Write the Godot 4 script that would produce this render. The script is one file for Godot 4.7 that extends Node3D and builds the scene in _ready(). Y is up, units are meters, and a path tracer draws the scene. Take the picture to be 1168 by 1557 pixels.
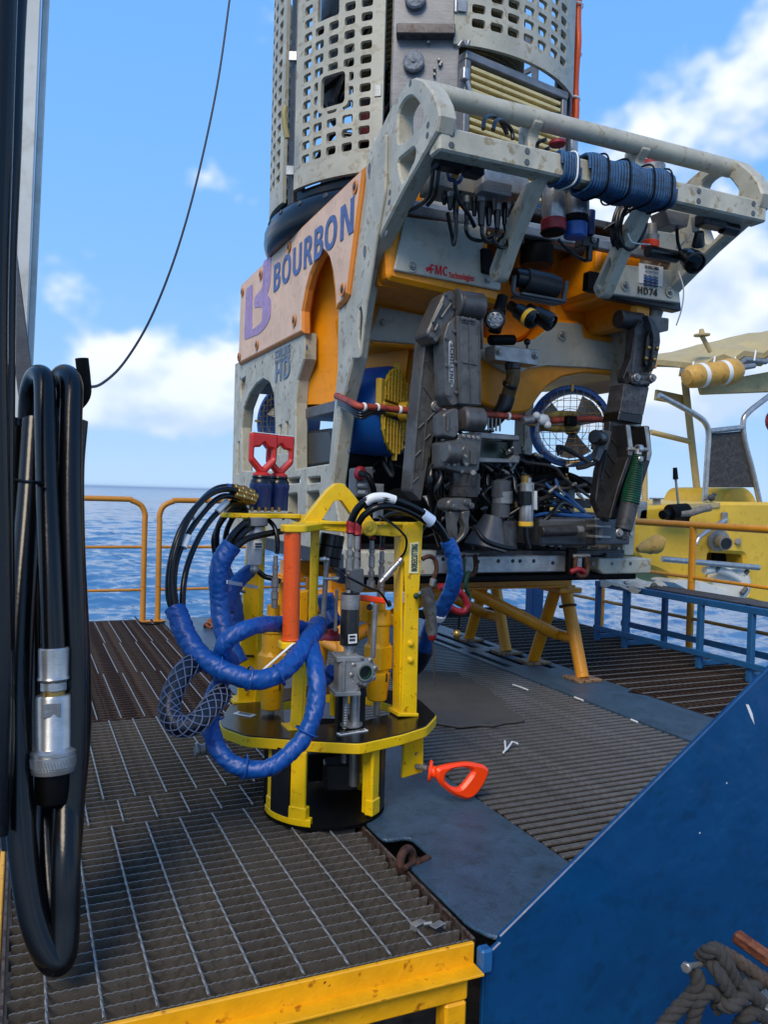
extends Node3D
# A deck of a ship: an underwater vehicle on its trestle, the cage above it, a cutting tool in front.
# Metres; -z runs along the deck away from the camera, +x to the right along the grating bars.

var tex := {}
var mats := {}
var fonts := {}

class MB:
	# collects triangles with normals
	var v := PackedVector3Array()
	var n := PackedVector3Array()
	var col := PackedColorArray()
	var ink := Color(1, 1, 1)
	var inked := false
	func t3(a: Vector3, b: Vector3, c: Vector3, na: Vector3, nb: Vector3, nc: Vector3):
		if inked: col.append(ink); col.append(ink); col.append(ink)
		if (b - a).cross(c - a).dot(na + nb + nc) > 0.0:
			v.append(a); v.append(c); v.append(b); n.append(na); n.append(nc); n.append(nb)
		else:
			v.append(a); v.append(b); v.append(c); n.append(na); n.append(nb); n.append(nc)
	func face(p: Array, hint: Vector3):
		var k: Vector3 = (p[1] - p[0]).cross(p[2] - p[0])
		if k.length_squared() < 1e-16 and p.size() > 3: k = (p[2] - p[0]).cross(p[3] - p[0])
		if k.length_squared() < 1e-16: return
		k = k.normalized()
		if k.dot(hint) < 0.0: k = -k
		for i in range(1, p.size() - 1): t3(p[0], p[i], p[i + 1], k, k, k)
	func box(c: Vector3, s: Vector3, b := Basis(), bev := 0.004) -> MB:
		var h := s * 0.5
		bev = minf(bev, minf(h.x, minf(h.y, h.z)) * 0.45)
		var at := func(q: Vector3) -> Vector3: return c + b * q
		for i in 3:
			var j := (i + 1) % 3
			var k := (i + 2) % 3
			for si in [-1.0, 1.0]:
				var p := []
				for w in [[-1, -1], [1, -1], [1, 1], [-1, 1]]:
					var q := Vector3()
					q[i] = si * h[i]; q[j] = w[0] * (h[j] - bev); q[k] = w[1] * (h[k] - bev)
					p.append(at.call(q))
				var o := Vector3(); o[i] = si
				face(p, b * o)
				if bev <= 0.0: continue
				for sj in [-1.0, 1.0]:
					var e := []
					for w in [[0, -1], [0, 1], [1, 1], [1, -1]]:
						var q := Vector3()
						q[i] = si * (h[i] - (bev if w[0] == 1 else 0.0))
						q[j] = sj * (h[j] - (0.0 if w[0] == 1 else bev))
						q[k] = w[1] * (h[k] - bev)
						e.append(at.call(q))
					var o2 := Vector3(); o2[i] = si; o2[j] = sj
					face(e, b * o2)
		if bev > 0.0:
			for x in [-1.0, 1.0]:
				for y in [-1.0, 1.0]:
					for z in [-1.0, 1.0]:
						var g := Vector3(x, y, z)
						var p := []
						for i in 3:
							var q := Vector3(x * (h.x - bev), y * (h.y - bev), z * (h.z - bev))
							q[i] = g[i] * h[i]
							p.append(at.call(q))
						face(p, b * g)
		return self
	func bar(a: Vector3, b: Vector3, w: float, d: float, up := Vector3.UP, bev := 0.003) -> MB:
		# a beam of section w (across) by d (along up) from a to b
		var z := (b - a).normalized()
		if absf(z.dot(up)) > 0.98: up = Vector3.RIGHT if absf(z.x) < 0.9 else Vector3.BACK
		var x := up.cross(z).normalized()
		var y := z.cross(x)
		return box((a + b) * 0.5, Vector3(w, d, a.distance_to(b)), Basis(x, y, z), bev)
	func lathe(prof: Array, o: Vector3, axis: Vector3, seg := 20, a0 := 0.0, a1 := TAU) -> MB:
		# prof: Vector2(radius, height along the axis)
		var z := axis.normalized()
		var x := z.cross(Vector3.UP if absf(z.y) < 0.9 else Vector3.RIGHT).normalized()
		var y := z.cross(x)
		var m := prof.size()
		var fn := []
		for i in m - 1:
			var d: Vector2 = prof[i + 1] - prof[i]
			fn.append(Vector2(d.y, -d.x).normalized())
		for i in m - 1:
			var n0: Vector2 = fn[i]
			var n1: Vector2 = fn[i]
			if i > 0 and fn[i - 1].dot(fn[i]) > 0.8: n0 = (fn[i - 1] + fn[i]).normalized()
			if i < m - 2 and fn[i + 1].dot(fn[i]) > 0.8: n1 = (fn[i + 1] + fn[i]).normalized()
			for s in seg:
				var r := []
				var q := []
				for e in 2:
					var a := a0 + (a1 - a0) * (s + e) / seg
					var dir := x * cos(a) + y * sin(a)
					r.append(o + dir * prof[i].x + z * prof[i].y); q.append(dir * n0.x + z * n0.y)
					r.append(o + dir * prof[i + 1].x + z * prof[i + 1].y); q.append(dir * n1.x + z * n1.y)
				if prof[i].x > 1e-6: t3(r[0], r[1], r[2], q[0], q[1], q[2])
				if prof[i + 1].x > 1e-6: t3(r[1], r[3], r[2], q[1], q[3], q[2])
		return self
	func cyl(a: Vector3, b: Vector3, r: float, r2 := -1.0, seg := 16, bev := 0.003) -> MB:
		if r2 < 0.0: r2 = r
		var h := a.distance_to(b)
		bev = minf(bev, minf(h, minf(r, r2)) * 0.3)
		return lathe([Vector2(0, 0), Vector2(r - bev, 0), Vector2(r, bev), Vector2(r2, h - bev), Vector2(r2 - bev, h), Vector2(0, h)], a, b - a, seg)
	func ball(c: Vector3, r: float, sc := Vector3.ONE, seg := 12) -> MB:
		var rows := seg / 2
		for i in rows:
			for s in seg:
				var p := []
				var q := []
				for e in [[0, 0], [1, 0], [0, 1], [1, 1]]:
					var th: float = PI * (i + e[0]) / rows
					var ph: float = TAU * (s + e[1]) / seg
					var d := Vector3(sin(th) * cos(ph), cos(th), sin(th) * sin(ph))
					p.append(c + d * r * sc); q.append((d / sc).normalized())
				if i > 0: t3(p[0], p[1], p[2], q[0], q[1], q[2])
				if i < rows - 1: t3(p[1], p[3], p[2], q[1], q[3], q[2])
		return self
	func tube(p: PackedVector3Array, r, seg := 10, closed := false) -> MB:
		# r: a radius, or one per point
		var m := p.size()
		var rings := []
		var nor := []
		var t0 := ((p[1] - p[m - 1]) if closed else (p[1] - p[0])).normalized()
		var x := t0.cross(Vector3.UP if absf(t0.y) < 0.9 else Vector3.RIGHT).normalized()
		for i in m:
			var t := (p[(i + 1) % m] - p[(i + m - 1) % m]) if closed else (p[mini(i + 1, m - 1)] - p[maxi(i - 1, 0)])
			t = t.normalized()
			x = (x - t * x.dot(t)).normalized()
			var y := t.cross(x)
			var ring := []
			var nn := []
			var rr: float = r[i] if r is Array or r is PackedFloat32Array else r
			for s in seg:
				var a := TAU * s / seg
				var d := x * cos(a) + y * sin(a)
				ring.append(p[i] + d * rr); nn.append(d)
			rings.append(ring); nor.append(nn)
		for i in (m if closed else m - 1):
			var j := (i + 1) % m
			var best := 0
			if closed and j == 0:
				var bd := 1e9
				for k in seg:
					var dd: float = rings[i][0].distance_squared_to(rings[0][k])
					if dd < bd: bd = dd; best = k
			for s in seg:
				var s2 := (s + 1) % seg
				var u := (s + best) % seg
				var u2 := (s2 + best) % seg
				t3(rings[i][s], rings[j][u], rings[i][s2], nor[i][s], nor[j][u], nor[i][s2])
				t3(rings[j][u], rings[j][u2], rings[i][s2], nor[j][u], nor[j][u2], nor[i][s2])
		if not closed:
			face(rings[0], p[0] - p[1]); face(rings[m - 1], p[m - 1] - p[m - 2])
		return self
	static func inset(poly: PackedVector2Array, b: float) -> PackedVector2Array:
		# moved to the inside of a counter-clockwise outline (outside when clockwise)
		var o := PackedVector2Array()
		var m := poly.size()
		for i in m:
			var d0 := (poly[i] - poly[(i + m - 1) % m]).normalized()
			var d1 := (poly[(i + 1) % m] - poly[i]).normalized()
			var n0 := Vector2(-d0.y, d0.x)
			var n1 := Vector2(-d1.y, d1.x)
			var k := n0 + n1
			var l := k.length()
			if l < 0.2: o.append(poly[i] + n0 * b)
			else: o.append(poly[i] + k / l * (b / maxf(0.5, k.dot(n0) / l)))
		return o
	static func area(p: PackedVector2Array) -> float:
		var s := 0.0
		for i in p.size(): s += p[i].cross(p[(i + 1) % p.size()])
		return s * 0.5
	static func split(outer: PackedVector2Array, holes: Array) -> Array:
		var pieces := [outer]
		for h in holes:
			var x := 0.0
			for q in h: x += q.x / h.size()
			var nx := []
			for pc in pieces:
				if Geometry2D.intersect_polygons(pc, h).is_empty():
					nx.append(pc); continue
				for side in [PackedVector2Array([Vector2(-99, -99), Vector2(x, -99), Vector2(x, 99), Vector2(-99, 99)]), PackedVector2Array([Vector2(x, -99), Vector2(99, -99), Vector2(99, 99), Vector2(x, 99)])]:
					for a in Geometry2D.intersect_polygons(pc, side):
						for c in Geometry2D.clip_polygons(a, h): nx.append(c)
			pieces = nx
		return pieces
	func prism(outer: PackedVector2Array, holes: Array, depth: float, T: Transform3D, bev := 0.003) -> MB:
		# outline in T's x-y plane, from w = 0 back to w = -depth along T's z
		if area(outer) < 0.0: outer.reverse()
		var hs := []
		for h in holes:
			var g: PackedVector2Array = h.duplicate()
			if area(g) > 0.0: g.reverse()
			hs.append(g)
		bev = minf(bev, depth * 0.4)
		var ci := PackedVector2Array()
		var hi := []
		var fz := T.basis.z
		var caps := []
		for attempt in 5:
			# a bevel wider than a corner's rounding folds over: take a narrower one
			if attempt == 4: bev = 0.0
			ci = inset(outer, bev)
			hi = []
			for g in hs: hi.append(inset(g, bev))
			caps = []
			var good := true
			var whole := area(ci)
			for g in hi: whole += area(g)
			var sum := 0.0
			for pc in split(ci, hi):
				if area(pc) < 0.0: pc.reverse()
				var ix := Geometry2D.triangulate_polygon(pc)
				if ix.is_empty() and area(pc) > 1e-6: good = false
				for i in range(0, ix.size(), 3): sum += absf((pc[ix[i + 1]] - pc[ix[i]]).cross(pc[ix[i + 2]] - pc[ix[i]])) * 0.5
				caps.append([pc, ix])
			if good and absf(sum - whole) < whole * 0.03: break
			bev *= 0.5
		for cp in caps:
			var pc: PackedVector2Array = cp[0]
			var ix: PackedInt32Array = cp[1]
			for i in range(0, ix.size(), 3):
				for w in [0.0, -depth]:
					var q := []
					for e in 3: q.append(T * Vector3(pc[ix[i + e]].x, pc[ix[i + e]].y, w))
					face(q, fz if w == 0.0 else -fz)
		var all := [[outer, ci]]
		for i in hs.size(): all.append([hs[i], hi[i]])
		for o in all:
			var m: int = o[0].size()
			for i in m:
				var j := (i + 1) % m
				var a: Vector2 = o[0][i]
				var b: Vector2 = o[0][j]
				var d := (b - a)
				var out := T.basis * Vector3(d.y, -d.x, 0)
				var P := func(q: Vector2, w: float) -> Vector3: return T * Vector3(q.x, q.y, w)
				face([P.call(a, -bev), P.call(b, -bev), P.call(b, bev - depth), P.call(a, bev - depth)], out)
				if bev > 0.0:
					face([P.call(a, -bev), P.call(b, -bev), P.call(o[1][j], 0), P.call(o[1][i], 0)], out.normalized() + fz)
					face([P.call(a, bev - depth), P.call(b, bev - depth), P.call(o[1][j], -depth), P.call(o[1][i], -depth)], out.normalized() - fz)
		return self
	func add(m: MB, T: Transform3D) -> MB:
		for i in m.v.size():
			v.append(T * m.v[i]); n.append((T.basis * m.n[i]).normalized())
		return self
	func mesh() -> ArrayMesh:
		var a := []
		a.resize(Mesh.ARRAY_MAX)
		a[Mesh.ARRAY_VERTEX] = v
		a[Mesh.ARRAY_NORMAL] = n
		if inked: a[Mesh.ARRAY_COLOR] = col
		var m := ArrayMesh.new()
		m.add_surface_from_arrays(Mesh.PRIMITIVE_TRIANGLES, a)
		return m

func mb() -> MB: return MB.new()
func va(a: Array) -> PackedVector2Array:
	var o := PackedVector2Array()
	for i in range(0, a.size(), 2): o.append(Vector2(a[i], a[i + 1]))
	return o
func vv(a: Array) -> PackedVector3Array:
	var o := PackedVector3Array()
	for i in range(0, a.size(), 3): o.append(Vector3(a[i], a[i + 1], a[i + 2]))
	return o
func spl(p: PackedVector3Array, k := 6, closed := false) -> PackedVector3Array:
	# a smooth curve through the points
	var o := PackedVector3Array()
	var m := p.size()
	for i in (m if closed else m - 1):
		var a := p[(i + m - 1) % m] if closed or i > 0 else p[0] * 2.0 - p[1]
		var b := p[i]
		var c := p[(i + 1) % m]
		var d := p[(i + 2) % m] if closed or i < m - 2 else p[m - 1] * 2.0 - p[m - 2]
		for s in k: o.append(b.cubic_interpolate(c, a, d, float(s) / k))
	if not closed: o.append(p[m - 1])
	return o
func spl2(p: PackedVector2Array, k := 4) -> PackedVector2Array:
	var o := PackedVector2Array()
	var m := p.size()
	for i in m:
		for s in k: o.append(p[i].cubic_interpolate(p[(i + 1) % m], p[(i + m - 1) % m], p[(i + 2) % m], float(s) / k))
	return o
func rrect(c: Vector2, w: float, h: float, r: float, k := 3) -> PackedVector2Array:
	var o := PackedVector2Array()
	for q in 4:
		var cc := c + Vector2((w * 0.5 - r) * (1 if q == 0 or q == 3 else -1), (h * 0.5 - r) * (1 if q < 2 else -1))
		for s in k + 1: o.append(cc + Vector2.from_angle(PI * 0.5 * (q + float(s) / k)) * r)
	return o
func circ(c: Vector2, r: float, k := 12, sx := 1.0) -> PackedVector2Array:
	var o := PackedVector2Array()
	for s in k: o.append(c + Vector2(cos(TAU * s / k) * sx, sin(TAU * s / k)) * r)
	return o
func soften(p: PackedVector2Array, r: float, k := 3) -> PackedVector2Array:
	# rounds the corners of an outline
	var o := PackedVector2Array()
	var m := p.size()
	for i in m:
		var a := p[(i + m - 1) % m] - p[i]
		var b := p[(i + 1) % m] - p[i]
		var rr := minf(r, minf(a.length(), b.length()) * 0.45)
		var s0 := p[i] + a.normalized() * rr
		var s1 := p[i] + b.normalized() * rr
		for s in k + 1:
			var t := float(s) / k
			o.append(s0.lerp(p[i], t).lerp(p[i].lerp(s1, t), t))
	return o
# planes to draw outlines in: XP looks along x with u = z, v = y (front face towards -x); ZP has u = x, v = y (front towards +z); YP u = x, v = z (front towards +y)
func XP(x: float) -> Transform3D: return Transform3D(Basis(Vector3(0, 0, 1), Vector3(0, 1, 0), Vector3(-1, 0, 0)), Vector3(x, 0, 0))
func ZP(z: float) -> Transform3D: return Transform3D(Basis(), Vector3(0, 0, z))
func YP(y: float) -> Transform3D: return Transform3D(Basis(Vector3(1, 0, 0), Vector3(0, 0, 1), Vector3(0, 1, 0)), Vector3(0, y, 0))

func obj(called: String, b, m: Material, parent: Node = self) -> MeshInstance3D:
	var o := MeshInstance3D.new()
	o.name = called
	o.mesh = b.mesh() if b is MB else b
	o.material_override = m
	parent.add_child(o, true)
	return o
func put(called: String, me: Mesh, m: Material, parent: Node, T: Transform3D) -> MeshInstance3D:
	var o := obj(called, me, m, parent)
	o.transform = T
	return o
func tag(o: Node3D, label: String, cat: String, group := "") -> Node3D:
	o.set_meta("label", label); o.set_meta("category", cat)
	if group: o.set_meta("group", group)
	return o
func thing(called: String, label: String, cat: String, at := Vector3.ZERO, group := "") -> Node3D:
	var o := Node3D.new()
	o.name = called
	add_child(o, true)
	o.position = at
	return tag(o, label, cat, group)
func struct(o: Node3D) -> Node3D:
	o.set_meta("kind", "structure")
	return o
func stuff(o: Node3D) -> Node3D:
	o.set_meta("kind", "stuff")
	return o
func writing(called: String, s: String, T: Transform3D, high: float, m: Material, parent: Node, wide := 0.0, fnt := "bold", deep := 0.002) -> MeshInstance3D:
	var tm := TextMesh.new()
	tm.text = s
	tm.font = fonts[fnt]
	tm.font_size = 32
	tm.pixel_size = high / 24.0
	tm.depth = deep
	tm.curve_step = 1.5
	var o := obj(called, tm, m, parent)
	var w := tm.get_aabb().size.x
	o.transform = T
	if wide > 0.0 and w > 0.0: o.transform = T * Transform3D(Basis.from_scale(Vector3(wide / w, 1, 1)), Vector3.ZERO)
	return o

func noise(freq: float, oct: int, sd: int, type := FastNoiseLite.TYPE_SIMPLEX_SMOOTH) -> FastNoiseLite:
	var f := FastNoiseLite.new()
	f.noise_type = type; f.frequency = freq; f.fractal_octaves = oct; f.seed = sd
	f.fractal_type = FastNoiseLite.FRACTAL_FBM
	return f
func seam(freq: float, oct: int, sd: int, size := 512, type := FastNoiseLite.TYPE_SIMPLEX_SMOOTH) -> PackedByteArray:
	var im := noise(freq, oct, sd, type).get_seamless_image(size, size)
	im.convert(Image.FORMAT_L8)
	return im.get_data()
func pic(data: PackedByteArray, size: int, fmt := Image.FORMAT_RGB8) -> ImageTexture:
	return ImageTexture.create_from_image(Image.create_from_data(size, size, false, fmt, data))
func nrm(freq: float, oct: int, sd: int, strength: float, type := FastNoiseLite.TYPE_SIMPLEX_SMOOTH) -> ImageTexture:
	var im := noise(freq, oct, sd, type).get_seamless_image(512, 512)
	im.convert(Image.FORMAT_RGBA8)
	im.bump_map_to_normal_map(strength)
	return ImageTexture.create_from_image(im)
# a worn surface: mottling, grain, stains of a colour where one noise is high, chips where another is
func worn(stain: Color, stain_at: float, chip: Color, chip_at: float, mott: float, sd: int) -> ImageTexture:
	var a := seam(0.008, 5, sd); var b := seam(0.02, 4, sd + 1); var c := seam(0.05, 3, sd + 2); var d := seam(0.25, 1, sd + 3)
	var o := PackedByteArray()
	o.resize(512 * 512 * 3)
	for i in 512 * 512:
		var m := 1.0 - mott * (0.6 * (1.0 - a[i] / 255.0) + 0.25 * (1.0 - b[i] / 255.0) + 0.15 * d[i] / 255.0)
		var s := clampf((b[i] * 0.65 + c[i] * 0.35 - stain_at) / 40.0, 0.0, 1.0) * (0.5 + d[i] / 510.0)
		var h := 1.0 if c[i] * 0.75 + a[i] * 0.25 > chip_at else 0.0
		for k in 3:
			var x: float = lerpf(m, m * stain[k], s)
			o[i * 3 + k] = int(clampf(lerpf(x, chip[k], h), 0.0, 1.0) * 255.0)
	return pic(o, 512)
func brushed(sd: int) -> ImageTexture:
	var a := seam(0.01, 4, sd); var d := seam(0.3, 1, sd + 3)
	var o := PackedByteArray()
	o.resize(512 * 512 * 3)
	for y in 512:
		for x in 512:
			var i := y * 512 + x
			var g := 0.62 + 0.24 * a[i] / 255.0 + 0.14 * d[(y * 512 + (x / 24) * 7) % 262144] / 255.0
			for k in 3: o[i * 3 + k] = int(g * 255.0)
	return pic(o, 512)

func make_textures():
	tex.paint = worn(Color(0.74, 0.66, 0.55), 150.0, Color(0.5, 0.44, 0.38), 232.0, 0.26, 11)
	tex.yellow = worn(Color(0.62, 0.5, 0.42), 172.0, Color(0.3, 0.24, 0.2), 214.0, 0.16, 31)
	tex.dirt = worn(Color(0.5, 0.42, 0.36), 140.0, Color(0.7, 0.65, 0.6), 215.0, 0.55, 51)
	tex.scuff = worn(Color(0.78, 0.77, 0.75), 138.0, Color(0.78, 0.8, 0.82), 232.0, 0.34, 131)
	tex.clean = worn(Color(0.9, 0.89, 0.87), 150.0, Color(0.8, 0.8, 0.8), 250.0, 0.16, 71)
	tex.rust = worn(Color(0.5, 0.32, 0.22), 120.0, Color(0.35, 0.25, 0.2), 190.0, 0.5, 91)
	tex.metal = brushed(111)
	tex.n_fine = nrm(0.12, 3, 5, 2.0)
	tex.n_lump = nrm(0.015, 4, 6, 6.0)
	tex.n_grit = nrm(0.3, 2, 7, 3.0)
	tex.n_fold = nrm(0.02, 2, 8, 9.0, FastNoiseLite.TYPE_CELLULAR)
	for i in [["bold", "Droid Sans", 700], ["sans", "Droid Sans", 400], ["mono", "Droid Sans Mono", 400]]:
		var f := SystemFont.new()
		f.font_names = PackedStringArray([i[1]]); f.font_weight = i[2]
		fonts[i[0]] = f

func mat(called: String, c: Color, rough: float, metal := 0.0, albedo := "", sc := 1.0, normal := "", ns := 0.3) -> StandardMaterial3D:
	if mats.has(called): return mats[called]
	var m := StandardMaterial3D.new()
	m.albedo_color = c; m.roughness = rough; m.metallic = metal
	m.metallic_specular = 0.5
	m.uv1_triplanar = true
	m.uv1_scale = Vector3.ONE * sc
	if albedo: m.albedo_texture = tex[albedo]
	if normal:
		m.normal_enabled = true; m.normal_texture = tex[normal]; m.normal_scale = ns
	mats[called] = m
	return m
func M(called: String) -> StandardMaterial3D: return mats[called]

func make_sky() -> PanoramaSkyMaterial:
	var W := 2048
	var H := 1024
	var px := PackedFloat32Array()
	px.resize(W * H * 3)
	var f1 := noise(1.0, 6, 3)
	var f2 := noise(1.0, 3, 9)
	# heaps of cloud: azimuth, elevation, half width, half height in degrees, weight
	var heaps := [[5.2, 8.0, 3.0, 2.6, 0.95], [4.0, 5.6, 3.6, 1.6, 0.7], [8.8, 8.4, 2.6, 3.0, 0.8], [10.8, 6.0, 3.4, 2.0, 0.75], [12.6, 8.8, 2.4, 2.6, 0.7], [1.2, 12.0, 3.0, 2.2, 0.8], [9.5, 3.6, 2.4, 1.0, 0.5], [15.5, 9.0, 4.0, 3.0, 0.7], [8.0, 4.5, 14.0, 3.0, 0.25], [9.0, 11.5, 2.4, 1.4, 0.45], [2.5, 4.6, 3.0, 1.3, 0.75], [7.0, 4.0, 2.6, 0.9, 0.65], [13.0, 5.2, 3.0, 1.3, 0.7], [14.5, 12.0, 2.0, 1.6, 0.5], [34.0, 10.0, 6.0, 4.0, 0.8], [42.0, 6.5, 6.0, 3.0, 0.9], [47.0, 9.0, 5.0, 3.0, 1.0], [43.0, 15.0, 3.0, 3.0, 0.7], [46.5, 21.0, 6.0, 8.0, 0.95], [40.0, 19.5, 4.6, 4.5, 0.9], [50.0, 28.0, 5.0, 5.0, 0.8], [44.0, 10.0, 5.5, 4.5, 0.85], [50.0, 14.0, 8.0, 5.0, 0.6], [36.0, 6.0, 9.0, 4.5, 0.75], [38.0, 27.5, 3.0, 1.6, 0.25], [29.0, 14.0, 8.0, 6.0, 0.6], [23.0, 6.0, 9.0, 3.0, 0.6]]
	var sun := Vector3(-0.48, 0.70, 0.53).normalized()
	# the same kinds of heap go on all round the horizon; sorted by degree of azimuth
	var near := []
	for a in 360:
		var l := []
		for h in heaps:
			for turn in [0, 58, 121, 183, 240, 299]:
				if absf(wrapf(a - 180.0 + 0.5 - h[0] - turn, -180.0, 180.0)) < h[2] * 2.2 + 1.0: l.append([h[0] + turn, h[1] + turn * 0.012, h[2], h[3], h[4]])
		near.append(l)
	var dens := func(d: Vector3, az: float, el: float) -> float:
		var c := 0.0
		for h in near[int(az + 180.0) % 360]:
			var dx: float = wrapf(az - h[0], -180.0, 180.0) / h[2]
			var dy: float = (el - h[1]) / h[3]
			if dy < 0.0: dy *= 1.25
			c += h[4] * exp(-(dx * dx + dy * dy))
		var q := d * 5.0
		return c * 0.85 + 0.95 * f1.get_noise_3d(q.x, q.y * 1.5, q.z) + 0.25 * f2.get_noise_3d(q.x * 5, q.y * 7, q.z * 5) - 0.40
	for j in H:
		var el := 90.0 - (j + 0.5) * 180.0 / H
		for i in W:
			var k := (j * W + i) * 3
			if el < -1.0:
				px[k] = 0.03; px[k + 1] = 0.09; px[k + 2] = 0.19
				continue
			var az := wrapf((i + 0.5) / W * 360.0, -180.0, 180.0)
			var ce := cos(deg_to_rad(el))
			var d := Vector3(sin(deg_to_rad(az)) * ce, sin(deg_to_rad(el)), -cos(deg_to_rad(az)) * ce)
			var t := clampf(d.y, 0.0, 1.0)
			var col := Vector3(0.26, 0.41, 0.60).lerp(Vector3(0.13, 0.315, 0.63), 1.0 - exp(-t * 5.5)).lerp(Vector3(0.072, 0.225, 0.56), 1.0 - exp(-t * t * 2.6))
			col = col.lerp(Vector3(0.36, 0.47, 0.60), 0.55 * exp(-t * 14.0))
			# haze thickens the air near the sun
			col += Vector3(0.5, 0.45, 0.4) * pow(maxf(0.0, d.dot(sun)), 14.0)
			if el < 45.0:
				var den: float = dens.call(d, az, el)
				var a := smoothstep(0.05, 0.75, den)
				if a > 0.0:
					var lit := clampf(0.5 + (den - (dens.call((d + sun * 0.035).normalized(), az - 1.2, el + 1.8) as float)) * 1.1, 0.0, 1.0)
					var cc := Vector3(0.38, 0.45, 0.55).lerp(Vector3(0.66, 0.675, 0.695), lit)
					cc = cc.lerp(Vector3(0.31, 0.43, 0.58), clampf(0.55 - el * 0.055, 0.0, 0.55))
					col = col.lerp(cc, a * 0.84)
			px[k] = col.x; px[k + 1] = col.y; px[k + 2] = col.z
	var p := PanoramaSkyMaterial.new()
	p.panorama = ImageTexture.create_from_image(Image.create_from_data(W, H, false, Image.FORMAT_RGBF, px.to_byte_array()))
	return p

func view():
	var c := Camera3D.new()
	c.name = "camera"
	c.position = Vector3(0, 1.02, 0)
	c.basis = Basis(Vector3.UP, deg_to_rad(-23.9)) * Basis(Vector3.RIGHT, deg_to_rad(-1.24)) * Basis(Vector3.BACK, deg_to_rad(1.6))
	c.fov = 64.24
	c.near = 0.05; c.far = 60000.0
	add_child(c)
	c.current = true
	var e := Environment.new()
	e.background_mode = Environment.BG_SKY
	e.sky = Sky.new()
	e.sky.sky_material = make_sky()
	e.background_energy_multiplier = 1.0
	e.tonemap_mode = Environment.TONE_MAPPER_LINEAR
	e.tonemap_exposure = 1.75
	e.fog_enabled = true
	e.fog_density = 0.00022
	e.fog_light_color = Color(0.78, 0.87, 0.96)
	e.sdfgi_enabled = true; e.ssao_enabled = true; e.ssil_enabled = true
	var w := WorldEnvironment.new()
	w.name = "world_environment"
	w.environment = e
	add_child(w)
	var s := DirectionalLight3D.new()
	s.name = "sun"
	s.light_energy = 0.5
	s.light_angular_distance = 26.0
	s.light_color = Color(1.0, 0.93, 0.82)
	s.shadow_enabled = true
	add_child(s)
	s.look_at_from_position(Vector3(-0.48, 0.70, 0.53), Vector3.ZERO)

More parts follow.
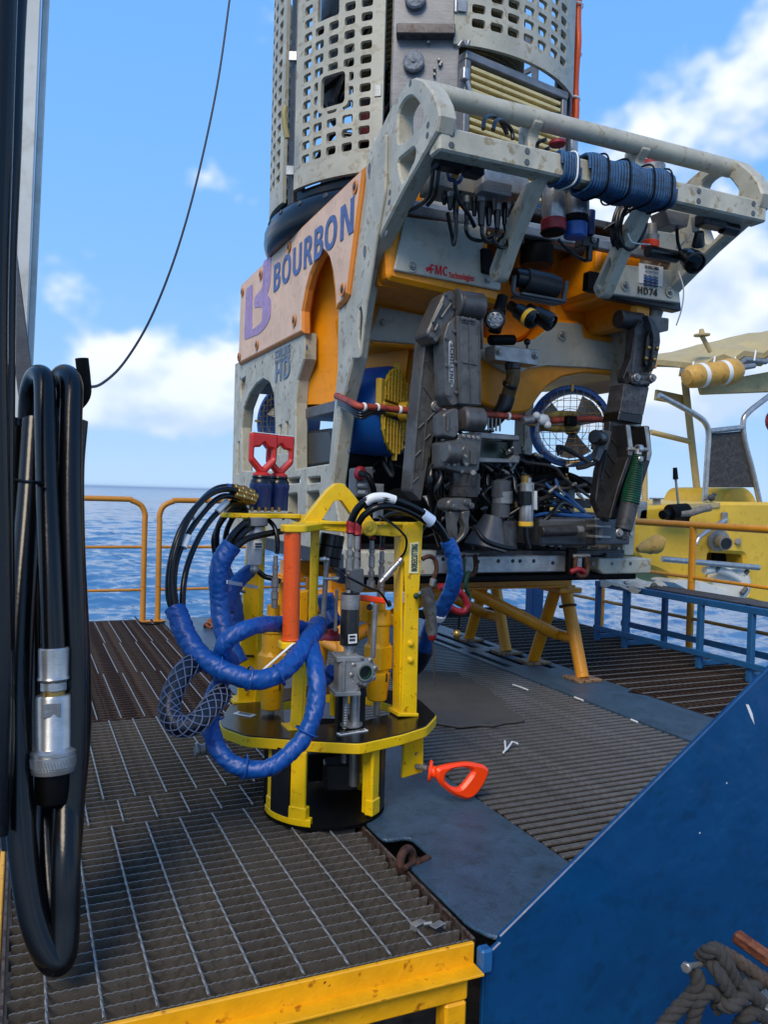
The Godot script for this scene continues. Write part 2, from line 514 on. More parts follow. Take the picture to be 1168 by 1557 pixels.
func palette():
	mat("frame_paint", Color(0.785, 0.775, 0.70), 0.5, 0.0, "paint", 1.1, "n_fine", 0.12)
	mat("panel_paint", Color(0.75, 0.75, 0.695), 0.42, 0.0, "clean", 0.9, "n_fine", 0.08)
	mat("grey_plate", Color(0.57, 0.58, 0.59), 0.38, 0.25, "metal", 1.0, "n_fine", 0.1)
	mat("foam_yellow", Color(1.0, 0.625, 0.012), 0.42, 0.0, "clean", 0.8, "n_lump", 0.12)
	mat("foam_orange", Color(0.93, 0.57, 0.20), 0.5, 0.0, "yellow", 1.0, "n_fine", 0.1)
	mat("faded_pink", Color(0.95, 0.79, 0.66), 0.55, 0.0, "clean", 0.8, "n_fine", 0.1)
	mat("tool_yellow", Color(0.98, 0.80, 0.015), 0.38, 0.0, "yellow", 2.2, "n_fine", 0.1)
	mat("deck_yellow", Color(0.97, 0.69, 0.01), 0.42, 0.0, "yellow", 1.6, "n_lump", 0.35)
	mat("rail_yellow", Color(0.80, 0.54, 0.17), 0.45, 0.0, "yellow", 1.4, "n_fine", 0.15)
	mat("trestle_yellow", Color(0.92, 0.61, 0.05), 0.4, 0.0, "yellow", 1.8, "n_fine", 0.12)
	mat("deck_blue", Color(0.245, 0.36, 0.455), 0.33, 0.0, "scuff", 1.3, "n_grit", 1.1)
	mat("panel_blue", Color(0.02, 0.27, 0.465), 0.3, 0.0, "clean", 0.9, "n_lump", 0.2)
	mat("bench_blue", Color(0.13, 0.38, 0.60), 0.45, 0.0, "yellow", 1.8, "n_fine", 0.15)
	mat("grating_steel", Color(0.50, 0.49, 0.47), 0.5, 0.1, "scuff", 2.0, "n_fine", 0.3)
	mat("grating_rust", Color(0.455, 0.40, 0.365), 0.6, 0.1, "rust", 2.0, "n_fine", 0.3)
	mat("rod_steel", Color(0.60, 0.60, 0.59), 0.4, 0.25, "clean", 3.0)
	for k in ["grating_steel", "grating_rust"]: M(k).vertex_color_use_as_albedo = true
	mat("slot_steel", Color(0.47, 0.455, 0.435), 0.4, 0.2, "scuff", 2.0, "n_fine", 0.25)
	mat("under_deck", Color(0.27, 0.25, 0.225), 0.8, 0.0, "dirt", 1.0, "n_lump", 0.3)
	mat("black_hose", Color(0.055, 0.06, 0.07), 0.22, 0.0, "clean", 2.0, "n_fine", 0.1)
	mat("black_rubber", Color(0.06, 0.06, 0.065), 0.5, 0.0, "dirt", 2.0, "n_fine", 0.2)
	mat("black_gloss", Color(0.05, 0.05, 0.055), 0.28, 0.0, "clean", 2.0)
	mat("dark_metal", Color(0.42, 0.43, 0.44), 0.42, 0.25, "metal", 1.5, "n_fine", 0.15)
	mat("arm_metal", Color(0.415, 0.415, 0.41), 0.36, 0.3, "scuff", 1.6, "n_fine", 0.15)
	mat("arm_dark", Color(0.34, 0.345, 0.355), 0.42, 0.15, "dirt", 1.6, "n_fine", 0.15)
	mat("bright_steel", Color(0.82, 0.82, 0.81), 0.28, 0.7, "metal", 3.0)
	mat("dull_steel", Color(0.68, 0.68, 0.67), 0.38, 0.55, "metal", 3.0, "n_fine", 0.15)
	mat("aluminium", Color(0.74, 0.75, 0.75), 0.4, 0.6, "metal", 2.0, "n_fine", 0.1)
	mat("rust", Color(0.40, 0.25, 0.18), 0.8, 0.1, "rust", 3.0, "n_fine", 0.5)
	mat("blue_sleeve", Color(0.01, 0.30, 0.62), 0.44, 0.0, "clean", 2.0, "n_lump", 0.25)
	mat("blue_rope", Color(0.16, 0.42, 0.64), 0.6, 0.0, "dirt", 3.0, "n_fine", 0.4)
	mat("thruster_blue", Color(0.03, 0.34, 0.66), 0.38, 0.0, "clean", 1.5)
	mat("guard_yellow", Color(0.97, 0.78, 0.22), 0.45, 0.0, "clean", 2.5)
	mat("orange_paint", Color(0.93, 0.36, 0.07), 0.4, 0.0, "yellow", 3.0, "n_fine", 0.1)
	mat("orange_plastic", Color(1.0, 0.27, 0.02), 0.38)
	mat("red_plastic", Color(0.86, 0.19, 0.15), 0.4, 0.0, "clean", 3.0)
	mat("red_tape", Color(0.85, 0.36, 0.25), 0.55, 0.0, "dirt", 3.0)
	mat("white_plastic", Color(0.86, 0.87, 0.87), 0.35, 0.0, "clean", 2.0)
	mat("label_white", Color(0.88, 0.89, 0.88), 0.5)
	mat("ink_black", Color(0.04, 0.04, 0.05), 0.5)
	mat("ink_red", Color(0.80, 0.05, 0.10), 0.5)
	mat("ink_blue", Color(0.32, 0.44, 0.68), 0.55, 0.0, "paint", 3.0)
	mat("ink_navy", Color(0.08, 0.16, 0.32), 0.5)
	mat("ink_purple", Color(0.74, 0.61, 0.80), 0.55, 0.0, "paint", 2.0)
	mat("ink_faded", Color(0.47, 0.55, 0.66), 0.55, 0.0, "paint", 3.0)
	mat("connector_blue", Color(0.10, 0.185, 0.40), 0.3, 0.0, "clean", 2.0)
	mat("sea_water", Color(0.20, 0.38, 0.53), 0.16)
	M("sea_water").metallic_specular = 0.5
	M("black_hose").metallic_specular = 0.42
	M("black_rubber").metallic_specular = 0.25
	mat("boat_yellow", Color(0.91, 0.75, 0.22), 0.45, 0.0, "clean", 0.5)
	mat("canvas_tan", Color(0.76, 0.69, 0.50), 0.85, 0.0, "clean", 1.0, "n_lump", 0.3)
	mat("canvas_dark", Color(0.35, 0.32, 0.29), 0.9, 0.0, "dirt", 1.0, "n_lump", 0.4)
	mat("float_tan", Color(0.87, 0.68, 0.30), 0.5, 0.0, "paint", 1.0)
	mat("mesh_grey", Color(0.36, 0.36, 0.36), 0.8, 0.0, "dirt", 4.0, "n_grit", 0.5)
	mat("cloth_white", Color(0.86, 0.84, 0.78), 0.8, 0.0, "clean", 1.0, "n_lump", 0.3)
	mat("white_wall", Color(0.88, 0.89, 0.87), 0.45, 0.0, "clean", 0.4)
	mat("glass_lens", Color(0.03, 0.035, 0.045), 0.06)
	mat("rope_grey", Color(0.27, 0.265, 0.26), 1.0, 0.0, "scuff", 4.0, "n_grit", 0.6)
	mat("wood", Color(0.68, 0.40, 0.23), 0.7, 0.0, "rust", 2.0, "n_fine", 0.3)
	mat("silver_tape", Color(0.66, 0.67, 0.68), 0.3, 0.6, "clean", 3.0, "n_fold", 0.3)
	mat("brass", Color(0.78, 0.63, 0.36), 0.35, 0.8, "metal", 3.0)
	mat("green_paint", Color(0.05, 0.34, 0.21), 0.45, 0.0, "dirt", 3.0)
	mat("louvre_cream", Color(0.93, 0.86, 0.62), 0.5, 0.0, "clean", 1.5)
	mat("hook_red", Color(0.80, 0.14, 0.20), 0.5, 0.0, "dirt", 3.0)
	mat("cord_blue", Color(0.10, 0.30, 0.55), 0.45)
	mat("litter_white", Color(0.85, 0.86, 0.85), 0.5)

func sea():
	# swell, waves and ripples as real relief where they can be told apart, a flat sheet under it to the horizon
	var lvl := -6.5
	var big := noise(0.035, 3, 21)
	var mid := noise(0.16, 3, 22)
	var sml := noise(0.8, 2, 23)
	var NA := 420
	var NR := 640
	var v := PackedVector3Array()
	var n := PackedVector3Array()
	var ix := PackedInt32Array()
	var hgt := func(x: float, z: float, r: float) -> float:
		var k1 := clampf(1.4 - r / 900.0, 0.25, 1.0)
		return 0.5 * big.get_noise_2d(x * 0.8, z * 1.3) * k1 + 0.34 * mid.get_noise_2d(x * 0.75, z * 1.35) * clampf(1.0 - r / 900.0, 0.0, 1.0) + 0.11 * sml.get_noise_2d(x * 0.8, z * 1.3) * clampf(1.0 - r / 420.0, 0.0, 1.0)
	for j in NR:
		var r := 24.0 * pow(1600.0 / 24.0, float(j) / (NR - 1))
		for i in NA:
			var a := deg_to_rad(-30.0 + 110.0 * i / (NA - 1))
			var x := sin(a) * r
			var z := -cos(a) * r
			v.append(Vector3(x, lvl + (hgt.call(x, z, r) as float), z))
	for j in NR:
		for i in NA:
			var a := v[j * NA + mini(i + 1, NA - 1)] - v[j * NA + maxi(i - 1, 0)]
			var b := v[mini(j + 1, NR - 1) * NA + i] - v[maxi(j - 1, 0) * NA + i]
			var k := a.cross(b).normalized()
			n.append(k if k.y > 0.0 else -k)
	for j in NR - 1:
		for i in NA - 1:
			var q := j * NA + i
			ix.append_array([q, q + NA, q + 1, q + 1, q + NA, q + NA + 1])
	var arr := []
	arr.resize(Mesh.ARRAY_MAX)
	arr[Mesh.ARRAY_VERTEX] = v; arr[Mesh.ARRAY_NORMAL] = n; arr[Mesh.ARRAY_INDEX] = ix
	var me := ArrayMesh.new()
	me.add_surface_from_arrays(Mesh.PRIMITIVE_TRIANGLES, arr)
	var w := struct(obj("sea", me, M("sea_water")))
	var far := mb()
	for i in 48:
		var a0 := TAU * i / 48.0
		var a1 := TAU * (i + 1) / 48.0
		var d0 := Vector3(sin(a0), 0, -cos(a0))
		var d1 := Vector3(sin(a1), 0, -cos(a1))
		var c := Vector3(0, lvl - 0.75, 0)
		far.face([c + d0 * 30.0, c + d1 * 30.0, c + d1 * 40000.0, c + d0 * 40000.0], Vector3.UP)
	obj("far_water", far, M("sea_water"), w)

func serrated(x0: float, x1: float, deep: float, th: float, pitch: float) -> ArrayMesh:
	# a flat bar on edge along x whose upper edge is cut into teeth
	# the teeth are rubbed to bare steel, the sides carry dried dirt
	var m := mb()
	m.inked = true
	var k := int((x1 - x0) / pitch)
	for i in k:
		var a := x0 + (x1 - x0) * i / k
		var b := x0 + (x1 - x0) * (i + 1) / k
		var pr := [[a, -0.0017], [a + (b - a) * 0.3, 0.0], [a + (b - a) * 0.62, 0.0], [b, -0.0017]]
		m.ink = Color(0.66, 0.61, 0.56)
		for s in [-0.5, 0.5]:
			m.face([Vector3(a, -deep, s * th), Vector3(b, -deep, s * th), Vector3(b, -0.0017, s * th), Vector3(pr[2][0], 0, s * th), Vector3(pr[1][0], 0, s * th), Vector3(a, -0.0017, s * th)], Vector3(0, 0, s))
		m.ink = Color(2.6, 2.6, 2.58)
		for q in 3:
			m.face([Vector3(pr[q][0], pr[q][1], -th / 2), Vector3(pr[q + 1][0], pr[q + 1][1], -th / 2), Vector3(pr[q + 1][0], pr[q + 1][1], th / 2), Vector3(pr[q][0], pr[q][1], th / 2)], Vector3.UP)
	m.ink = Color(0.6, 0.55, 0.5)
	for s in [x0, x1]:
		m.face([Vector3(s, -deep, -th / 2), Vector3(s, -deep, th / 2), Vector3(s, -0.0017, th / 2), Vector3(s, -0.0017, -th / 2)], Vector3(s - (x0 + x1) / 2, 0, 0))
	return m.mesh()

func deck():
	# left grating: bearing bars across, twisted cross rods along, five panels laid end to end
	var rng := RandomNumberGenerator.new()
	rng.seed = 5
	var g := Node3D.new()
	g.name = "grating_deck"
	add_child(g); struct(g)
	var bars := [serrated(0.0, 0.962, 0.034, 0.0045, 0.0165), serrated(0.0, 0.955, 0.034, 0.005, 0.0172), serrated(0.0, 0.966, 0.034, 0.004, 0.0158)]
	var z := -1.612
	var ends := [-1.604, -2.553, -2.757, -3.72, -4.642, -5.56, -6.47]
	var offs := [0.0576, 0.0955, 0.0545, 0.0095, 0.088, 0.0005]
	while z > -6.46:
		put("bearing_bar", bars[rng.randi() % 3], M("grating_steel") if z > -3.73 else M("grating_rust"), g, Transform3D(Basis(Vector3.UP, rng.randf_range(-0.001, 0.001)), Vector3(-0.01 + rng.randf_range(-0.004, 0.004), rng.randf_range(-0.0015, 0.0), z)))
		z -= 0.0425
	for p in 6:
		var x: float = offs[p]
		while x < 0.96:
			var r := mb()
			var a: float = ends[p] - 0.012
			var b: float = ends[p + 1] + 0.012
			# a square rod twisted on itself
			var k := int((a - b) / 0.02)
			for i in k:
				var t0 := i * 0.7
				var t1 := (i + 1) * 0.7
				for s in 4:
					var c := [[t0, 0, s], [t0, 0, s + 1], [t1, 1, s + 1], [t1, 1, s]]
					var q := []
					for e in c: q.append(Vector3(cos(e[0] + e[2] * PI / 2) * 0.0031, sin(e[0] + e[2] * PI / 2) * 0.0031 + 0.0012, a + (b - a) * (i + e[1]) / k))
					r.face(q, (q[0] + q[2]) * Vector3(0.5, 0.5, 0) - Vector3(0, 0.0005, 0))
			put("cross_rod", r.mesh(), M("rod_steel"), g, Transform3D(Basis(), Vector3(x, 0, 0)))
			x += 0.1007
	var trim := mb()
	trim.box(Vector3(0.972, -0.022, -4.04), Vector3(0.008, 0.044, 4.86))
	trim.box(Vector3(-0.022, -0.02, -4.04), Vector3(0.008, 0.05, 4.86))
	obj("edge_bar", trim, M("grating_rust"), g)
	var side := mb()
	side.box(Vector3(-0.035, -0.03, -4.04), Vector3(0.012, 0.075, 4.87))
	obj("edge_angle", side, M("deck_yellow"), g)

	# what lies under the gratings
	var u := mb()
	u.box(Vector3(2.0, -0.30, -4.35), Vector3(4.5, 0.03, 5.3))
	for x in [0.25, 0.7, 1.2, 1.8, 2.4, 2.9, 3.5, 4.05]: u.box(Vector3(x, -0.19, -4.35), Vector3(0.05, 0.16, 5.2))
	u.box(Vector3(2.0, -0.16, -6.53), Vector3(4.6, 0.31, 0.02))
	u.box(Vector3(4.24, -0.16, -4.3), Vector3(0.02, 0.31, 5.0))
	struct(obj("under_deck", u, M("under_deck")))

	# blue plate between the left grating and the slotted grating, with the cut-out round the lashing ring
	var plate := soften(va([0.985, -6.47, 0.985, -2.16, 1.07, -2.16, 1.07, -2.02, 0.985, -2.02, 0.985, -1.66, 1.015, -1.585, 1.09, -1.58, 1.42, -1.62, 1.42, -6.47]), 0.03, 3)
	struct(obj("deck_plate", mb().prism(plate, [], 0.012, YP(0.004), 0.004), M("deck_blue")))
	# slotted grating
	var sg := Node3D.new()
	sg.name = "slotted_grating"
	add_child(sg); struct(sg)
	var strips := []
	for i in 3:
		var m := mb()
		m.box(Vector3(0.6, -0.005, 0), Vector3(1.196 - 0.004 * i, 0.01, 0.0225), Basis(), 0.003)
		m.box(Vector3(0.6, -0.025, 0), Vector3(1.19, 0.03, 0.006), Basis(), 0.0)
		for x in [[0.23, 0.71], [0.48], [0.95]][i]: m.box(Vector3(x, -0.004, 0.012), Vector3(0.010, 0.008, 0.006), Basis(), 0.002)
		strips.append(m.mesh())
	z = -1.735
	while z > -6.45:
		put("slat", strips[rng.randi() % 3], M("slot_steel"), sg, Transform3D(Basis(Vector3.RIGHT, rng.randf_range(-0.02, 0.02)), Vector3(1.425 + rng.randf_range(-0.003, 0.003), 0.0, z)))
		z -= 0.0424
	# blue strip the trestle stands on, with long slots
	var slots := []
	for s in [[2.70, -4.16, -4.62], [2.82, -4.18, -4.62], [2.94, -4.05, -4.62], [2.70, -4.75, -5.3], [2.82, -4.75, -5.35], [2.94, -4.75, -5.3]]:
		slots.append(rrect(Vector2(s[0], (s[1] + s[2]) / 2), 0.055, absf(s[2] - s[1]), 0.004, 1))
	var strip := va([2.63, -6.45, 2.63, -1.9, 3.012, -1.9, 3.012, -3.32, 2.955, -3.42, 2.99, -3.44, 3.025, -3.46, 3.025, -6.45])
	struct(obj("deck_strip", mb().prism(strip, slots, 0.012, YP(0.004), 0.003), M("deck_blue")))
	var se := mb()
	se.box(Vector3(2.625, -0.012, -4.1), Vector3(0.006, 0.036, 4.7))
	se.box(Vector3(1.4235, -0.03, -4.0), Vector3(0.005, 0.05, 4.8))
	struct(obj("strip_edge", se, M("deck_blue")))
	# right grating: finer bars along the deck, rods across
	var rg := Node3D.new()
	rg.name = "side_grating"
	add_child(rg); struct(rg)
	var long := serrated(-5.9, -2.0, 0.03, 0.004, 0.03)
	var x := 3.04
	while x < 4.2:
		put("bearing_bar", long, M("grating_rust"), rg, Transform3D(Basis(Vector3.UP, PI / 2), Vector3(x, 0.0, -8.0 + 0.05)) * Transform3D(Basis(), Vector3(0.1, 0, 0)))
		x += 0.0425
	z = -2.2
	while z > -5.95:
		put("cross_rod", mb().bar(Vector3(3.03, 0.001, 0), Vector3(4.2, 0.001, 0), 0.007, 0.006).mesh(), M("grating_steel"), rg, Transform3D(Basis(), Vector3(0, 0, z)))
		z -= 0.107
	# loose black mat over the slotted grating
	var mp := soften(va([2.007,-4.222,2.295,-4.065,2.267,-3.969,2.288,-3.896,2.254,-3.794,2.276,-3.695,2.22,-3.552,2.219,-3.469,2.153,-3.346,2.143,-3.25,2.112,-3.108,2.062,-3.091,2.004,-3.099,1.925,-3.071,1.863,-3.103,1.769,-3.102,1.71,-3.175,1.654,-3.259,1.625,-3.479]), 0.015, 2)
	tag(obj("rubber_mat", mb().prism(mp, [], 0.01, YP(0.013), 0.003), mat("mat_black", Color(0.31, 0.30, 0.285), 0.75, 0.0, "clean", 1.5, "n_grit", 0.8)), "torn dark rubber mat lying on the slotted grating behind the yellow tool", "mat")

func front():
	# the edge of the platform nearest to the camera: fascia, a frame of tube under it
	var f := mb()
	f.box(Vector3(0.46, -0.022, -1.592), Vector3(1.0, 0.052, 0.012), Basis(), 0.003)
	f.box(Vector3(0.46, -0.046, -1.565), Vector3(1.0, 0.006, 0.05), Basis(), 0.002)
	struct(obj("platform_edge", f, M("deck_yellow")))
	var t := thing("platform_frame", "yellow painted steel frame under the front edge of the grating", "frame", Vector3(0.4, -0.5, -1.59))
	obj("rail", mb().box(Vector3(0.04, 0.416, 0.0), Vector3(0.99, 0.055, 0.05), Basis(), 0.006), M("deck_yellow"), t)
	obj("post", mb().box(Vector3(0.505, 0.19, 0.0), Vector3(0.055, 0.396, 0.05), Basis(), 0.006), M("deck_yellow"), t)
	obj("post", mb().box(Vector3(-0.42, 0.19, 0.0), Vector3(0.055, 0.396, 0.05), Basis(), 0.006), M("deck_yellow"), t)
	var lower := mb()
	lower.box(Vector3(1.0, -0.72, -1.3), Vector3(6, 0.02, 3.2))
	struct(obj("lower_deck", lower, M("under_deck")))
	# big blue plate at the right, its top edge cut on a slope
	var bp := va([0.978, -0.7, 0.978, -0.03, 1.02, -0.002, 1.019, 0.012, 2.6, 1.100, 2.6, -0.7])
	var p := tag(obj("steel_panel", mb().prism(bp, [], 0.014, ZP(-1.575), 0.003), M("panel_blue")), "large glossy dark blue steel plate with a sloping top edge at lower right", "plate")
	obj("corner_block", mb().box(Vector3(0.978, -0.03, -1.572), Vector3(0.03, 0.055, 0.03), Basis(), 0.005), M("bench_blue"), p)
	for q in [Vector3(1.707, 0.285, -1.574), Vector3(1.619, 0.165, -1.574)]: obj("chip", mb().prism(va([q.x - 0.002, q.y, q.x, q.y - 0.0015, q.x + 0.0025, q.y + 0.0005, q.x + 0.0005, q.y + 0.003]), [], 0.001, ZP(-1.5742), 0.0), M("label_white"), p)
	obj("weld_seam", mb().bar(Vector3(0.985, -0.66, -1.574), Vector3(0.985, -0.06, -1.574), 0.008, 0.004), M("panel_blue"), p)
	obj("scratch", mb().prism(va([1.765,0.49,1.775,0.488,1.79,0.463,1.799,0.433,1.784,0.455]), [], 0.002, ZP(-1.5738), 0.0), M("label_white"), p)

func rails():
	# handrails: two sections at the end of the deck, one along the right side
	for s in 2:
		var r := thing("handrail", ["yellow tube handrail section beside the black hoses, its right end rounded down to the deck", "yellow tube handrail section behind the tool, its left end rounded down to the deck"][s], "handrail", Vector3(0.845 if s == 0 else 0.955, 0, -6.38), "handrails round the deck")
		var d := -1.0 if s == 0 else 1.0
		var w := 2.6 if s == 0 else 3.2
		var top := spl(vv([0, 0, 0, 0, 0.4, 0, 0, 0.74, 0, 0, 0.82, 0, d * 0.03, 0.885, 0, d * 0.1, 0.92, 0, d * 0.2, 0.93, 0, d * 1.2, 0.93, 0, d * w, 0.93, 0]), 5)
		obj("top_rail", mb().tube(top, 0.021, 14), M("rail_yellow"), r)
		for y in [0.57, 0.245]: obj("mid_rail", mb().cyl(Vector3(0, y, 0), Vector3(d * w, y, 0), 0.011), M("rail_yellow"), r)
		for x in [1.2, 2.4]: obj("post", mb().cyl(Vector3(d * x, 0, 0), Vector3(d * x, 0.93, 0), 0.02), M("rail_yellow"), r)
		obj("foot_plate", mb().box(Vector3(0.012, 0.006, 0.0), Vector3(0.09, 0.012, 0.07)), M("rail_yellow"), r)
	var r := thing("handrail", "yellow tube handrail along the right side behind the blue bench", "handrail", Vector3(4.16, 0, -4.2), "handrails round the deck")
	obj("top_rail", mb().cyl(Vector3(0, 0.87, 2.4), Vector3(0, 0.87, -1.15), 0.024), M("trestle_yellow"), r)
	obj("mid_rail", mb().cyl(Vector3(0, 0.515, 2.4), Vector3(0, 0.515, -1.6), 0.012), M("trestle_yellow"), r)
	obj("mid_rail", mb().cyl(Vector3(0, 0.235, 2.4), Vector3(0, 0.235, -1.75), 0.012), M("rail_yellow"), r)
	for z in [0.0, 1.5, -0.93, -1.75]: obj("post", mb().cyl(Vector3(0, 0, z), Vector3(0, 0.86 if z > -1.0 else 0.6, z), 0.024), M("trestle_yellow"), r)

var rov: Node3D

func zp(called: String, poly: PackedVector2Array, z: float, deep: float, m: Material, parent: Node, holes := [], bev := 0.006) -> MeshInstance3D:
	return obj(called, mb().prism(poly, holes, deep, ZP(z), bev), m, parent)

func hose(called: String, p: PackedVector3Array, r: float, m: Material, parent: Node, k := 6, seg := 10) -> MeshInstance3D:
	return obj(called, mb().tube(spl(p, k), r, seg), m, parent)

func bolt(at: Vector3, d: Vector3, r: float, parent: Node, m: Material):
	return obj("bolt", mb().cyl(at, at + d.normalized() * r * 0.8, r * 1.7, -1.0, 14).lathe([Vector2(0, r * 1.7), Vector2(r, r * 1.7), Vector2(r, r * 0.6)], at, d, 6), m, parent)

func side_frame(x: float, left: bool):
	# the tall side plate of the vehicle's frame: raked front post with a hoop at its top, arches and slots behind
	var face := va([-3.362,2.487,-3.305,2.532,-3.189,2.584,-3.111,2.617,-3.01,2.646,-2.944,2.652,-2.89,2.638,-2.813,2.594,-2.738,2.521,-2.692,2.459,-2.668,2.401,-2.69,2.351,-2.763,2.318,-2.97,2.227,-3.211,2.098,-3.335,2.012,-3.414,1.832,-3.464,1.639,-3.591,1.442,-3.696,1.066])
	face.append_array(va([-3.50, 0.73, -5.76, 0.73, -5.76, 1.92]))
	face.append_array(va([-4.184,1.874,-4.184,1.734,-4.29,1.631,-4.315,1.511,-4.284,1.145,-3.75,1.162,-3.666,1.614,-3.678,1.898,-3.517,2.136]))
	var rear := va([-5.474,1.153,-5.522,1.451,-5.479,1.573,-5.346,1.658,-5.166,1.707,-4.994,1.721,-4.841,1.679,-4.748,1.598,-4.706,1.438,-4.68,1.141])
	var holes := [soften(va([-3.043,2.573,-2.976,2.592,-2.915,2.579,-2.854,2.527,-2.805,2.46,-2.813,2.426,-2.989,2.424,-3.04,2.438]), 0.03), soften(va([-3.036,2.37,-2.884,2.366,-2.865,2.349,-2.869,2.32,-2.972,2.257,-2.999,2.289]), 0.03), rear]
	for h in [[437, 727], [1, 1]]: pass
	holes.append(soften(va([-4.423,1.063,-4.426,1.092,-4.199,1.098,-4.197,1.07]), 0.01))
	holes.append(soften(va([-4.064,1.066,-4.066,1.094,-3.87,1.099,-3.868,1.072]), 0.01))
	holes.append(soften(va([-4.42,0.881,-4.431,1.003,-4.238,1.013,-4.228,0.895]), 0.015))
	holes.append(soften(va([-4.072,0.901,-4.081,1.018,-3.884,1.026,-3.875,0.914]), 0.015))
	holes.append(soften(va([-5.586,1.718,-5.573,1.78,-5.446,1.788,-5.459,1.731,-5.559,1.634]), 0.01))
	holes.append(soften(va([-5.622,1.136,-5.625,1.352,-5.568,1.354,-5.565,1.136]), 0.004))
	holes.append(soften(va([-4.62,1.24,-4.621,1.401,-4.568,1.405,-4.567,1.238]), 0.004))
	holes.append(soften(va([-4.477,1.242,-4.491,1.411,-4.441,1.415,-4.426,1.24]), 0.004))
	if not left: holes = holes.slice(0, 2)
	if not left:
		face = face.slice(0, 18)
		face.append_array(va([-3.50, 0.73, -5.76, 0.73, -5.76, 2.4, -3.5, 2.45]))
		holes.append(soften(va([-3.72, 1.12, -3.66, 1.78, -4.5, 1.78, -4.5, 1.12]), 0.06))
		holes.append(soften(va([-4.62, 1.12, -4.62, 1.78, -5.6, 1.78, -5.6, 1.12]), 0.06))
		holes.append(soften(va([-3.68, 0.95, -3.66, 1.06, -5.6, 1.06, -5.6, 0.95]), 0.02))
	var o := obj("side_plate", mb().prism(face, holes, 0.075, XP(x), 0.008), M("frame_paint"), rov)
	if left:
		# the front post is two thicknesses: a second plate laid on, with a groove
		obj("post_doubler", mb().prism(soften(va([-3.31,2.512,-3.128,2.515,-3.125,2.276,-3.22,2.058,-3.305,1.824,-3.351,1.616,-3.462,1.632,-3.454,1.853,-3.386,2.101,-3.318,2.311,-3.348,2.429]), 0.02), [soften(va([-3.381,1.708,-3.382,1.839,-3.352,1.844,-3.334,1.801,-3.354,1.66]), 0.008)], 0.014, XP(1.348), 0.004), M("frame_paint"), o)
		for q in [Vector3(1.348, 2.423, -3.299), Vector3(1.348, 2.076, -3.326)]:
			obj("hole_rim", mb().prism(circ(Vector2(q.z, q.y), 0.034, 16, 0.75), [circ(Vector2(q.z, q.y), 0.027, 16, 0.75)], 0.006, XP(1.346), 0.002), M("frame_paint"), o)
			obj("dark_hole_disc", mb().prism(circ(Vector2(q.z, q.y), 0.027, 16, 0.75), [], 0.004, XP(1.3475), 0.0), M("dark_metal"), o)  # dark disc paints the shade inside an oval through hole
		for q in [Vector3(1.36, 2.262, -3.099), Vector3(1.36, 2.223, -3.103), Vector3(1.36, 2.103, -3.129), Vector3(1.36, 2.403, -2.763), Vector3(1.36, 2.366, -2.766), Vector3(1.36, 2.631, -2.93), Vector3(1.36, 1.213, -3.49), Vector3(1.36, 1.496, -3.519), Vector3(1.36, 1.825, -5.193), Vector3(1.36, 1.827, -5.019), Vector3(1.36, 1.796, -5.594), Vector3(1.36, 1.788, -4.144)]:
			obj("dark_hole_disc", mb().prism(circ(Vector2(q.z, q.y), 0.014, 12), [], 0.006, XP(x - 0.001), 0.002), M("dark_metal"), o)  # small through holes, their shade painted as dark discs
	return o

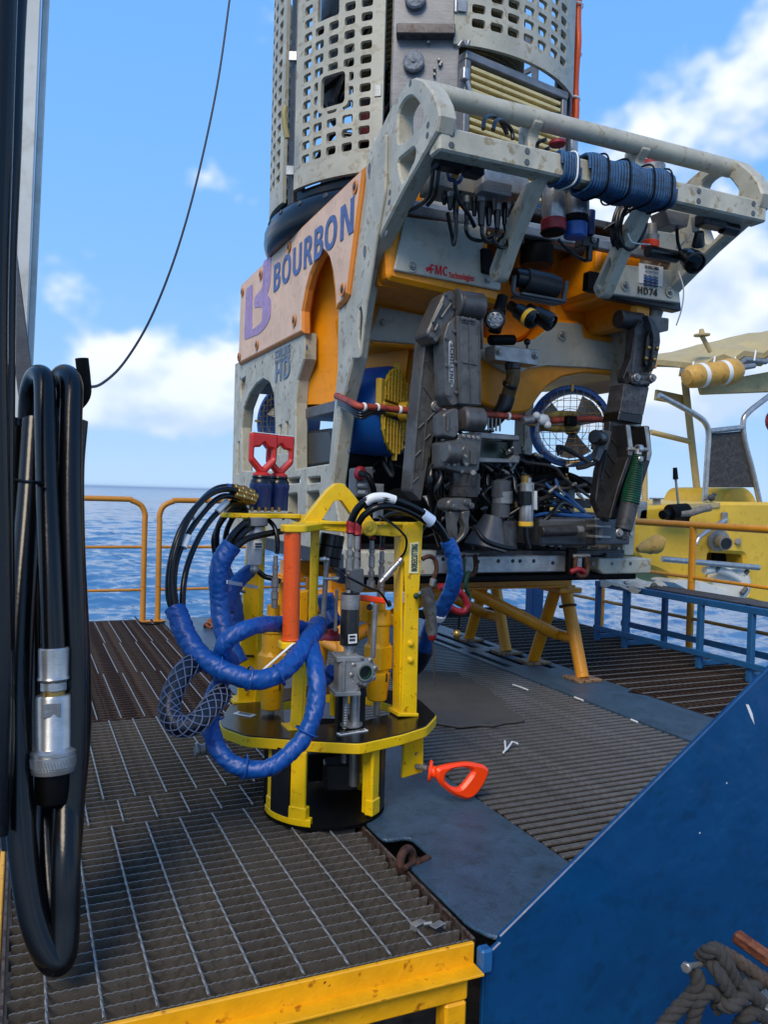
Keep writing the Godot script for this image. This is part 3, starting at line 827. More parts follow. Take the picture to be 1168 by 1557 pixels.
func thruster(c: Vector3, d: Vector3, r: float, long: float, solid_guard: bool, spin: float):
	var z := d.normalized()
	var x := Vector3.UP.cross(z).normalized()
	var T := Transform3D(Basis(x, Vector3.UP, z), c)
	var t := Node3D.new()
	t.name = "thruster"
	rov.add_child(t, true)
	var duct := mb().lathe([Vector2(r * 0.84, -long), Vector2(r * 0.93, -long), Vector2(r * 0.98, -long * 0.5), Vector2(r, -0.05), Vector2(r, -0.015), Vector2(r * 0.97, 0.0), Vector2(r * 0.90, 0.0), Vector2(r * 0.86, -0.02), Vector2(r * 0.82, -0.07), Vector2(r * 0.82, -long), Vector2(r * 0.84, -long)], Vector3.ZERO, Vector3.BACK, 48)
	obj("duct", duct, M("thruster_blue"), t)
	var hub := mb().lathe([Vector2(0, 0.02), Vector2(r * 0.12, 0.015), Vector2(r * 0.2, -0.03), Vector2(r * 0.22, -long * 0.7), Vector2(r * 0.12, -long), Vector2(0, -long * 1.05)], Vector3(0, 0, -0.02), Vector3.BACK, 24)
	obj("hub", hub, M("guard_yellow") if solid_guard else M("dark_metal"), t)
	for k in 3:
		var a := spin + TAU * k / 3.0
		var b := mb()
		var rows := []
		for i in 6:
			var f := i / 5.0
			var rr := lerpf(r * 0.2, r * 0.79, f)
			var w := r * lerpf(0.2, 0.5, f)
			var tw := lerpf(0.9, 0.35, f)
			var row := []
			for s in [-1.0, -0.4, 0.3, 1.0]:
				row.append(Vector3(rr * cos(s * w / rr * cos(tw) * 0.9), rr * sin(s * w / rr * cos(tw) * 0.9), -long * 0.5 + s * w * sin(tw) - 0.01 * (1.0 - s * s)))
			rows.append(row)
		for i in 5:
			for s in 3:
				for off in [0.003, -0.003]:
					var o := Vector3(0, 0, off)
					b.face([rows[i][s] + o, rows[i][s + 1] + o, rows[i + 1][s + 1] + o, rows[i + 1][s] + o], Vector3(0, 0, off))
		var bo := obj("blade", b, mat("blade_grey", Color(0.74, 0.725, 0.69), 0.5, 0.0, "clean", 2.0), t)
		bo.rotation.z = a
	if solid_guard:
		# a moulded guard of close vertical and cross fins
		var g := mb()
		for i in range(-4, 5):
			var px := r * 0.205 * i
			var hh := sqrt(maxf(0.0, r * r * 0.86 - px * px))
			if absf(px) < 0.01: hh = r * 1.05
			for s in [-1.0, 1.0]: g.box(Vector3(px, s * (hh * 0.5 + r * 0.11), 0.006), Vector3(0.006, hh - r * 0.16, 0.026), Basis(), 0.001)
		for y in [0.3, 0.5, 0.7, -0.3, -0.5, -0.7]: g.box(Vector3(0, y * r, 0.002), Vector3(r * 1.72 * sqrt(1.0 - y * y), 0.006, 0.02), Basis(), 0.001)
		var rm := PackedVector3Array()
		for s in 48: rm.append(Vector3(cos(TAU * s / 48) * r * 0.93, sin(TAU * s / 48) * r * 0.93, 0.008))
		g.tube(rm, 0.007, 8, true)
		obj("guard_fins", g, M("guard_yellow"), t)
		obj("guard_crossbar", mb().box(Vector3(0, 0, 0.014), Vector3(r * 1.9, r * 0.24, 0.024), Basis(), 0.006).cyl(Vector3(0, 0, 0.03), Vector3(0, 0, 0.075), r * 0.22).box(Vector3(-r * 0.93, 0.05, 0.0), Vector3(0.06, 0.17, 0.03)).box(Vector3(r * 0.93, 0.05, 0.0), Vector3(0.06, 0.17, 0.03)), M("guard_yellow"), t)
	else:
		var g := mb()
		for i in range(-5, 6):
			var p := r * 0.155 * i
			var hh := sqrt(r * r * 0.8 - p * p)
			g.cyl(Vector3(p, -hh, 0.012), Vector3(p, hh, 0.012), 0.0018, -1, 6)
			if absi(i) < 5: g.cyl(Vector3(-hh, p, 0.016), Vector3(hh, p, 0.016), 0.0018, -1, 6)
		for q in [0.42, 0.68]:
			var ring := PackedVector3Array()
			for s in 40: ring.append(Vector3(cos(TAU * s / 40) * r * q, sin(TAU * s / 40) * r * q, 0.02))
			g.tube(ring, 0.002, 6, true)
		obj("wire_guard", g, M("brass"), t)
		for s in 4:
			var a := PI / 4 + PI / 2 * s + 0.75
			obj("clip", mb().box(Vector3(cos(a) * r * 0.93, sin(a) * r * 0.93, 0.006), Vector3(0.018, 0.045, 0.02), Basis(Vector3.BACK, a + PI / 2)), M("brass"), t)
	t.transform = T
	return t

func rov_body():
	rov = thing("underwater_vehicle", "big pale grey and yellow underwater vehicle with two folded manipulator arms standing on a trestle", "underwater vehicle")
	side_frame(1.36, true)
	side_frame(2.975, false)
	# beam and bar across the front, at the height of the hoops
	var beam := mb().box(Vector3(2.205, 2.335, -2.735), Vector3(1.66, 0.092, 0.085), Basis(), 0.008)
	var bo := obj("front_beam", beam, M("frame_paint"), rov)
	for q in [Vector3(1.424, 2.388, -2.69), Vector3(1.755, 2.381, -2.69), Vector3(2.629, 2.355, -2.69), Vector3(2.95, 2.347, -2.69)]:
		for y in [2.357, 2.315]: obj("dark_hole_disc", mb().cyl(Vector3(q.x, y, -2.70), Vector3(q.x, y, -2.690), 0.0125, -1, 14, 0.001), M("dark_metal"), bo)  # pairs of holes in the beam, drawn as discs of dark colour
	obj("top_bar", mb().cyl(Vector3(1.40, 2.585, -2.875), Vector3(3.0, 2.585, -2.875), 0.041, -1, 24), M("frame_paint"), rov)
	for x in [1.82, 2.38]:
		obj("bar_bracket", mb().prism(soften(va([-2.83, 2.56, -2.90, 2.62, -2.96, 2.58, -2.96, 2.48, -2.92, 2.40, -2.86, 2.38, -2.88, 2.52]), 0.02), [], 0.05, XP(x + 0.06), 0.006), M("frame_paint"), rov)
		obj("knee_brace", mb().prism(soften(va([-2.70, 2.29, -2.75, 2.29, -2.92, 2.1, -3.02, 1.955, -3.06, 1.945, -3.10, 2.0, -2.95, 2.2, -2.84, 2.29]), 0.02), [soften(va([-2.97, 2.08, -3.04, 1.985, -3.065, 2.01, -2.985, 2.12]), 0.01)], 0.055, XP(x + 0.02), 0.006), M("frame_paint"), rov)
	# side panel with the owner's name, standing proud of the foam
	var arch := va([-4.154,1.843,-4.166,1.98,-4.108,2.082,-4.049,2.144,-3.969,2.189,-3.91,2.21,-3.862,2.214,-3.812,2.191,-3.762,2.15,-3.71,2.074,-3.666,1.971,-3.65,1.874])
	var pp := va([-5.557,2.433,-3.349,2.456,-3.508,1.931,-3.557,1.905,-3.651,1.89,-3.666,1.971,-3.71,2.074,-3.762,2.15,-3.812,2.191,-3.862,2.214,-3.91,2.21,-3.969,2.189,-4.049,2.144,-4.108,2.082,-4.166,1.98,-4.156,1.864,-5.577,1.883])
	obj("side_panel", mb().prism(pp, [], 0.05, XP(1.34), 0.012), M("foam_orange"), rov)
	var sp := obj("panel_face", mb().prism(MB.inset(pp if MB.area(pp) > 0.0 else rev(pp), 0.016), [], 0.006, XP(1.3375), 0.002), M("faded_pink"), rov)
	for q in [Vector3(1.338, 2.389, -3.431), Vector3(1.336, 1.958, -3.55), Vector3(1.336, 2.384, -4.421), Vector3(1.336, 2.368, -5.012), Vector3(1.336, 2.362, -5.479), Vector3(1.336, 1.95, -4.288), Vector3(1.336, 1.939, -5.066), Vector3(1.336, 1.93, -5.528)]:
		obj("bolt_recess", mb().lathe([Vector2(0.031, 0.006), Vector2(0.030, 0.0085), Vector2(0.022, 0.0085), Vector2(0.02, 0.0065), Vector2(0, 0.0065)], q, Vector3.LEFT, 20), M("foam_orange"), sp)
		obj("bolt", mb().cyl(q + Vector3(-0.006, 0, 0), q + Vector3(-0.0095, 0, 0), 0.017, -1, 14, 0.001).cyl(q + Vector3(-0.006, 0, 0), q + Vector3(-0.013, 0, 0), 0.008, -1, 6, 0.001), M("arm_dark"), sp)
	# lettering: the direction along -z reads from far to near
	var W := Basis(Vector3(0, 0, 1), Vector3(0, 1, 0), Vector3(-1, 0, 0))
	var p0 := Vector3(1.335, 2.273, -4.722)
	var p1 := Vector3(1.335, 2.237, -3.445)
	writing("lettering", "BOURBON", Transform3D(W, (p0 + p1) * 0.5 + Vector3(0, 0.016, 0)), 0.165, M("ink_blue"), sp, absf(p1.z - p0.z), "bold", 0.003)
	var logo := soften(va([-5.406,2.026,-5.386,2.359,-5.215,2.36,-5.203,2.057,-4.965,2.069,-4.959,2.161,-5.167,2.194,-5.156,2.259,-4.97,2.281,-4.969,2.439,-4.793,2.434,-4.792,2.27,-4.859,2.213,-4.768,2.167,-4.773,2.062,-4.871,2.02,-5.037,2.004]), 0.03)
	obj("emblem", mb().prism(logo, [], 0.003, XP(1.3345), 0.0), M("ink_purple"), sp)
	writing("lettering", "SCHILLING", Transform3D(W, Vector3(1.356, 1.827, -4.579)), 0.05, M("ink_faded"), rov, 0.30, "bold")
	writing("lettering", "ROBOTICS", Transform3D(W, Vector3(1.356, 1.785, -4.575)), 0.022, M("ink_faded"), rov, 0.30, "bold")
	writing("lettering", "HD", Transform3D(W, Vector3(1.356, 1.72, -4.569)), 0.12, M("ink_faded"), rov, 0.29, "bold")
	# foam: the long body with an arched recess in its left side
	var foam := mb()
	var notch := va([-5.70, 1.72, -5.70, 2.43, -3.33, 2.43, -3.33, 1.94])
	var na := va([-3.859,1.94,-3.886,2.044,-3.932,2.144,-3.997,2.227,-4.06,2.267,-4.133,2.271,-4.194,2.245,-4.266,2.191,-4.328,2.122,-4.376,2.005,-4.393,1.916,-4.4,1.715])
	notch.append_array(na)
	notch.append_array(va([-4.36, 1.48, -4.42, 1.48, -4.42, 1.72]))
	foam.prism(notch, [], 0.42, XP(1.415), 0.012)
	# the recess has a scooped wall that runs from its far edge inwards and towards the camera
	var sc := mb()
	var rows := []
	var edge := va([-4.404,1.507,-4.381,1.656,-4.344,1.778,-4.331,1.903,-4.315,1.991,-4.267,2.107,-4.206,2.175,-4.135,2.228,-4.074,2.254,-4.013,2.255])
	for q in edge:
		var row := []
		for i in 13:
			var f := i / 12.0
			var low := clampf((1.75 - q.y) / 0.3, 0.0, 1.0)
			row.append(Vector3(1.405 + 0.36 * pow(f, 1.25 - 0.35 * low) - 0.06 * low * sin(f * PI), q.y - 0.12 * f * f * low, q.x + 0.62 * pow(f, 0.9)))
		rows.append(row)
	for j in rows.size() - 1:
		for i in 12:
			var a0: Vector3 = rows[j][i]
			var a1: Vector3 = rows[j][i + 1]
			var b0: Vector3 = rows[j + 1][i]
			var b1: Vector3 = rows[j + 1][i + 1]
			var nm := func(jj: int, ii: int) -> Vector3:
				var u: Vector3 = rows[jj][mini(ii + 1, 12)] - rows[jj][maxi(ii - 1, 0)]
				var w: Vector3 = rows[mini(jj + 1, rows.size() - 1)][ii] - rows[maxi(jj - 1, 0)][ii]
				var c := u.cross(w).normalized()
				return c if c.x < 0.0 else -c
			var d := Vector3(0.05, 0, -0.05)
			sc.t3(a0, a1, b0, nm.call(j, i), nm.call(j, i + 1), nm.call(j + 1, i)); sc.t3(a1, b1, b0, nm.call(j, i + 1), nm.call(j + 1, i + 1), nm.call(j + 1, i))
			sc.face([a0 + d, a1 + d, b1 + d, b0 + d], Vector3(1, 0, -1))
			if j == 0: sc.face([a0, a1, a1 + d, a0 + d], Vector3.DOWN)
	obj("foam_scoop", sc, M("foam_yellow"), rov)
	foam.box(Vector3(2.205, 2.1, -4.85), Vector3(0.82, 0.66, 1.7), Basis(), 0.02)
	foam.box(Vector3(2.78, 2.1, -4.7), Vector3(0.36, 0.64, 2.0), Basis(), 0.02)
	obj("foam_body", foam, M("foam_yellow"), rov)
	var cross := mb()
	cross.box(Vector3(1.52, 1.455, -4.03), Vector3(0.2, 0.06, 0.72), Basis(), 0.006)
	cross.box(Vector3(1.55, 1.74, -5.1), Vector3(0.2, 0.06, 1.2), Basis(), 0.006)
	obj("side_rail", cross, M("dark_metal"), rov)

	# front of the foam: an upper lip, the camera bay, a lower apron with arches over the thrusters
	zp("foam_lip", soften(va([1.398,2.209,1.421,1.948,1.999,1.907,2.019,1.955,1.919,2.002,1.921,2.234]), 0.025), -3.235, 0.5, M("foam_yellow"), rov, [], 0.018)
	zp("front_panel", soften(va([1.484,2.218,1.442,1.984,1.977,1.964,1.979,2.018,1.885,2.026,1.874,2.14,1.898,2.241]), 0.012), -3.215, 0.02, M("panel_paint"), rov, [], 0.004)
	zp("foam_lip", soften(va([2.666,2.2,2.665,2.047,3.082,2.042,3.064,2.229]), 0.02), -3.30, 0.4, M("foam_yellow"), rov, [], 0.018)
	zp("worn_edge", soften(va([2.621,2.106,2.613,2.019,3.09,2.003,3.068,2.115]), 0.02), -3.25, 0.06, mat("worn_black", Color(0.22, 0.22, 0.23), 0.45, 0.0, "dirt", 2.0), rov, [], 0.012)
	zp("front_panel", soften(va([2.612,2.028,2.67,2.18,3.022,2.195,3.051,2.036]), 0.01), -3.22, 0.03, M("panel_paint"), rov, [], 0.004)
	var apron := soften(va([1.494,1.957,2.014,1.971,2.153,1.845,2.253,1.828,2.415,1.831,2.529,1.898,2.589,1.982,2.783,1.996,2.817,1.939,3.304,1.916,3.267,1.669,3.099,1.719,2.804,1.715,2.657,1.682,2.561,1.624,2.5,1.553,2.453,1.48,2.347,1.463,2.166,1.498,2.047,1.574,1.986,1.669,1.852,1.755,1.524,1.739]), 0.03)
	zp("foam_apron", apron, -3.66, 0.55, M("foam_yellow"), rov, [], 0.022)
	zp("apron_panel", soften(va([1.561,1.927,1.858,1.91,2.028,1.87,2.13,1.804,2.344,1.832,2.457,1.861,2.522,1.909,2.579,1.967,2.759,1.977,2.78,1.901,3.125,1.888,3.108,1.747,2.813,1.743,2.542,1.73,2.422,1.702,2.354,1.665,2.277,1.672,2.133,1.737,2.013,1.765,1.844,1.769,1.517,1.761]), 0.012), -3.645, 0.02, M("panel_paint"), rov, [], 0.004)
	zp("foam_back", va([1.684,2.518,3.745,2.642,3.725,1.881,1.704,1.846]), -4.12, 0.06, M("foam_yellow"), rov)
	# steps of the foam on the right of the camera bay
	var a := Vector3(2.808, 1.927, -3.66)
	obj("foam_step", mb().box(Vector3((a.x + 2.93) / 2, a.y + 0.10, -3.50), Vector3(2.93 - a.x, 0.2, 0.42), Basis(), 0.022), M("foam_yellow"), rov)
	var b := Vector3(2.639, 2.08, -3.45)
	obj("foam_step", mb().box(Vector3((b.x + 2.93) / 2, b.y + 0.12, -3.62), Vector3(2.93 - b.x, 0.26, 0.5), Basis(), 0.022), M("foam_yellow"), rov)
	var ramp := va([2.298,2.248,2.403,2.504,2.831,2.502,2.828,2.25,2.761,2.044,2.582,1.978,2.534,1.913,2.427,1.856,2.305,1.854])
	zp("bay_wall", soften(ramp, 0.03), -3.82, 0.3, M("foam_yellow"), rov, [], 0.02)
	for q in [Vector3(1.526, 2.011, -3.215), Vector3(1.9, 2.001, -3.215), Vector3(2.69, 2.079, -3.215), Vector3(2.971, 2.082, -3.215), Vector3(1.575, 1.849, -3.64), Vector3(2.629, 1.902, -3.64), Vector3(3.049, 1.822, -3.64)]:
		obj("washer", mb().lathe([Vector2(0.024, 0), Vector2(0.026, 0.003), Vector2(0.019, 0.004), Vector2(0.017, 0.0005), Vector2(0, 0.0005)], q, Vector3.BACK, 20), M("panel_paint"), rov)
		bolt(q + Vector3(0, 0, 0.001), Vector3.BACK, 0.009, rov, M("dull_steel"))
	# lettering on the front
	var tilt := Basis()
	writing("lettering", "FMC", Transform3D(tilt, Vector3(1.654, 2.011, -3.213)), 0.042, M("ink_red"), rov, 0.085)
	writing("lettering", "Technologies", Transform3D(tilt, Vector3(1.77, 1.998, -3.213)), 0.026, M("ink_red"), rov, 0.128, "bold")
	obj("emblem", mb().prism(va([1.592,2.014,1.611,2.022,1.615,2.006,1.596,1.997]), [], 0.002, ZP(-3.213), 0.0), M("ink_red"), rov)
	var plate := zp("maker_plate", va([2.771,2.2,2.926,2.202,2.926,2.103,2.775,2.103]), -3.2165, 0.004, M("label_white"), rov, [], 0.001)
	writing("lettering", "SCHILLING", Transform3D(tilt, Vector3(2.848, 2.186, -3.212)), 0.016, M("ink_black"), plate, 0.088)
	writing("lettering", "ROBOTICS", Transform3D(tilt, Vector3(2.849, 2.164, -3.212)), 0.009, M("ink_faded"), plate, 0.08)
	for k in 4:
		var w := va([])
		var c := Vector3(2.846, 2.147, -3.212)
		for i in 13: w.append(Vector2(c.x - 0.045 + 0.09 * i / 12.0, c.y - k * 0.014 + sin(i * 1.6) * 0.003))
		for i in range(12, -1, -1): w.append(Vector2(c.x - 0.045 + 0.09 * i / 12.0, c.y - 0.010 - k * 0.014 + sin(i * 1.6) * 0.003))
		obj("wave_mark", mb().prism(w, [], 0.002, ZP(-3.2125), 0.0), M(["ink_faded", "cord_blue", "ink_navy", "ink_navy"][k]), plate)
	writing("lettering", "HD74", Transform3D(tilt, Vector3(2.828, 2.067, -3.216)), 0.036, M("ink_black"), rov, 0.125)

	# thrusters
	thruster(Vector3(1.691, 1.434, -3.72), Vector3(0.72, 0, 0.69), 0.225, 0.24, true, 0.3)
	thruster(Vector3(2.729, 1.421, -3.68), Vector3(-0.66, -0.05, 0.75), 0.225, 0.16, false, 0.7)
	thruster(Vector3(1.75, 1.55, -5.95), Vector3(-0.9, 0, 0.43), 0.26, 0.2, false, 0.2)

	# skid: the long low beam at the bottom of the front
	zp("skid_beam", va([1.42, 0.735, 2.66, 0.735, 2.66, 0.648, 1.42, 0.648]), -3.44, 0.11, M("aluminium"), rov, [], 0.006)
	for px in [Vector3(1.84, 0.719, -3.44), Vector3(2.033, 0.705, -3.44), Vector3(2.149, 0.707, -3.44), Vector3(2.233, 0.707, -3.44), Vector3(2.275, 0.706, -3.44), Vector3(2.357, 0.706, -3.44), Vector3(2.473, 0.695, -3.44)]:
		obj("dark_hole_disc", mb().cyl(px, px + Vector3(0, 0, 0.0015), 0.010, -1, 12, 0.0), M("ink_black"), rov)  # black disc painted where a hole goes dark
	zp("skid_end", soften(va([2.75, 0.715, 3.10, 0.715, 3.10, 0.635, 2.78, 0.635, 2.75, 0.66]), 0.01), -3.42, 0.13, M("frame_paint"), rov, [], 0.012)
	for px in [Vector3(2.714, 0.691, -3.42), Vector3(2.834, 0.69, -3.42), Vector3(2.956, 0.689, -3.42)]:
		obj("dark_hole_disc", mb().cyl(px, px + Vector3(0, 0, 0.0015), 0.010, -1, 12, 0.0), M("dark_metal"), rov)  # dark disc in place of an open hole
	zp("skid_runner", va([1.40, 0.64, 1.40, 0.60, 3.04, 0.60, 3.04, 0.64]), -3.46, 0.2, M("black_rubber"), rov, [], 0.01)
	zp("skid_end", va([1.36, 0.76, 1.36, 0.64, 1.80, 0.64, 1.80, 0.76]), -3.425, 0.1, M("frame_paint"), rov, [], 0.01)
	var floor_b := mb()
	floor_b.box(Vector3(2.205, 0.74, -4.6), Vector3(1.6, 0.03, 2.2), Basis(), 0.004)
	for x in [1.5, 2.9]: floor_b.box(Vector3(x, 0.69, -4.6), Vector3(0.12, 0.1, 2.25), Basis(), 0.006)
	obj("skid_floor", floor_b, M("arm_dark"), rov)

func rev(p: PackedVector2Array) -> PackedVector2Array:
	var q := p.duplicate()
	q.reverse()
	return q

func arm_left():
	# the seven-function arm, folded: the upper arm rises from the skid, the forearm hangs from the elbow
	var a := Node3D.new()
	a.name = "manipulator_arm"
	rov.add_child(a, true)
	zp("upper_arm", soften(va([1.577,1.716,1.652,1.679,1.658,1.405,1.611,1.173,1.581,0.992,1.526,1.039,1.547,1.372]), 0.012), -3.17, 0.1, M("arm_metal"), a, [], 0.008)
	var rib := mb()
	for s in [[Vector3(1.58, 1.603, -3.168), Vector3(1.646, 1.518, -3.168)], [Vector3(1.574, 1.489, -3.168), Vector3(1.61, 1.444, -3.168)], [Vector3(1.594, 1.343, -3.168), Vector3(1.638, 1.389, -3.168)], [Vector3(1.584, 1.257, -3.168), Vector3(1.615, 1.287, -3.168)], [Vector3(1.554, 1.307, -3.168), Vector3(1.582, 1.334, -3.168)], [Vector3(1.542, 1.187, -3.168), Vector3(1.57, 1.214, -3.168)], [Vector3(1.533, 1.073, -3.168), Vector3(1.561, 1.097, -3.168)]]:
		rib.bar(s[0], s[1], 0.006, 0.010, Vector3.BACK)
	for s in [[Vector3(1.58, 1.697, -3.168), Vector3(1.552, 1.375, -3.168)], [Vector3(1.552, 1.375, -3.168), Vector3(1.534, 1.045, -3.168)], [Vector3(1.645, 1.672, -3.168), Vector3(1.65, 1.41, -3.168)], [Vector3(1.594, 1.366, -3.168), Vector3(1.579, 1.137, -3.168)]]:
		rib.bar(s[0], s[1], 0.005, 0.008, Vector3.BACK)
	stuff(obj("raised_ribs", rib, M("arm_metal"), a))
	bolt(Vector3(1.634, 1.409, -3.168), Vector3.BACK, 0.014, a, M("dull_steel"))
	zp("shoulder_housing", soften(va([1.611,1.875,1.642,1.895,1.671,1.879,1.671,1.793,1.623,1.721,1.584,1.654,1.53,1.695]), 0.02), -3.07, 0.13, M("arm_metal"), a, [], 0.008)
	var slot := mb()
	for s in [[Vector3(1.599, 1.827, -3.062), Vector3(1.558, 1.746, -3.062)], [Vector3(1.64, 1.832, -3.062), Vector3(1.598, 1.772, -3.062)], [Vector3(1.58, 1.737, -3.062), Vector3(1.569, 1.714, -3.062)]]:
		slot.tube(PackedVector3Array([s[0], s[1]]), 0.007, 12).ball(s[0], 0.007).ball(s[1], 0.007)
	stuff(obj("raised_ridges", slot, M("arm_metal"), a))
	for q in [Vector3(1.639, 1.853, -3.068), Vector3(1.614, 1.869, -3.068), Vector3(1.656, 1.819, -3.068), Vector3(1.576, 1.674, -3.068), Vector3(1.554, 1.689, -3.068)]: bolt(q, Vector3.BACK, 0.005, a, M("dark_metal"))
	var e0 := Vector3(1.678, 1.84, -3.08)
	var e1 := Vector3(1.802, 1.83, -3.08)
	obj("elbow_drum", mb().cyl(e0, Vector3(e1.x, e0.y, e0.z - 0.0), 0.058, -1, 28, 0.01), M("arm_metal"), a)
	obj("elbow_drum", mb().cyl(e0 - Vector3(0.012, 0, 0), e0 + Vector3(0.004, 0, 0), 0.064, -1, 28, 0.006), M("arm_metal"), a)
	# forearm: a tapering box with ribs; its left cheek carries raised lettering
	zp("forearm", soften(va([1.647,1.778,1.762,1.769,1.781,1.409,1.672,1.409,1.661,1.557]), 0.008), -3.02, 0.12, M("arm_metal"), a, [], 0.008)
	zp("forearm_cheek", soften(va([1.596,1.681,1.616,1.746,1.653,1.775,1.678,1.411,1.643,1.4,1.611,1.444]), 0.012), -3.035, 0.1, M("arm_metal"), a, [], 0.006)
	zp("badge", soften(va([1.619,1.664,1.634,1.677,1.644,1.653,1.653,1.489,1.641,1.469,1.628,1.487]), 0.012), -3.032, 0.012, M("aluminium"), a, [], 0.003)
	writing("lettering", "SCHILLING", Transform3D(Basis(Vector3.BACK, -PI / 2), Vector3(1.635, 1.573, -3.031)), 0.017, M("arm_dark"), a, 0.17)
	var fr := mb()
	for s in [[Vector3(1.703, 1.754, -3.018), Vector3(1.725, 1.418, -3.018)], [Vector3(1.755, 1.754, -3.018), Vector3(1.773, 1.422, -3.018)], [Vector3(1.656, 1.76, -3.018), Vector3(1.674, 1.42, -3.018)], [Vector3(1.681, 1.583, -3.018), Vector3(1.751, 1.579, -3.018)], [Vector3(1.672, 1.753, -3.018), Vector3(1.732, 1.749, -3.018)]]:
		fr.bar(s[0], s[1], 0.004, 0.006, Vector3.BACK)
	stuff(obj("raised_ribs", fr, M("arm_metal"), a))
	for q in [Vector3(1.673, 1.766, -3.015), Vector3(1.689, 1.765, -3.015), Vector3(1.708, 1.765, -3.015), Vector3(1.727, 1.764, -3.015), Vector3(1.645, 1.711, -3.03), Vector3(1.606, 1.68, -3.03), Vector3(1.653, 1.583, -3.03), Vector3(1.613, 1.565, -3.03), Vector3(1.66, 1.456, -3.03), Vector3(1.623, 1.445, -3.03)]: bolt(q, Vector3.BACK, 0.005, a, M("dark_metal"))
	zp("guard_strip", va([1.787,1.804,1.801,1.795,1.806,1.66,1.796,1.659]), -3.06, 0.04, M("arm_metal"), a, [], 0.004)
	# wrist
	var w0 := Vector3(1.689, 1.348, -3.03)
	var w1 := Vector3(1.792, 1.346, -3.03)
	obj("wrist_drum", mb().cyl(w0, Vector3(w1.x, w0.y, w0.z), 0.053, -1, 26, 0.01), M("arm_metal"), a)
	zp("wrist_cheek", soften(va([1.585,1.358,1.634,1.388,1.659,1.385,1.665,1.294,1.647,1.261,1.591,1.269]), 0.012), -3.0, 0.1, M("arm_metal"), a, [], 0.006)
	obj("raised_ridge", mb().tube(PackedVector3Array([Vector3(1.607, 1.351, -2.995), Vector3(1.606, 1.291, -2.995)]), 0.006, 10), M("arm_metal"), a)
	zp("wrist_block", soften(va([1.6,1.245,1.665,1.262,1.665,1.281,1.782,1.293,1.772,1.131,1.712,1.112,1.604,1.136]), 0.012), -3.01, 0.12, M("arm_metal"), a, [], 0.01)
	obj("roll_drum", mb().cyl(Vector3(1.588, 1.202, -2.985), Vector3(1.653, 1.2, -2.985), 0.045, -1, 24, 0.006), M("arm_metal"), a)
	zp("cover", soften(va([1.668,1.209,1.689,1.235,1.737,1.235,1.754,1.213,1.756,1.152,1.683,1.149]), 0.012), -2.995, 0.02, M("arm_metal"), a, [], 0.006)
	obj("raised_ridge", mb().tube(PackedVector3Array([Vector3(1.719, 1.214, -2.99), Vector3(1.721, 1.162, -2.99)]), 0.006, 10), M("arm_metal"), a)
	for q in [Vector3(1.693, 1.188, -2.993), Vector3(1.697, 1.155, -2.993), Vector3(1.689, 1.274, -3.008), Vector3(1.714, 1.273, -3.008), Vector3(1.737, 1.271, -3.008), Vector3(1.759, 1.27, -3.008), Vector3(1.618, 1.155, -3.008), Vector3(1.646, 1.154, -3.008), Vector3(1.685, 1.125, -3.008)]: bolt(q, Vector3.BACK, 0.005, a, M("dull_steel"))
	obj("hydraulic_plug", mb().cyl(Vector3(1.732, 1.121, -2.99), Vector3(1.708, 1.119, -2.95), 0.015, 0.012, 6), M("dull_steel"), a)
	var k0 := Vector3(1.732, 1.125, -3.07)
	obj("wrist_motor", mb().lathe([Vector2(0, 0), Vector2(0.058, 0), Vector2(0.058, 0.06), Vector2(0.063, 0.064), Vector2(0.063, 0.105), Vector2(0.05, 0.108), Vector2(0, 0.108)], k0, Vector3.DOWN, 24), mat("arm_brown", Color(0.36, 0.34, 0.325), 0.38, 0.5, "dirt", 2.0), a)
	obj("wrist_motor", mb().cyl(Vector3(1.773, 1.12, -3.05), Vector3(1.776, 1.03, -3.05), 0.024, -1, 16), M("arm_brown"), a)
	zp("jaw_carrier", soften(va([1.624,0.999,1.649,1.013,1.74,1.016,1.748,0.979,1.73,0.957,1.647,0.958,1.622,0.969]), 0.012), -3.01, 0.1, M("arm_metal"), a, [], 0.008)
	for q in [Vector3(1.658, 0.975, -3.008), Vector3(1.711, 0.995, -3.008), Vector3(1.737, 0.982, -3.008)]: bolt(q, Vector3.BACK, 0.008, a, M("dark_metal"))
	zp("jaw", soften(va([1.64,0.958,1.694,0.959,1.689,0.922,1.68,0.906,1.687,0.881,1.684,0.861,1.698,0.836,1.67,0.833,1.649,0.872]), 0.01), -3.02, 0.045, M("arm_metal"), a, [], 0.006)
	zp("jaw", soften(va([1.689,0.956,1.73,0.963,1.722,0.915,1.727,0.879,1.705,0.846,1.672,0.821,1.665,0.829,1.699,0.862,1.707,0.896,1.69,0.923]), 0.01), -3.0, 0.045, M("arm_metal"), a, [], 0.006)
	hose("arm_hose", vv([1.672,1.35,-3.2,1.657,1.205,-3.2,1.613,1.087,-3.15,1.658,0.973,-3.2,1.715,0.84,-3.25]), 0.022, M("black_hose"), a)
	hose("arm_hose", vv([1.67,1.204,-3.15,1.638,1.116,-3.12,1.664,1.003,-3.15,1.674,0.886,-3.2,1.73,0.801,-3.25]), 0.02, M("black_hose"), a)
	hose("arm_hose", vv([1.611,1.158,-3.12,1.64,1.11,-3.1,1.617,1.037,-3.1,1.678,0.975,-3.15]), 0.014, M("black_hose"), a)

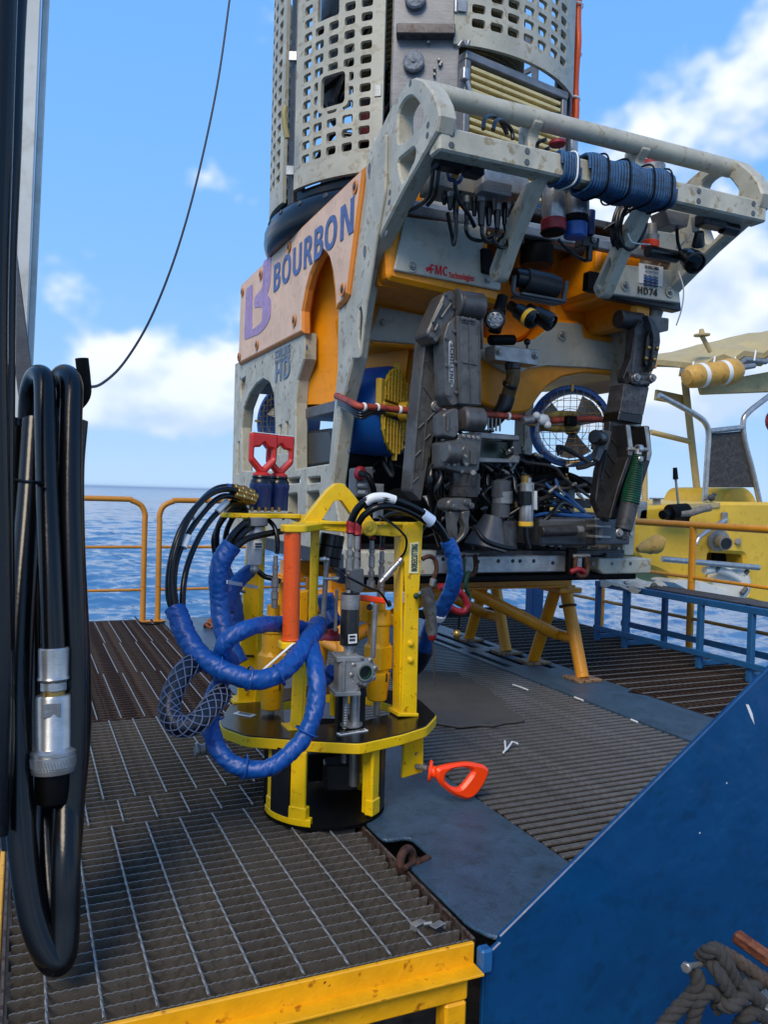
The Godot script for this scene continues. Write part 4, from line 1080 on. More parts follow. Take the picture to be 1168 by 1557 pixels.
func arm_right():
	# the grabber arm on the right: curved shoulder, worn tube, ribbed boom with a green-sleeved ram
	var a := Node3D.new()
	a.name = "grabber_arm"
	rov.add_child(a, true)
	var D := M("arm_dark")
	zp("shoulder_plate", soften(va([2.744,1.869,2.775,1.915,2.82,1.93,2.781,1.857,2.756,1.774,2.736,1.681,2.738,1.636,2.698,1.598,2.681,1.622,2.726,1.722]), 0.01), -3.2, 0.05, D, a, [], 0.006)
	zp("shoulder_plate", soften(va([2.771,1.934,2.821,1.908,2.857,1.857,2.863,1.809,2.839,1.69,2.816,1.656,2.817,1.724,2.821,1.821,2.798,1.883]), 0.01), -3.15, 0.04, D, a, [], 0.006)
	zp("shoulder_arm", soften(va([2.743,1.868,2.799,1.919,2.842,1.894,2.861,1.831,2.855,1.684,2.836,1.643,2.729,1.634,2.739,1.771]), 0.015), -3.19, 0.08, D, a, [], 0.008)
	zp("shoulder_rib", soften(va([2.793,1.83,2.812,1.871,2.822,1.833,2.818,1.726,2.795,1.682,2.782,1.7]), 0.01), -3.165, 0.02, M("black_gloss"), a, [], 0.004)
	for q in [Vector3(2.786, 1.772, -3.145), Vector3(2.839, 1.774, -3.145), Vector3(2.772, 1.719, -3.145), Vector3(2.825, 1.718, -3.145)]: obj("bolt", mb().ball(q, 0.011), M("brass"), a)
	obj("mount_tube", mb().cyl(Vector3(2.678, 1.92, -3.25), Vector3(2.823, 1.919, -3.25), 0.045, -1, 20), M("worn_black"), a)
	zp("shoulder_bracket", soften(va([2.854,1.954,2.995,1.957,2.994,1.893,2.934,1.877,2.902,1.926]), 0.01), -3.24, 0.06, M("arm_metal"), a, [], 0.006)
	var d0 := Vector3(2.697, 1.623, -3.2)
	obj("pivot_drum", mb().cyl(d0, d0 + Vector3(0.13, -0.01, 0), 0.035, -1, 22, 0.006), D, a)
	zp("link_plate", soften(va([2.682,1.624,2.702,1.642,2.73,1.638,2.779,1.636,2.811,1.651,2.833,1.631,2.818,1.6,2.733,1.584,2.692,1.59]), 0.012), -3.14, 0.022, M("arm_metal"), a, [], 0.005)
	for q in [Vector3(2.709, 1.62, -3.138), Vector3(2.807, 1.625, -3.138)]: bolt(q, Vector3.BACK, 0.012, a, M("dull_steel"))
	for q in [Vector3(2.742, 1.616, -3.138), Vector3(2.774, 1.616, -3.138), Vector3(2.73, 1.593, -3.138), Vector3(2.779, 1.594, -3.138)]: obj("dark_hole_disc", mb().cyl(q, q + Vector3(0, 0, 0.002), 0.005, -1, 10, 0.0), M("ink_black"), a)  # holes of the link, their darkness painted on as black discs
	zp("worn_tube", soften(va([2.657,1.59,2.812,1.583,2.781,1.442,2.635,1.452]), 0.006), -3.16, 0.11, mat("scratched_black", Color(0.42, 0.42, 0.43), 0.5, 0.2, "dirt", 4.0, "n_grit", 0.2), a, [], 0.01)
	zp("tube_collar", soften(va([2.626,1.453,2.772,1.441,2.766,1.398,2.616,1.408]), 0.006), -3.15, 0.12, M("black_gloss"), a, [], 0.008)
	# boom: two cheeks, one further back
	zp("boom_cheek", soften(va([2.585,1.405,2.682,1.395,2.692,1.347,2.681,1.218,2.641,1.025,2.602,0.912,2.553,0.95,2.515,1.016,2.532,1.165,2.581,1.309]), 0.012), -3.17, 0.05, M("worn_black"), a, [], 0.008)
	var rb := mb()
	for s in [[Vector3(2.594, 1.319, -3.167), Vector3(2.636, 1.277, -3.167)], [Vector3(2.574, 1.249, -3.167), Vector3(2.632, 1.191, -3.167)], [Vector3(2.557, 1.178, -3.167), Vector3(2.615, 1.114, -3.167)], [Vector3(2.54, 1.102, -3.167), Vector3(2.59, 1.037, -3.167)], [Vector3(2.662, 1.329, -3.167), Vector3(2.647, 1.217, -3.167)], [Vector3(2.647, 1.217, -3.167), Vector3(2.605, 0.976, -3.167)], [Vector3(2.593, 1.357, -3.167), Vector3(2.544, 1.118, -3.167)]]: rb.bar(s[0], s[1], 0.006, 0.008, Vector3.BACK)
	stuff(obj("raised_ribs", rb, M("arm_dark"), a))
	zp("boom_web", soften(va([2.682,1.395,2.83,1.388,2.836,1.258,2.772,1.028,2.662,0.929,2.622,0.928]), 0.01), -3.19, 0.04, M("black_rubber"), a, [], 0.006)
	zp("boom_edge", soften(va([2.618,1.385,2.646,1.384,2.668,1.247,2.653,1.215,2.6,1.082,2.547,0.931,2.536,0.937,2.58,1.087,2.636,1.233]), 0.006), -3.09, 0.1, M("worn_black"), a, [], 0.004)
	zp("bare_edge", soften(va([2.615,1.382,2.638,1.38,2.663,1.262,2.653,1.237,2.633,1.239,2.635,1.271]), 0.004), -3.086, 0.008, M("aluminium"), a, [], 0.003)
	zp("boom_edge", soften(va([2.73,1.386,2.758,1.384,2.78,1.252,2.766,1.204,2.708,1.044,2.687,0.989,2.678,1.011,2.727,1.171,2.752,1.251]), 0.006), -3.09, 0.1, M("worn_black"), a, [], 0.004)
	zp("bare_edge", soften(va([2.726,1.382,2.75,1.381,2.776,1.258,2.766,1.213,2.745,1.219,2.752,1.264]), 0.004), -3.086, 0.008, M("aluminium"), a, [], 0.003)
	obj("pin", mb().cyl(Vector3(2.605, 1.265, -3.06), Vector3(2.728, 1.268, -3.06), 0.010), M("dull_steel"), a)
	obj("ram_eye", mb().lathe([Vector2(0.012, -0.012), Vector2(0.022, -0.012), Vector2(0.022, 0.012), Vector2(0.012, 0.012)], Vector3(2.655, 1.267, -3.04), Vector3.RIGHT, 18), M("bright_steel"), a)
	obj("ram_rod", mb().cyl(Vector3(2.655, 1.267, -3.04), Vector3(2.645, 1.213, -3.04), 0.016), M("bright_steel"), a)
	# the green spiral sleeve
	var g0 := Vector3(2.639, 1.237, -3.02)
	var g1 := Vector3(2.594, 1.011, -3.02)
	var prof := []
	var L := g0.distance_to(g1)
	for i in 44:
		var f := i / 43.0
		prof.append(Vector2(lerpf(0.026, 0.044, smoothstep(0.0, 0.9, f)) + (0.0018 if i % 2 == 0 else -0.001), f * L))
	prof.append(Vector2(0.02, L))
	obj("spiral_sleeve", mb().lathe(prof, g0, g1 - g0, 20), M("green_paint"), a)
	bolt(Vector3(2.612, 1.217, -2.98), Vector3.BACK, 0.008, a, M("bright_steel"))
	obj("ram_barrel", mb().cyl(g1, Vector3(2.561, 0.885, -3.02), 0.042, 0.040, 22), M("arm_dark"), a)
	obj("ram_foot", mb().cyl(Vector3(2.569, 0.884, -3.03), Vector3(2.563, 0.841, -3.03), 0.026), M("arm_dark"), a)
	for q in [Vector3(2.526, 0.873, -3.01), Vector3(2.588, 0.87, -3.01)]: bolt(q, Vector3.BACK, 0.012, a, M("dull_steel"))
	# camera clamped on the boom
	obj("arm_camera", mb().lathe([Vector2(0, 0.0), Vector2(0.026, 0.0), Vector2(0.034, 0.008), Vector2(0.036, 0.05), Vector2(0.03, 0.09), Vector2(0, 0.09)], Vector3(2.377, 1.309, -3.02), Vector3(0.75, -0.05, -0.4), 20), M("black_gloss"), a)
	zp("camera_clamp", soften(va([2.491,1.354,2.538,1.347,2.519,1.253,2.472,1.263]), 0.005), -3.1, 0.07, M("arm_dark"), a, [], 0.006)
	zp("camera_clamp", soften(va([2.452,1.274,2.487,1.257,2.459,1.2,2.436,1.212]), 0.005), -3.08, 0.04, M("dark_metal"), a, [], 0.006)
	# slew base
	zp("slew_base", soften(va([2.622,0.923,2.846,0.933,2.844,0.798,2.627,0.798]), 0.01), -3.3, 0.2, M("dark_metal"), a, [], 0.01)
	for y in [799, 816]: pass
	zp("clevis", soften(va([2.564,0.9,2.656,0.898,2.656,0.885,2.564,0.887]), 0.003), -3.22, 0.08, M("dull_steel"), a, [], 0.003)
	zp("clevis", soften(va([2.566,0.849,2.658,0.846,2.659,0.833,2.566,0.836]), 0.003), -3.22, 0.08, M("dull_steel"), a, [], 0.003)
	obj("clevis_pin", mb().cyl(Vector3(2.603, 0.903, -3.24), Vector3(2.607, 0.825, -3.24), 0.012), M("dark_metal"), a)

func lamp(c: Vector3, d: Vector3, r: float, long: float, led: bool):
	# an underwater lamp or camera: housing with cooling rings, glass in front
	var t := Node3D.new()
	t.name = "flood_lamp" if led else "camera"
	rov.add_child(t, true)
	d = d.normalized()
	obj("housing", mb().lathe([Vector2(0, -long), Vector2(r * 0.55, -long), Vector2(r * 0.6, -long * 0.7), Vector2(r * 0.85, -long * 0.62), Vector2(r * 0.85, -long * 0.35), Vector2(r * 0.95, -long * 0.33), Vector2(r, -long * 0.25), Vector2(r, 0.0), Vector2(r * 0.86, 0.004), Vector2(r * 0.8, -0.006), Vector2(0, -0.006)], c, d, 24), M("black_gloss"), t)
	obj("lens", mb().lathe([Vector2(r * 0.8, -0.005), Vector2(r * 0.5, 0.001), Vector2(0, 0.003)], c, d, 22), M("glass_lens" if not led else "aluminium"), t)
	if led:
		var x := d.cross(Vector3.UP).normalized()
		var y := d.cross(x)
		for k in 7:
			var o := Vector3.ZERO if k == 0 else (x * cos(TAU * k / 6) + y * sin(TAU * k / 6)) * r * 0.48
			obj("reflector", mb().lathe([Vector2(r * 0.2, 0.006), Vector2(r * 0.16, 0.006), Vector2(r * 0.05, 0.002), Vector2(0, 0.004)], c + o, d, 12), M("bright_steel"), t)
	return t

func rov_gear():
	# equipment of the front, from the beam down to the skid
	var B := M("black_gloss")
	var R := M("black_rubber")
	var S := M("dull_steel")
	# rails and shelf above the front panels
	for z in [-3.30, -3.24]:
		obj("cross_channel", mb().box(Vector3(2.2, 2.30 + (z + 3.3) * -0.7, z), Vector3(1.55, 0.045, 0.05), Basis(), 0.005), M("aluminium"), rov)
	obj("rear_shelf", mb().box(Vector3(2.2, 2.41, -3.55), Vector3(1.5, 0.04, 0.4), Basis(), 0.006), M("arm_dark"), rov)
	obj("bulkhead", mb().box(Vector3(2.2, 2.37, -3.5), Vector3(1.5, 0.16, 0.03), Basis(), 0.006), M("arm_dark"), rov)
	zp("hanging_plate", soften(va([1.673,2.5,1.75,2.5,1.791,2.286,1.591,2.282,1.635,2.435]), 0.01), -3.28, 0.03, M("panel_paint"), rov)
	# black lamp boxes under the beam
	for q in [[683, 247, 0.14], [1060, 338, 0.16], [1095, 348, 0.1]]: pass
	obj("lamp_box", mb().box(Vector3(1.473, 2.297, -2.8), Vector3(0.13, 0.055, 0.07), Basis(), 0.01), B, rov)
	obj("lamp_box", mb().box(Vector3(1.58, 2.297, -2.8), Vector3(0.08, 0.07, 0.07), Basis(), 0.012), B, rov)
	obj("lamp_box", mb().box(Vector3(2.813, 2.288, -2.8), Vector3(0.14, 0.055, 0.07), Basis(), 0.008), M("arm_dark"), rov)
	obj("lamp_cylinder", mb().cyl(Vector3(2.877, 2.275, -2.8), Vector3(2.966, 2.271, -2.8), 0.03, -1, 16), B, rov)
	# junction box with a row of black connectors
	zp("junction_box", soften(va([1.523,2.357,1.73,2.35,1.737,2.324,1.85,2.316,1.845,2.274,1.623,2.277,1.513,2.281]), 0.006), -2.98, 0.16, mat("box_tan", Color(0.62, 0.60, 0.55), 0.5, 0.1, "paint", 1.5), rov, [], 0.006)
	zp("junction_lid", soften(va([1.68,2.335,1.701,2.357,1.897,2.358,1.928,2.304,1.891,2.276,1.685,2.277]), 0.006), -2.90, 0.1, M("aluminium"), rov, [], 0.005)
	zp("junction_lid", soften(va([1.655,2.276,1.679,2.293,1.799,2.293,1.795,2.243,1.659,2.245]), 0.004), -2.86, 0.06, M("grey_plate"), rov, [], 0.005)
	obj("tap_handle", mb().tube(spl(vv([1.511,2.291,-2.88,1.515,2.266,-2.87,1.533,2.266,-2.87,1.542,2.257,-2.87,1.559,2.266,-2.87,1.576,2.295,-2.88]), 4), 0.008, 8), M("connector_blue"), rov)
	obj("tap", mb().cyl(Vector3(1.554, 2.306, -2.9), Vector3(1.533, 2.278, -2.86), 0.016).cyl(Vector3(1.543, 2.287, -2.88), Vector3(1.544, 2.256, -2.88), 0.007), M("brass"), rov)
	var plugs := [[676, 290, 312, 7], [685, 292, 320, 8], [694, 294, 335, 8], [710, 298, 335, 7], [722, 300, 330, 8], [733, 292, 345, 11], [744, 306, 345, 9], [757, 308, 350, 9], [768, 308, 345, 8], [782, 306, 330, 8], [700, 290, 305, 6], [751, 300, 322, 6]]
	var zs := [-2.97, -2.95, -2.96, -2.94, -2.98, -2.93, -2.96, -2.94, -2.98, -2.95, -2.93, -2.92]
	var at := [Vector3(1.545, 2.26, -2.97), Vector3(1.562, 2.251, -2.95), Vector3(1.594, 2.255, -2.96), Vector3(1.633, 2.244, -2.94), Vector3(1.692, 2.262, -2.98), Vector3(1.697, 2.268, -2.93), Vector3(1.75, 2.249, -2.96), Vector3(1.779, 2.242, -2.94), Vector3(1.839, 2.265, -2.98), Vector3(1.865, 2.265, -2.95), Vector3(1.596, 2.256, -2.93), Vector3(1.748, 2.252, -2.92)]
	for i in plugs.size():
		var h: float = (plugs[i][2] - plugs[i][1]) * 0.0026
		var r: float = plugs[i][3] * 0.0019
		var c := Node3D.new()
		c.name = "connector"
		rov.add_child(c, true)
		obj("collar", mb().cyl(at[i], at[i] + Vector3(0, -h * 0.3, 0), r * 0.9, -1, 14), S if i % 2 else B, c)
		obj("boot", mb().cyl(at[i] + Vector3(0, -h * 0.3, 0), at[i] + Vector3(0.002, -h, 0), r, r * 0.6, 14), B, c)
	for p in [vv([1.598,2.151,-2.96,1.603,2.088,-2.97,1.6,2.053,-2.98,1.6,2.104,-3,1.605,2.201,-3.05]), vv([1.636,2.151,-2.94,1.634,2.106,-2.94,1.668,2.085,-2.96,1.724,2.085,-2.97,1.792,2.12,-3]), vv([1.702,2.132,-2.93,1.706,2.093,-2.93,1.744,2.077,-2.95,1.819,2.113,-2.98,1.878,2.175,-3]), vv([1.783,2.135,-2.94,1.763,2.091,-2.93,1.783,2.061,-2.93,1.821,2.064,-2.94,1.848,2.106,-2.96,1.843,2.163,-2.98]), vv([1.843,2.169,-2.98,1.863,2.142,-2.99,1.911,2.166,-3,1.992,2.236,-3.05]), vv([1.428,2.298,-2.84,1.432,2.242,-2.86,1.437,2.192,-2.9,1.437,2.185,-3,1.428,2.187,-3.1]), vv([1.441,2.28,-2.82,1.448,2.216,-2.85,1.463,2.197,-2.9,1.46,2.181,-2.95]), vv([1.544,2.256,-2.88,1.575,2.203,-2.9,1.636,2.17,-2.93,1.685,2.133,-2.96]), vv([1.573,2.416,-2.72,1.597,2.473,-2.75,1.662,2.514,-2.8,1.729,2.525,-2.85,1.761,2.482,-2.85]), vv([1.616,2.42,-2.72,1.647,2.473,-2.75,1.707,2.506,-2.8,1.779,2.504,-2.85,1.787,2.469,-2.85])]: hose("cable", p, 0.0085, B, rov)
	for q in [Vector3(1.646, 2.108, -2.96), Vector3(1.728, 2.099, -2.93), Vector3(1.763, 2.08, -2.93)]: obj("brass_gland", mb().cyl(q, q + Vector3(0.01, 0.012, 0), 0.008, -1, 8), M("brass"), rov)
	# the pan and tilt camera in the bay
	obj("pan_unit", mb().lathe([Vector2(0, 0.0), Vector2(0.075, 0.0), Vector2(0.08, 0.01), Vector2(0.078, 0.09), Vector2(0.06, 0.1), Vector2(0.06, 0.16), Vector2(0, 0.16)], Vector3(2.223, 2.131, -3.3), Vector3.UP, 26), R, rov)
	obj("camera_bracket", mb().tube(spl(vv([2.027,2.027,-3.18,2.022,1.976,-3.18,2.033,1.948,-3.18,2.09,1.943,-3.18,2.28,1.939,-3.18,2.3,1.978,-3.18,2.313,2.041,-3.18]), 4), 0.012, 8), M("dark_metal"), rov)
	obj("camera_shelf", mb().bar(Vector3(2.05, 1.948, -3.2), Vector3(2.298, 1.942, -3.2), 0.1, 0.012), M("dark_metal"), rov)
	obj("camera_body", mb().lathe([Vector2(0, 0), Vector2(0.03, 0), Vector2(0.034, 0.03), Vector2(0.056, 0.035), Vector2(0.058, 0.17), Vector2(0.053, 0.175), Vector2(0.053, 0.21), Vector2(0.04, 0.215), Vector2(0, 0.215)], Vector3(2.058, 2.024, -3.2), Vector3(1, -0.06, 0.0), 26), mat("camera_grey", Color(0.16, 0.165, 0.17), 0.45, 0.2), rov)
	obj("camera_end", mb().cyl(Vector3(2.036, 2.027, -3.2), Vector3(2.1, 2.027, -3.2), 0.045, -1, 20), B, rov)
	lamp(Vector3(2.066, 1.814, -3.08), Vector3(0.25, -0.5, 0.75), 0.042, 0.16, false)
	lamp(Vector3(2.162, 1.813, -3.08), Vector3(0.3, -0.55, 0.75), 0.042, 0.15, false)
	obj("yellow_band", mb().lathe([Vector2(0.0435, -0.035), Vector2(0.0435, -0.012), Vector2(0.042, -0.012)], Vector3(2.066, 1.814, -3.08), Vector3(0.25, -0.5, 0.75), 22), M("guard_yellow"), rov)
	lamp(Vector3(1.881, 1.8, -3.1), Vector3(-0.45, -0.12, 0.85), 0.046, 0.12, true)
	obj("lamp_arm", mb().cyl(Vector3(1.934, 1.862, -3.15), Vector3(1.91, 1.757, -3.15), 0.03, -1, 14).cyl(Vector3(1.949, 1.922, -3.15), Vector3(1.927, 1.846, -3.15), 0.025), R, rov)
	obj("lamp_bar", mb().cyl(Vector3(1.914, 1.73, -3.2), Vector3(2.05, 1.744, -3.2), 0.024, -1, 14, 0.01), R, rov)
	obj("ball_knob", mb().ball(Vector3(2.118, 1.742, -3.2), 0.016).cyl(Vector3(2.118, 1.742, -3.2), Vector3(2.119, 1.712, -3.2), 0.006), B, rov)
	zp("bracket_bar", soften(va([2.128,1.778,2.389,1.777,2.389,1.697,2.131,1.703]), 0.004), -3.5, 0.1, M("aluminium"), rov, [], 0.006)
	for q in [Vector3(2.152, 1.744, -3.5), Vector3(2.367, 1.745, -3.5)]: bolt(q, Vector3.BACK, 0.011, rov, S)
	hose("hydraulic_hose", vv([2.248,1.697,-3.52,2.251,1.624,-3.52,2.239,1.543,-3.54,2.223,1.477,-3.56,2.199,1.428,-3.6]), 0.036, mat("hose_amber", Color(0.50, 0.40, 0.18), 0.4, 0.2, "dirt", 3.0), rov)
	for q in [[Vector3(2.248, 1.697, -3.52), Vector3(2.249, 1.667, -3.52)], [Vector3(2.24, 1.597, -3.52), Vector3(2.239, 1.581, -3.53)]]: obj("hose_band", mb().cyl(q[0], q[1], 0.041), B, rov)
	hose("hydraulic_hose", vv([2.235,1.532,-3.54,2.217,1.469,-3.55,2.187,1.419,-3.58,2.153,1.408,-3.6]), 0.042, B, rov)
	# right of the camera bay: duct-taped canisters, manifold, coil of cable, lamps
	obj("canister", mb().lathe([Vector2(0, 0), Vector2(0.046, 0), Vector2(0.05, 0.006), Vector2(0.05, 0.21), Vector2(0, 0.21)], Vector3(2.036, 2.171, -2.9), Vector3(0, 1, -0.1), 22), M("silver_tape"), rov)
	obj("canister_base", mb().cyl(Vector3(2.034, 2.151, -2.9), Vector3(2.032, 2.203, -2.9), 0.054, -1, 24, 0.006), M("hook_red"), rov)
	obj("canister_base", mb().cyl(Vector3(2.031, 2.137, -2.9), Vector3(2.03, 2.153, -2.9), 0.05, 0.054, 24, 0.006), R, rov)
	obj("canister_cap", mb().cyl(Vector3(1.997, 2.501, -2.84), Vector3(1.998, 2.48, -2.84), 0.036, -1, 20, 0.006), M("hook_red"), rov)
	obj("canister", mb().lathe([Vector2(0, 0), Vector2(0.052, 0), Vector2(0.054, 0.006), Vector2(0.054, 0.1), Vector2(0.058, 0.105), Vector2(0.058, 0.12), Vector2(0.05, 0.13), Vector2(0, 0.13)], Vector3(2.15, 2.225, -2.9), Vector3(0, 1, -0.05), 22), M("silver_tape"), rov)
	obj("canister_base", mb().cyl(Vector3(2.146, 2.141, -2.9), Vector3(2.144, 2.207, -2.9), 0.05, -1, 24, 0.006), M("thruster_blue"), rov)
	obj("canister_base", mb().cyl(Vector3(2.147, 2.205, -2.9), Vector3(2.146, 2.236, -2.9), 0.055, -1, 24, 0.004), R, rov)
	zp("manifold", soften(va([2.228,2.181,2.317,2.18,2.312,2.133,2.223,2.135]), 0.004), -2.95, 0.06, B, rov, [], 0.005)
	bolt(Vector3(2.281, 2.166, -2.948), Vector3.BACK, 0.008, rov, S)
	obj("manifold_stem", mb().cyl(Vector3(2.263, 2.293, -2.95), Vector3(2.26, 2.183, -2.95), 0.02, -1, 14), M("connector_blue"), rov)
	obj("manifold_stem", mb().cyl(Vector3(2.262, 2.137, -2.95), Vector3(2.261, 2.071, -2.95), 0.015, -1, 12), B, rov)
	var rng := RandomNumberGenerator.new()
	rng.seed = 9
	var cc := Vector3(2.443, 2.255, -2.92)
	for k in 9:
		var p := PackedVector3Array()
		var o := Vector3(rng.randf_range(-0.012, 0.012), rng.randf_range(-0.012, 0.012), rng.randf_range(-0.03, 0.03))
		var sx := rng.randf_range(0.05, 0.065)
		var sy := rng.randf_range(0.10, 0.12)
		for i in 24:
			var t := TAU * i / 24.0
			p.append(cc + o + Vector3(cos(t) * sx + sin(t) * 0.02, sin(t) * sy, cos(t + k) * 0.012))
		obj("cable_coil", mb().tube(p, 0.009, 8, true), B, rov)
	for p in [vv([2.334,2.218,-2.95,2.381,2.254,-2.93,2.442,2.313,-2.9,2.478,2.35,-2.88]), vv([2.097,2.139,-2.95,2.205,2.111,-3,2.293,2.096,-3.02,2.284,2.091,-2.98]), vv([2.494,2.374,-2.9,2.534,2.299,-2.92,2.519,2.217,-2.95,2.432,2.227,-2.95]), vv([2.709,2.262,-2.9,2.738,2.212,-2.92,2.772,2.163,-2.92,2.815,2.188,-2.9]), vv([1.928,2.443,-2.8,1.915,2.441,-2.85,1.907,2.477,-2.85,1.911,2.474,-2.8])]: hose("cable", p, 0.008, B, rov)
	for p in [vv([2.386,2.183,-2.85,2.413,2.15,-2.85,2.522,2.171,-2.9,2.642,2.197,-2.95]), vv([2.762,2.239,-2.95,2.76,2.199,-2.95,2.762,2.222,-2.9,2.777,2.252,-2.88]), vv([2.914,2.152,-3.1,2.951,2.067,-3.1,2.962,1.976,-3.12,2.96,1.9,-3.15])]: hose("white_line", p, 0.0035, M("label_white"), rov, 6, 6)
	obj("flood_lamp_body", mb().lathe([Vector2(0, 0), Vector2(0.036, 0), Vector2(0.038, 0.05), Vector2(0.028, 0.055), Vector2(0.028, 0.1), Vector2(0, 0.1)], Vector3(2.604, 2.185, -2.95), Vector3(-0.0, 1, 0), 20), M("aluminium"), rov)
	obj("orange_ring", mb().cyl(Vector3(2.601, 2.176, -2.95), Vector3(2.603, 2.209, -2.95), 0.04, -1, 20), M("orange_plastic"), rov)
	obj("pan_arm", mb().cyl(Vector3(2.568, 2.154, -2.93), Vector3(2.743, 2.152, -2.93), 0.028, -1, 16), B, rov)
	lamp(Vector3(2.729, 2.091, -2.8), Vector3(-0.25, -0.55, 0.8), 0.05, 0.13, false)
	obj("lamp_hanger", mb().cyl(Vector3(2.765, 2.242, -2.82), Vector3(2.79, 2.186, -2.85), 0.02, 0.03, 14), B, rov)
	zp("lamp_bracket", soften(va([2.59,2.322,2.736,2.323,2.723,2.265,2.623,2.261]), 0.005), -2.85, 0.1, M("grey_plate"), rov, [], 0.006)
	zp("lamp_bracket", soften(va([2.736,2.311,2.779,2.312,2.775,2.246,2.751,2.243]), 0.004), -2.83, 0.02, M("panel_paint"), rov, [], 0.004)
	zp("mount_plate", soften(va([2.765,2.327,2.905,2.33,2.911,2.206,2.779,2.203]), 0.006), -3.1, 0.02, M("panel_paint"), rov, [], 0.004)
	obj("red_cap", mb().cyl(Vector3(2.762, 2.674, -3.15), Vector3(2.765, 2.611, -3.15), 0.05, -1, 18), M("hook_red"), rov)
	obj("canister", mb().cyl(Vector3(2.749, 2.639, -3.12), Vector3(2.754, 2.52, -3.12), 0.06, -1, 18), M("dull_steel"), rov)
	zp("side_bumper", soften(va([2.451,2.113,2.568,2.11,2.56,2.017,2.447,2.025]), 0.006), -3.19, 0.05, R, rov)
	zp("side_bumper", soften(va([1.862,2.136,1.914,2.135,1.918,2.023,1.869,2.028]), 0.006), -3.19, 0.05, R, rov)
	# between the thrusters and the skid: valve packs, lit cabinet, filters, hoses
	obj("valve_pack", mb().box(Vector3(2.2, 1.0, -4.3), Vector3(1.3, 0.55, 0.6), Basis(), 0.01), R, rov)
	zp("sight_box", va([2.051,1.304,2.273,1.303,2.276,1.21,2.054,1.207]), -3.52, 0.12, mat("sight_glass", Color(0.10, 0.20, 0.17), 0.12, 0.0, "dirt", 5.0), rov, [], 0.004)
	zp("sight_frame", va([2.016,1.34,2.274,1.335,2.275,1.309,2.017,1.308]), -3.48, 0.14, M("dull_steel"), rov, [], 0.004)
	zp("sight_frame", va([2.02,1.218,2.221,1.214,2.247,1.235,2.286,1.23,2.279,1.196,2.021,1.189]), -3.48, 0.14, M("dull_steel"), rov, [], 0.004)
	zp("sight_frame", va([2.246,1.327,2.281,1.326,2.285,1.21,2.25,1.209]), -3.49, 0.12, M("dark_metal"), rov, [], 0.004)
	for i in 5: obj("spring_fin", mb().cyl(Vector3(2.083, 1.345, -3.45) + Vector3(i * 0.022 - 0.03, 0, 0), Vector3(2.081, 1.419, -3.45) + Vector3(i * 0.022 - 0.03, 0, 0), 0.005, -1, 8), S, rov)
	obj("coupling", mb().cyl(Vector3(2.296, 1.41, -3.4), Vector3(2.238, 1.4, -3.4), 0.022, -1, 14), S, rov)
	obj("filter", mb().lathe([Vector2(0, 0), Vector2(0.045, 0), Vector2(0.045, 0.06), Vector2(0.038, 0.065), Vector2(0.038, 0.09), Vector2(0.046, 0.095), Vector2(0.046, 0.17), Vector2(0.02, 0.18), Vector2(0, 0.18)], Vector3(2.096, 0.927, -3.35), Vector3.UP, 24), M("dark_metal"), rov)
	obj("filter_band", mb().cyl(Vector3(2.105, 0.991, -3.35), Vector3(2.103, 1.051, -3.35), 0.049, -1, 24), M("dull_steel"), rov)
	obj("filter_stand", mb().lathe([Vector2(0, 0), Vector2(0.065, 0), Vector2(0.06, 0.13), Vector2(0, 0.13)], Vector3(2.139, 0.78, -3.38), Vector3.UP, 24), M("arm_dark"), rov)
	obj("cone_guard", mb().lathe([Vector2(0.105, 0), Vector2(0.045, 0.155), Vector2(0, 0.155)], Vector3(2.017, 0.779, -3.35), Vector3(0.25, 1, 0), 24), M("dark_metal"), rov)
	obj("chrome_cylinder", mb().lathe([Vector2(0, 0), Vector2(0.032, 0), Vector2(0.034, 0.004), Vector2(0.034, 0.07), Vector2(0.034, 0.21), Vector2(0.02, 0.215), Vector2(0.02, 0.235), Vector2(0, 0.235)], Vector3(2.21, 0.883, -3.3), Vector3.UP, 26), M("bright_steel"), rov)
	obj("cylinder_band", mb().cyl(Vector3(2.202, 0.987, -3.3), Vector3(2.2, 1.054, -3.3), 0.037, -1, 24), B, rov)
	obj("cylinder_band", mb().cyl(Vector3(2.21, 0.886, -3.3), Vector3(2.209, 0.909, -3.3), 0.036, -1, 24), M("guard_yellow"), rov)
	obj("cylinder_top", mb().cyl(Vector3(2.199, 1.085, -3.3), Vector3(2.197, 1.129, -3.3), 0.02, -1, 14), M("brass"), rov)
	zp("terminal_strip", va([2.299,1.059,2.326,1.056,2.33,0.962,2.303,0.965]), -3.38, 0.02, M("label_white"), rov, [], 0.003)
	zp("base_block", va([2.347,0.917,2.694,0.925,2.7,0.786,2.352,0.789]), -3.38, 0.25, M("dark_metal"), rov, [], 0.01)
	obj("ram", mb().cyl(Vector3(2.315, 0.86, -3.33), Vector3(2.522, 0.868, -3.33), 0.028, -1, 18).cyl(Vector3(2.522, 0.868, -3.33), Vector3(2.644, 0.869, -3.33), 0.008), M("arm_dark"), rov)
	obj("ram_gland", mb().cyl(Vector3(2.522, 0.868, -3.33), Vector3(2.567, 0.869, -3.33), 0.022, -1, 8), S, rov)
	for q in [Vector3(2.382, 0.785, -3.4), Vector3(2.43, 0.781, -3.4), Vector3(2.482, 0.778, -3.4), Vector3(2.662, 0.771, -3.4), Vector3(2.725, 0.771, -3.4), Vector3(2.788, 0.768, -3.4), Vector3(2.853, 0.764, -3.4)]: bolt(q, Vector3.UP, 0.008, rov, S)
	# beam across behind, with windows of sky under it
	for y in [1.13, 1.0]: obj("rear_beam", mb().box(Vector3(2.55, y, -3.9), Vector3(1.0, 0.055, 0.05), Basis(), 0.005), M("arm_dark"), rov)
	obj("rear_post", mb().box(Vector3(2.905, 1.026, -3.9), Vector3(0.05, 0.26, 0.05), Basis(), 0.005), M("dull_steel"), rov)
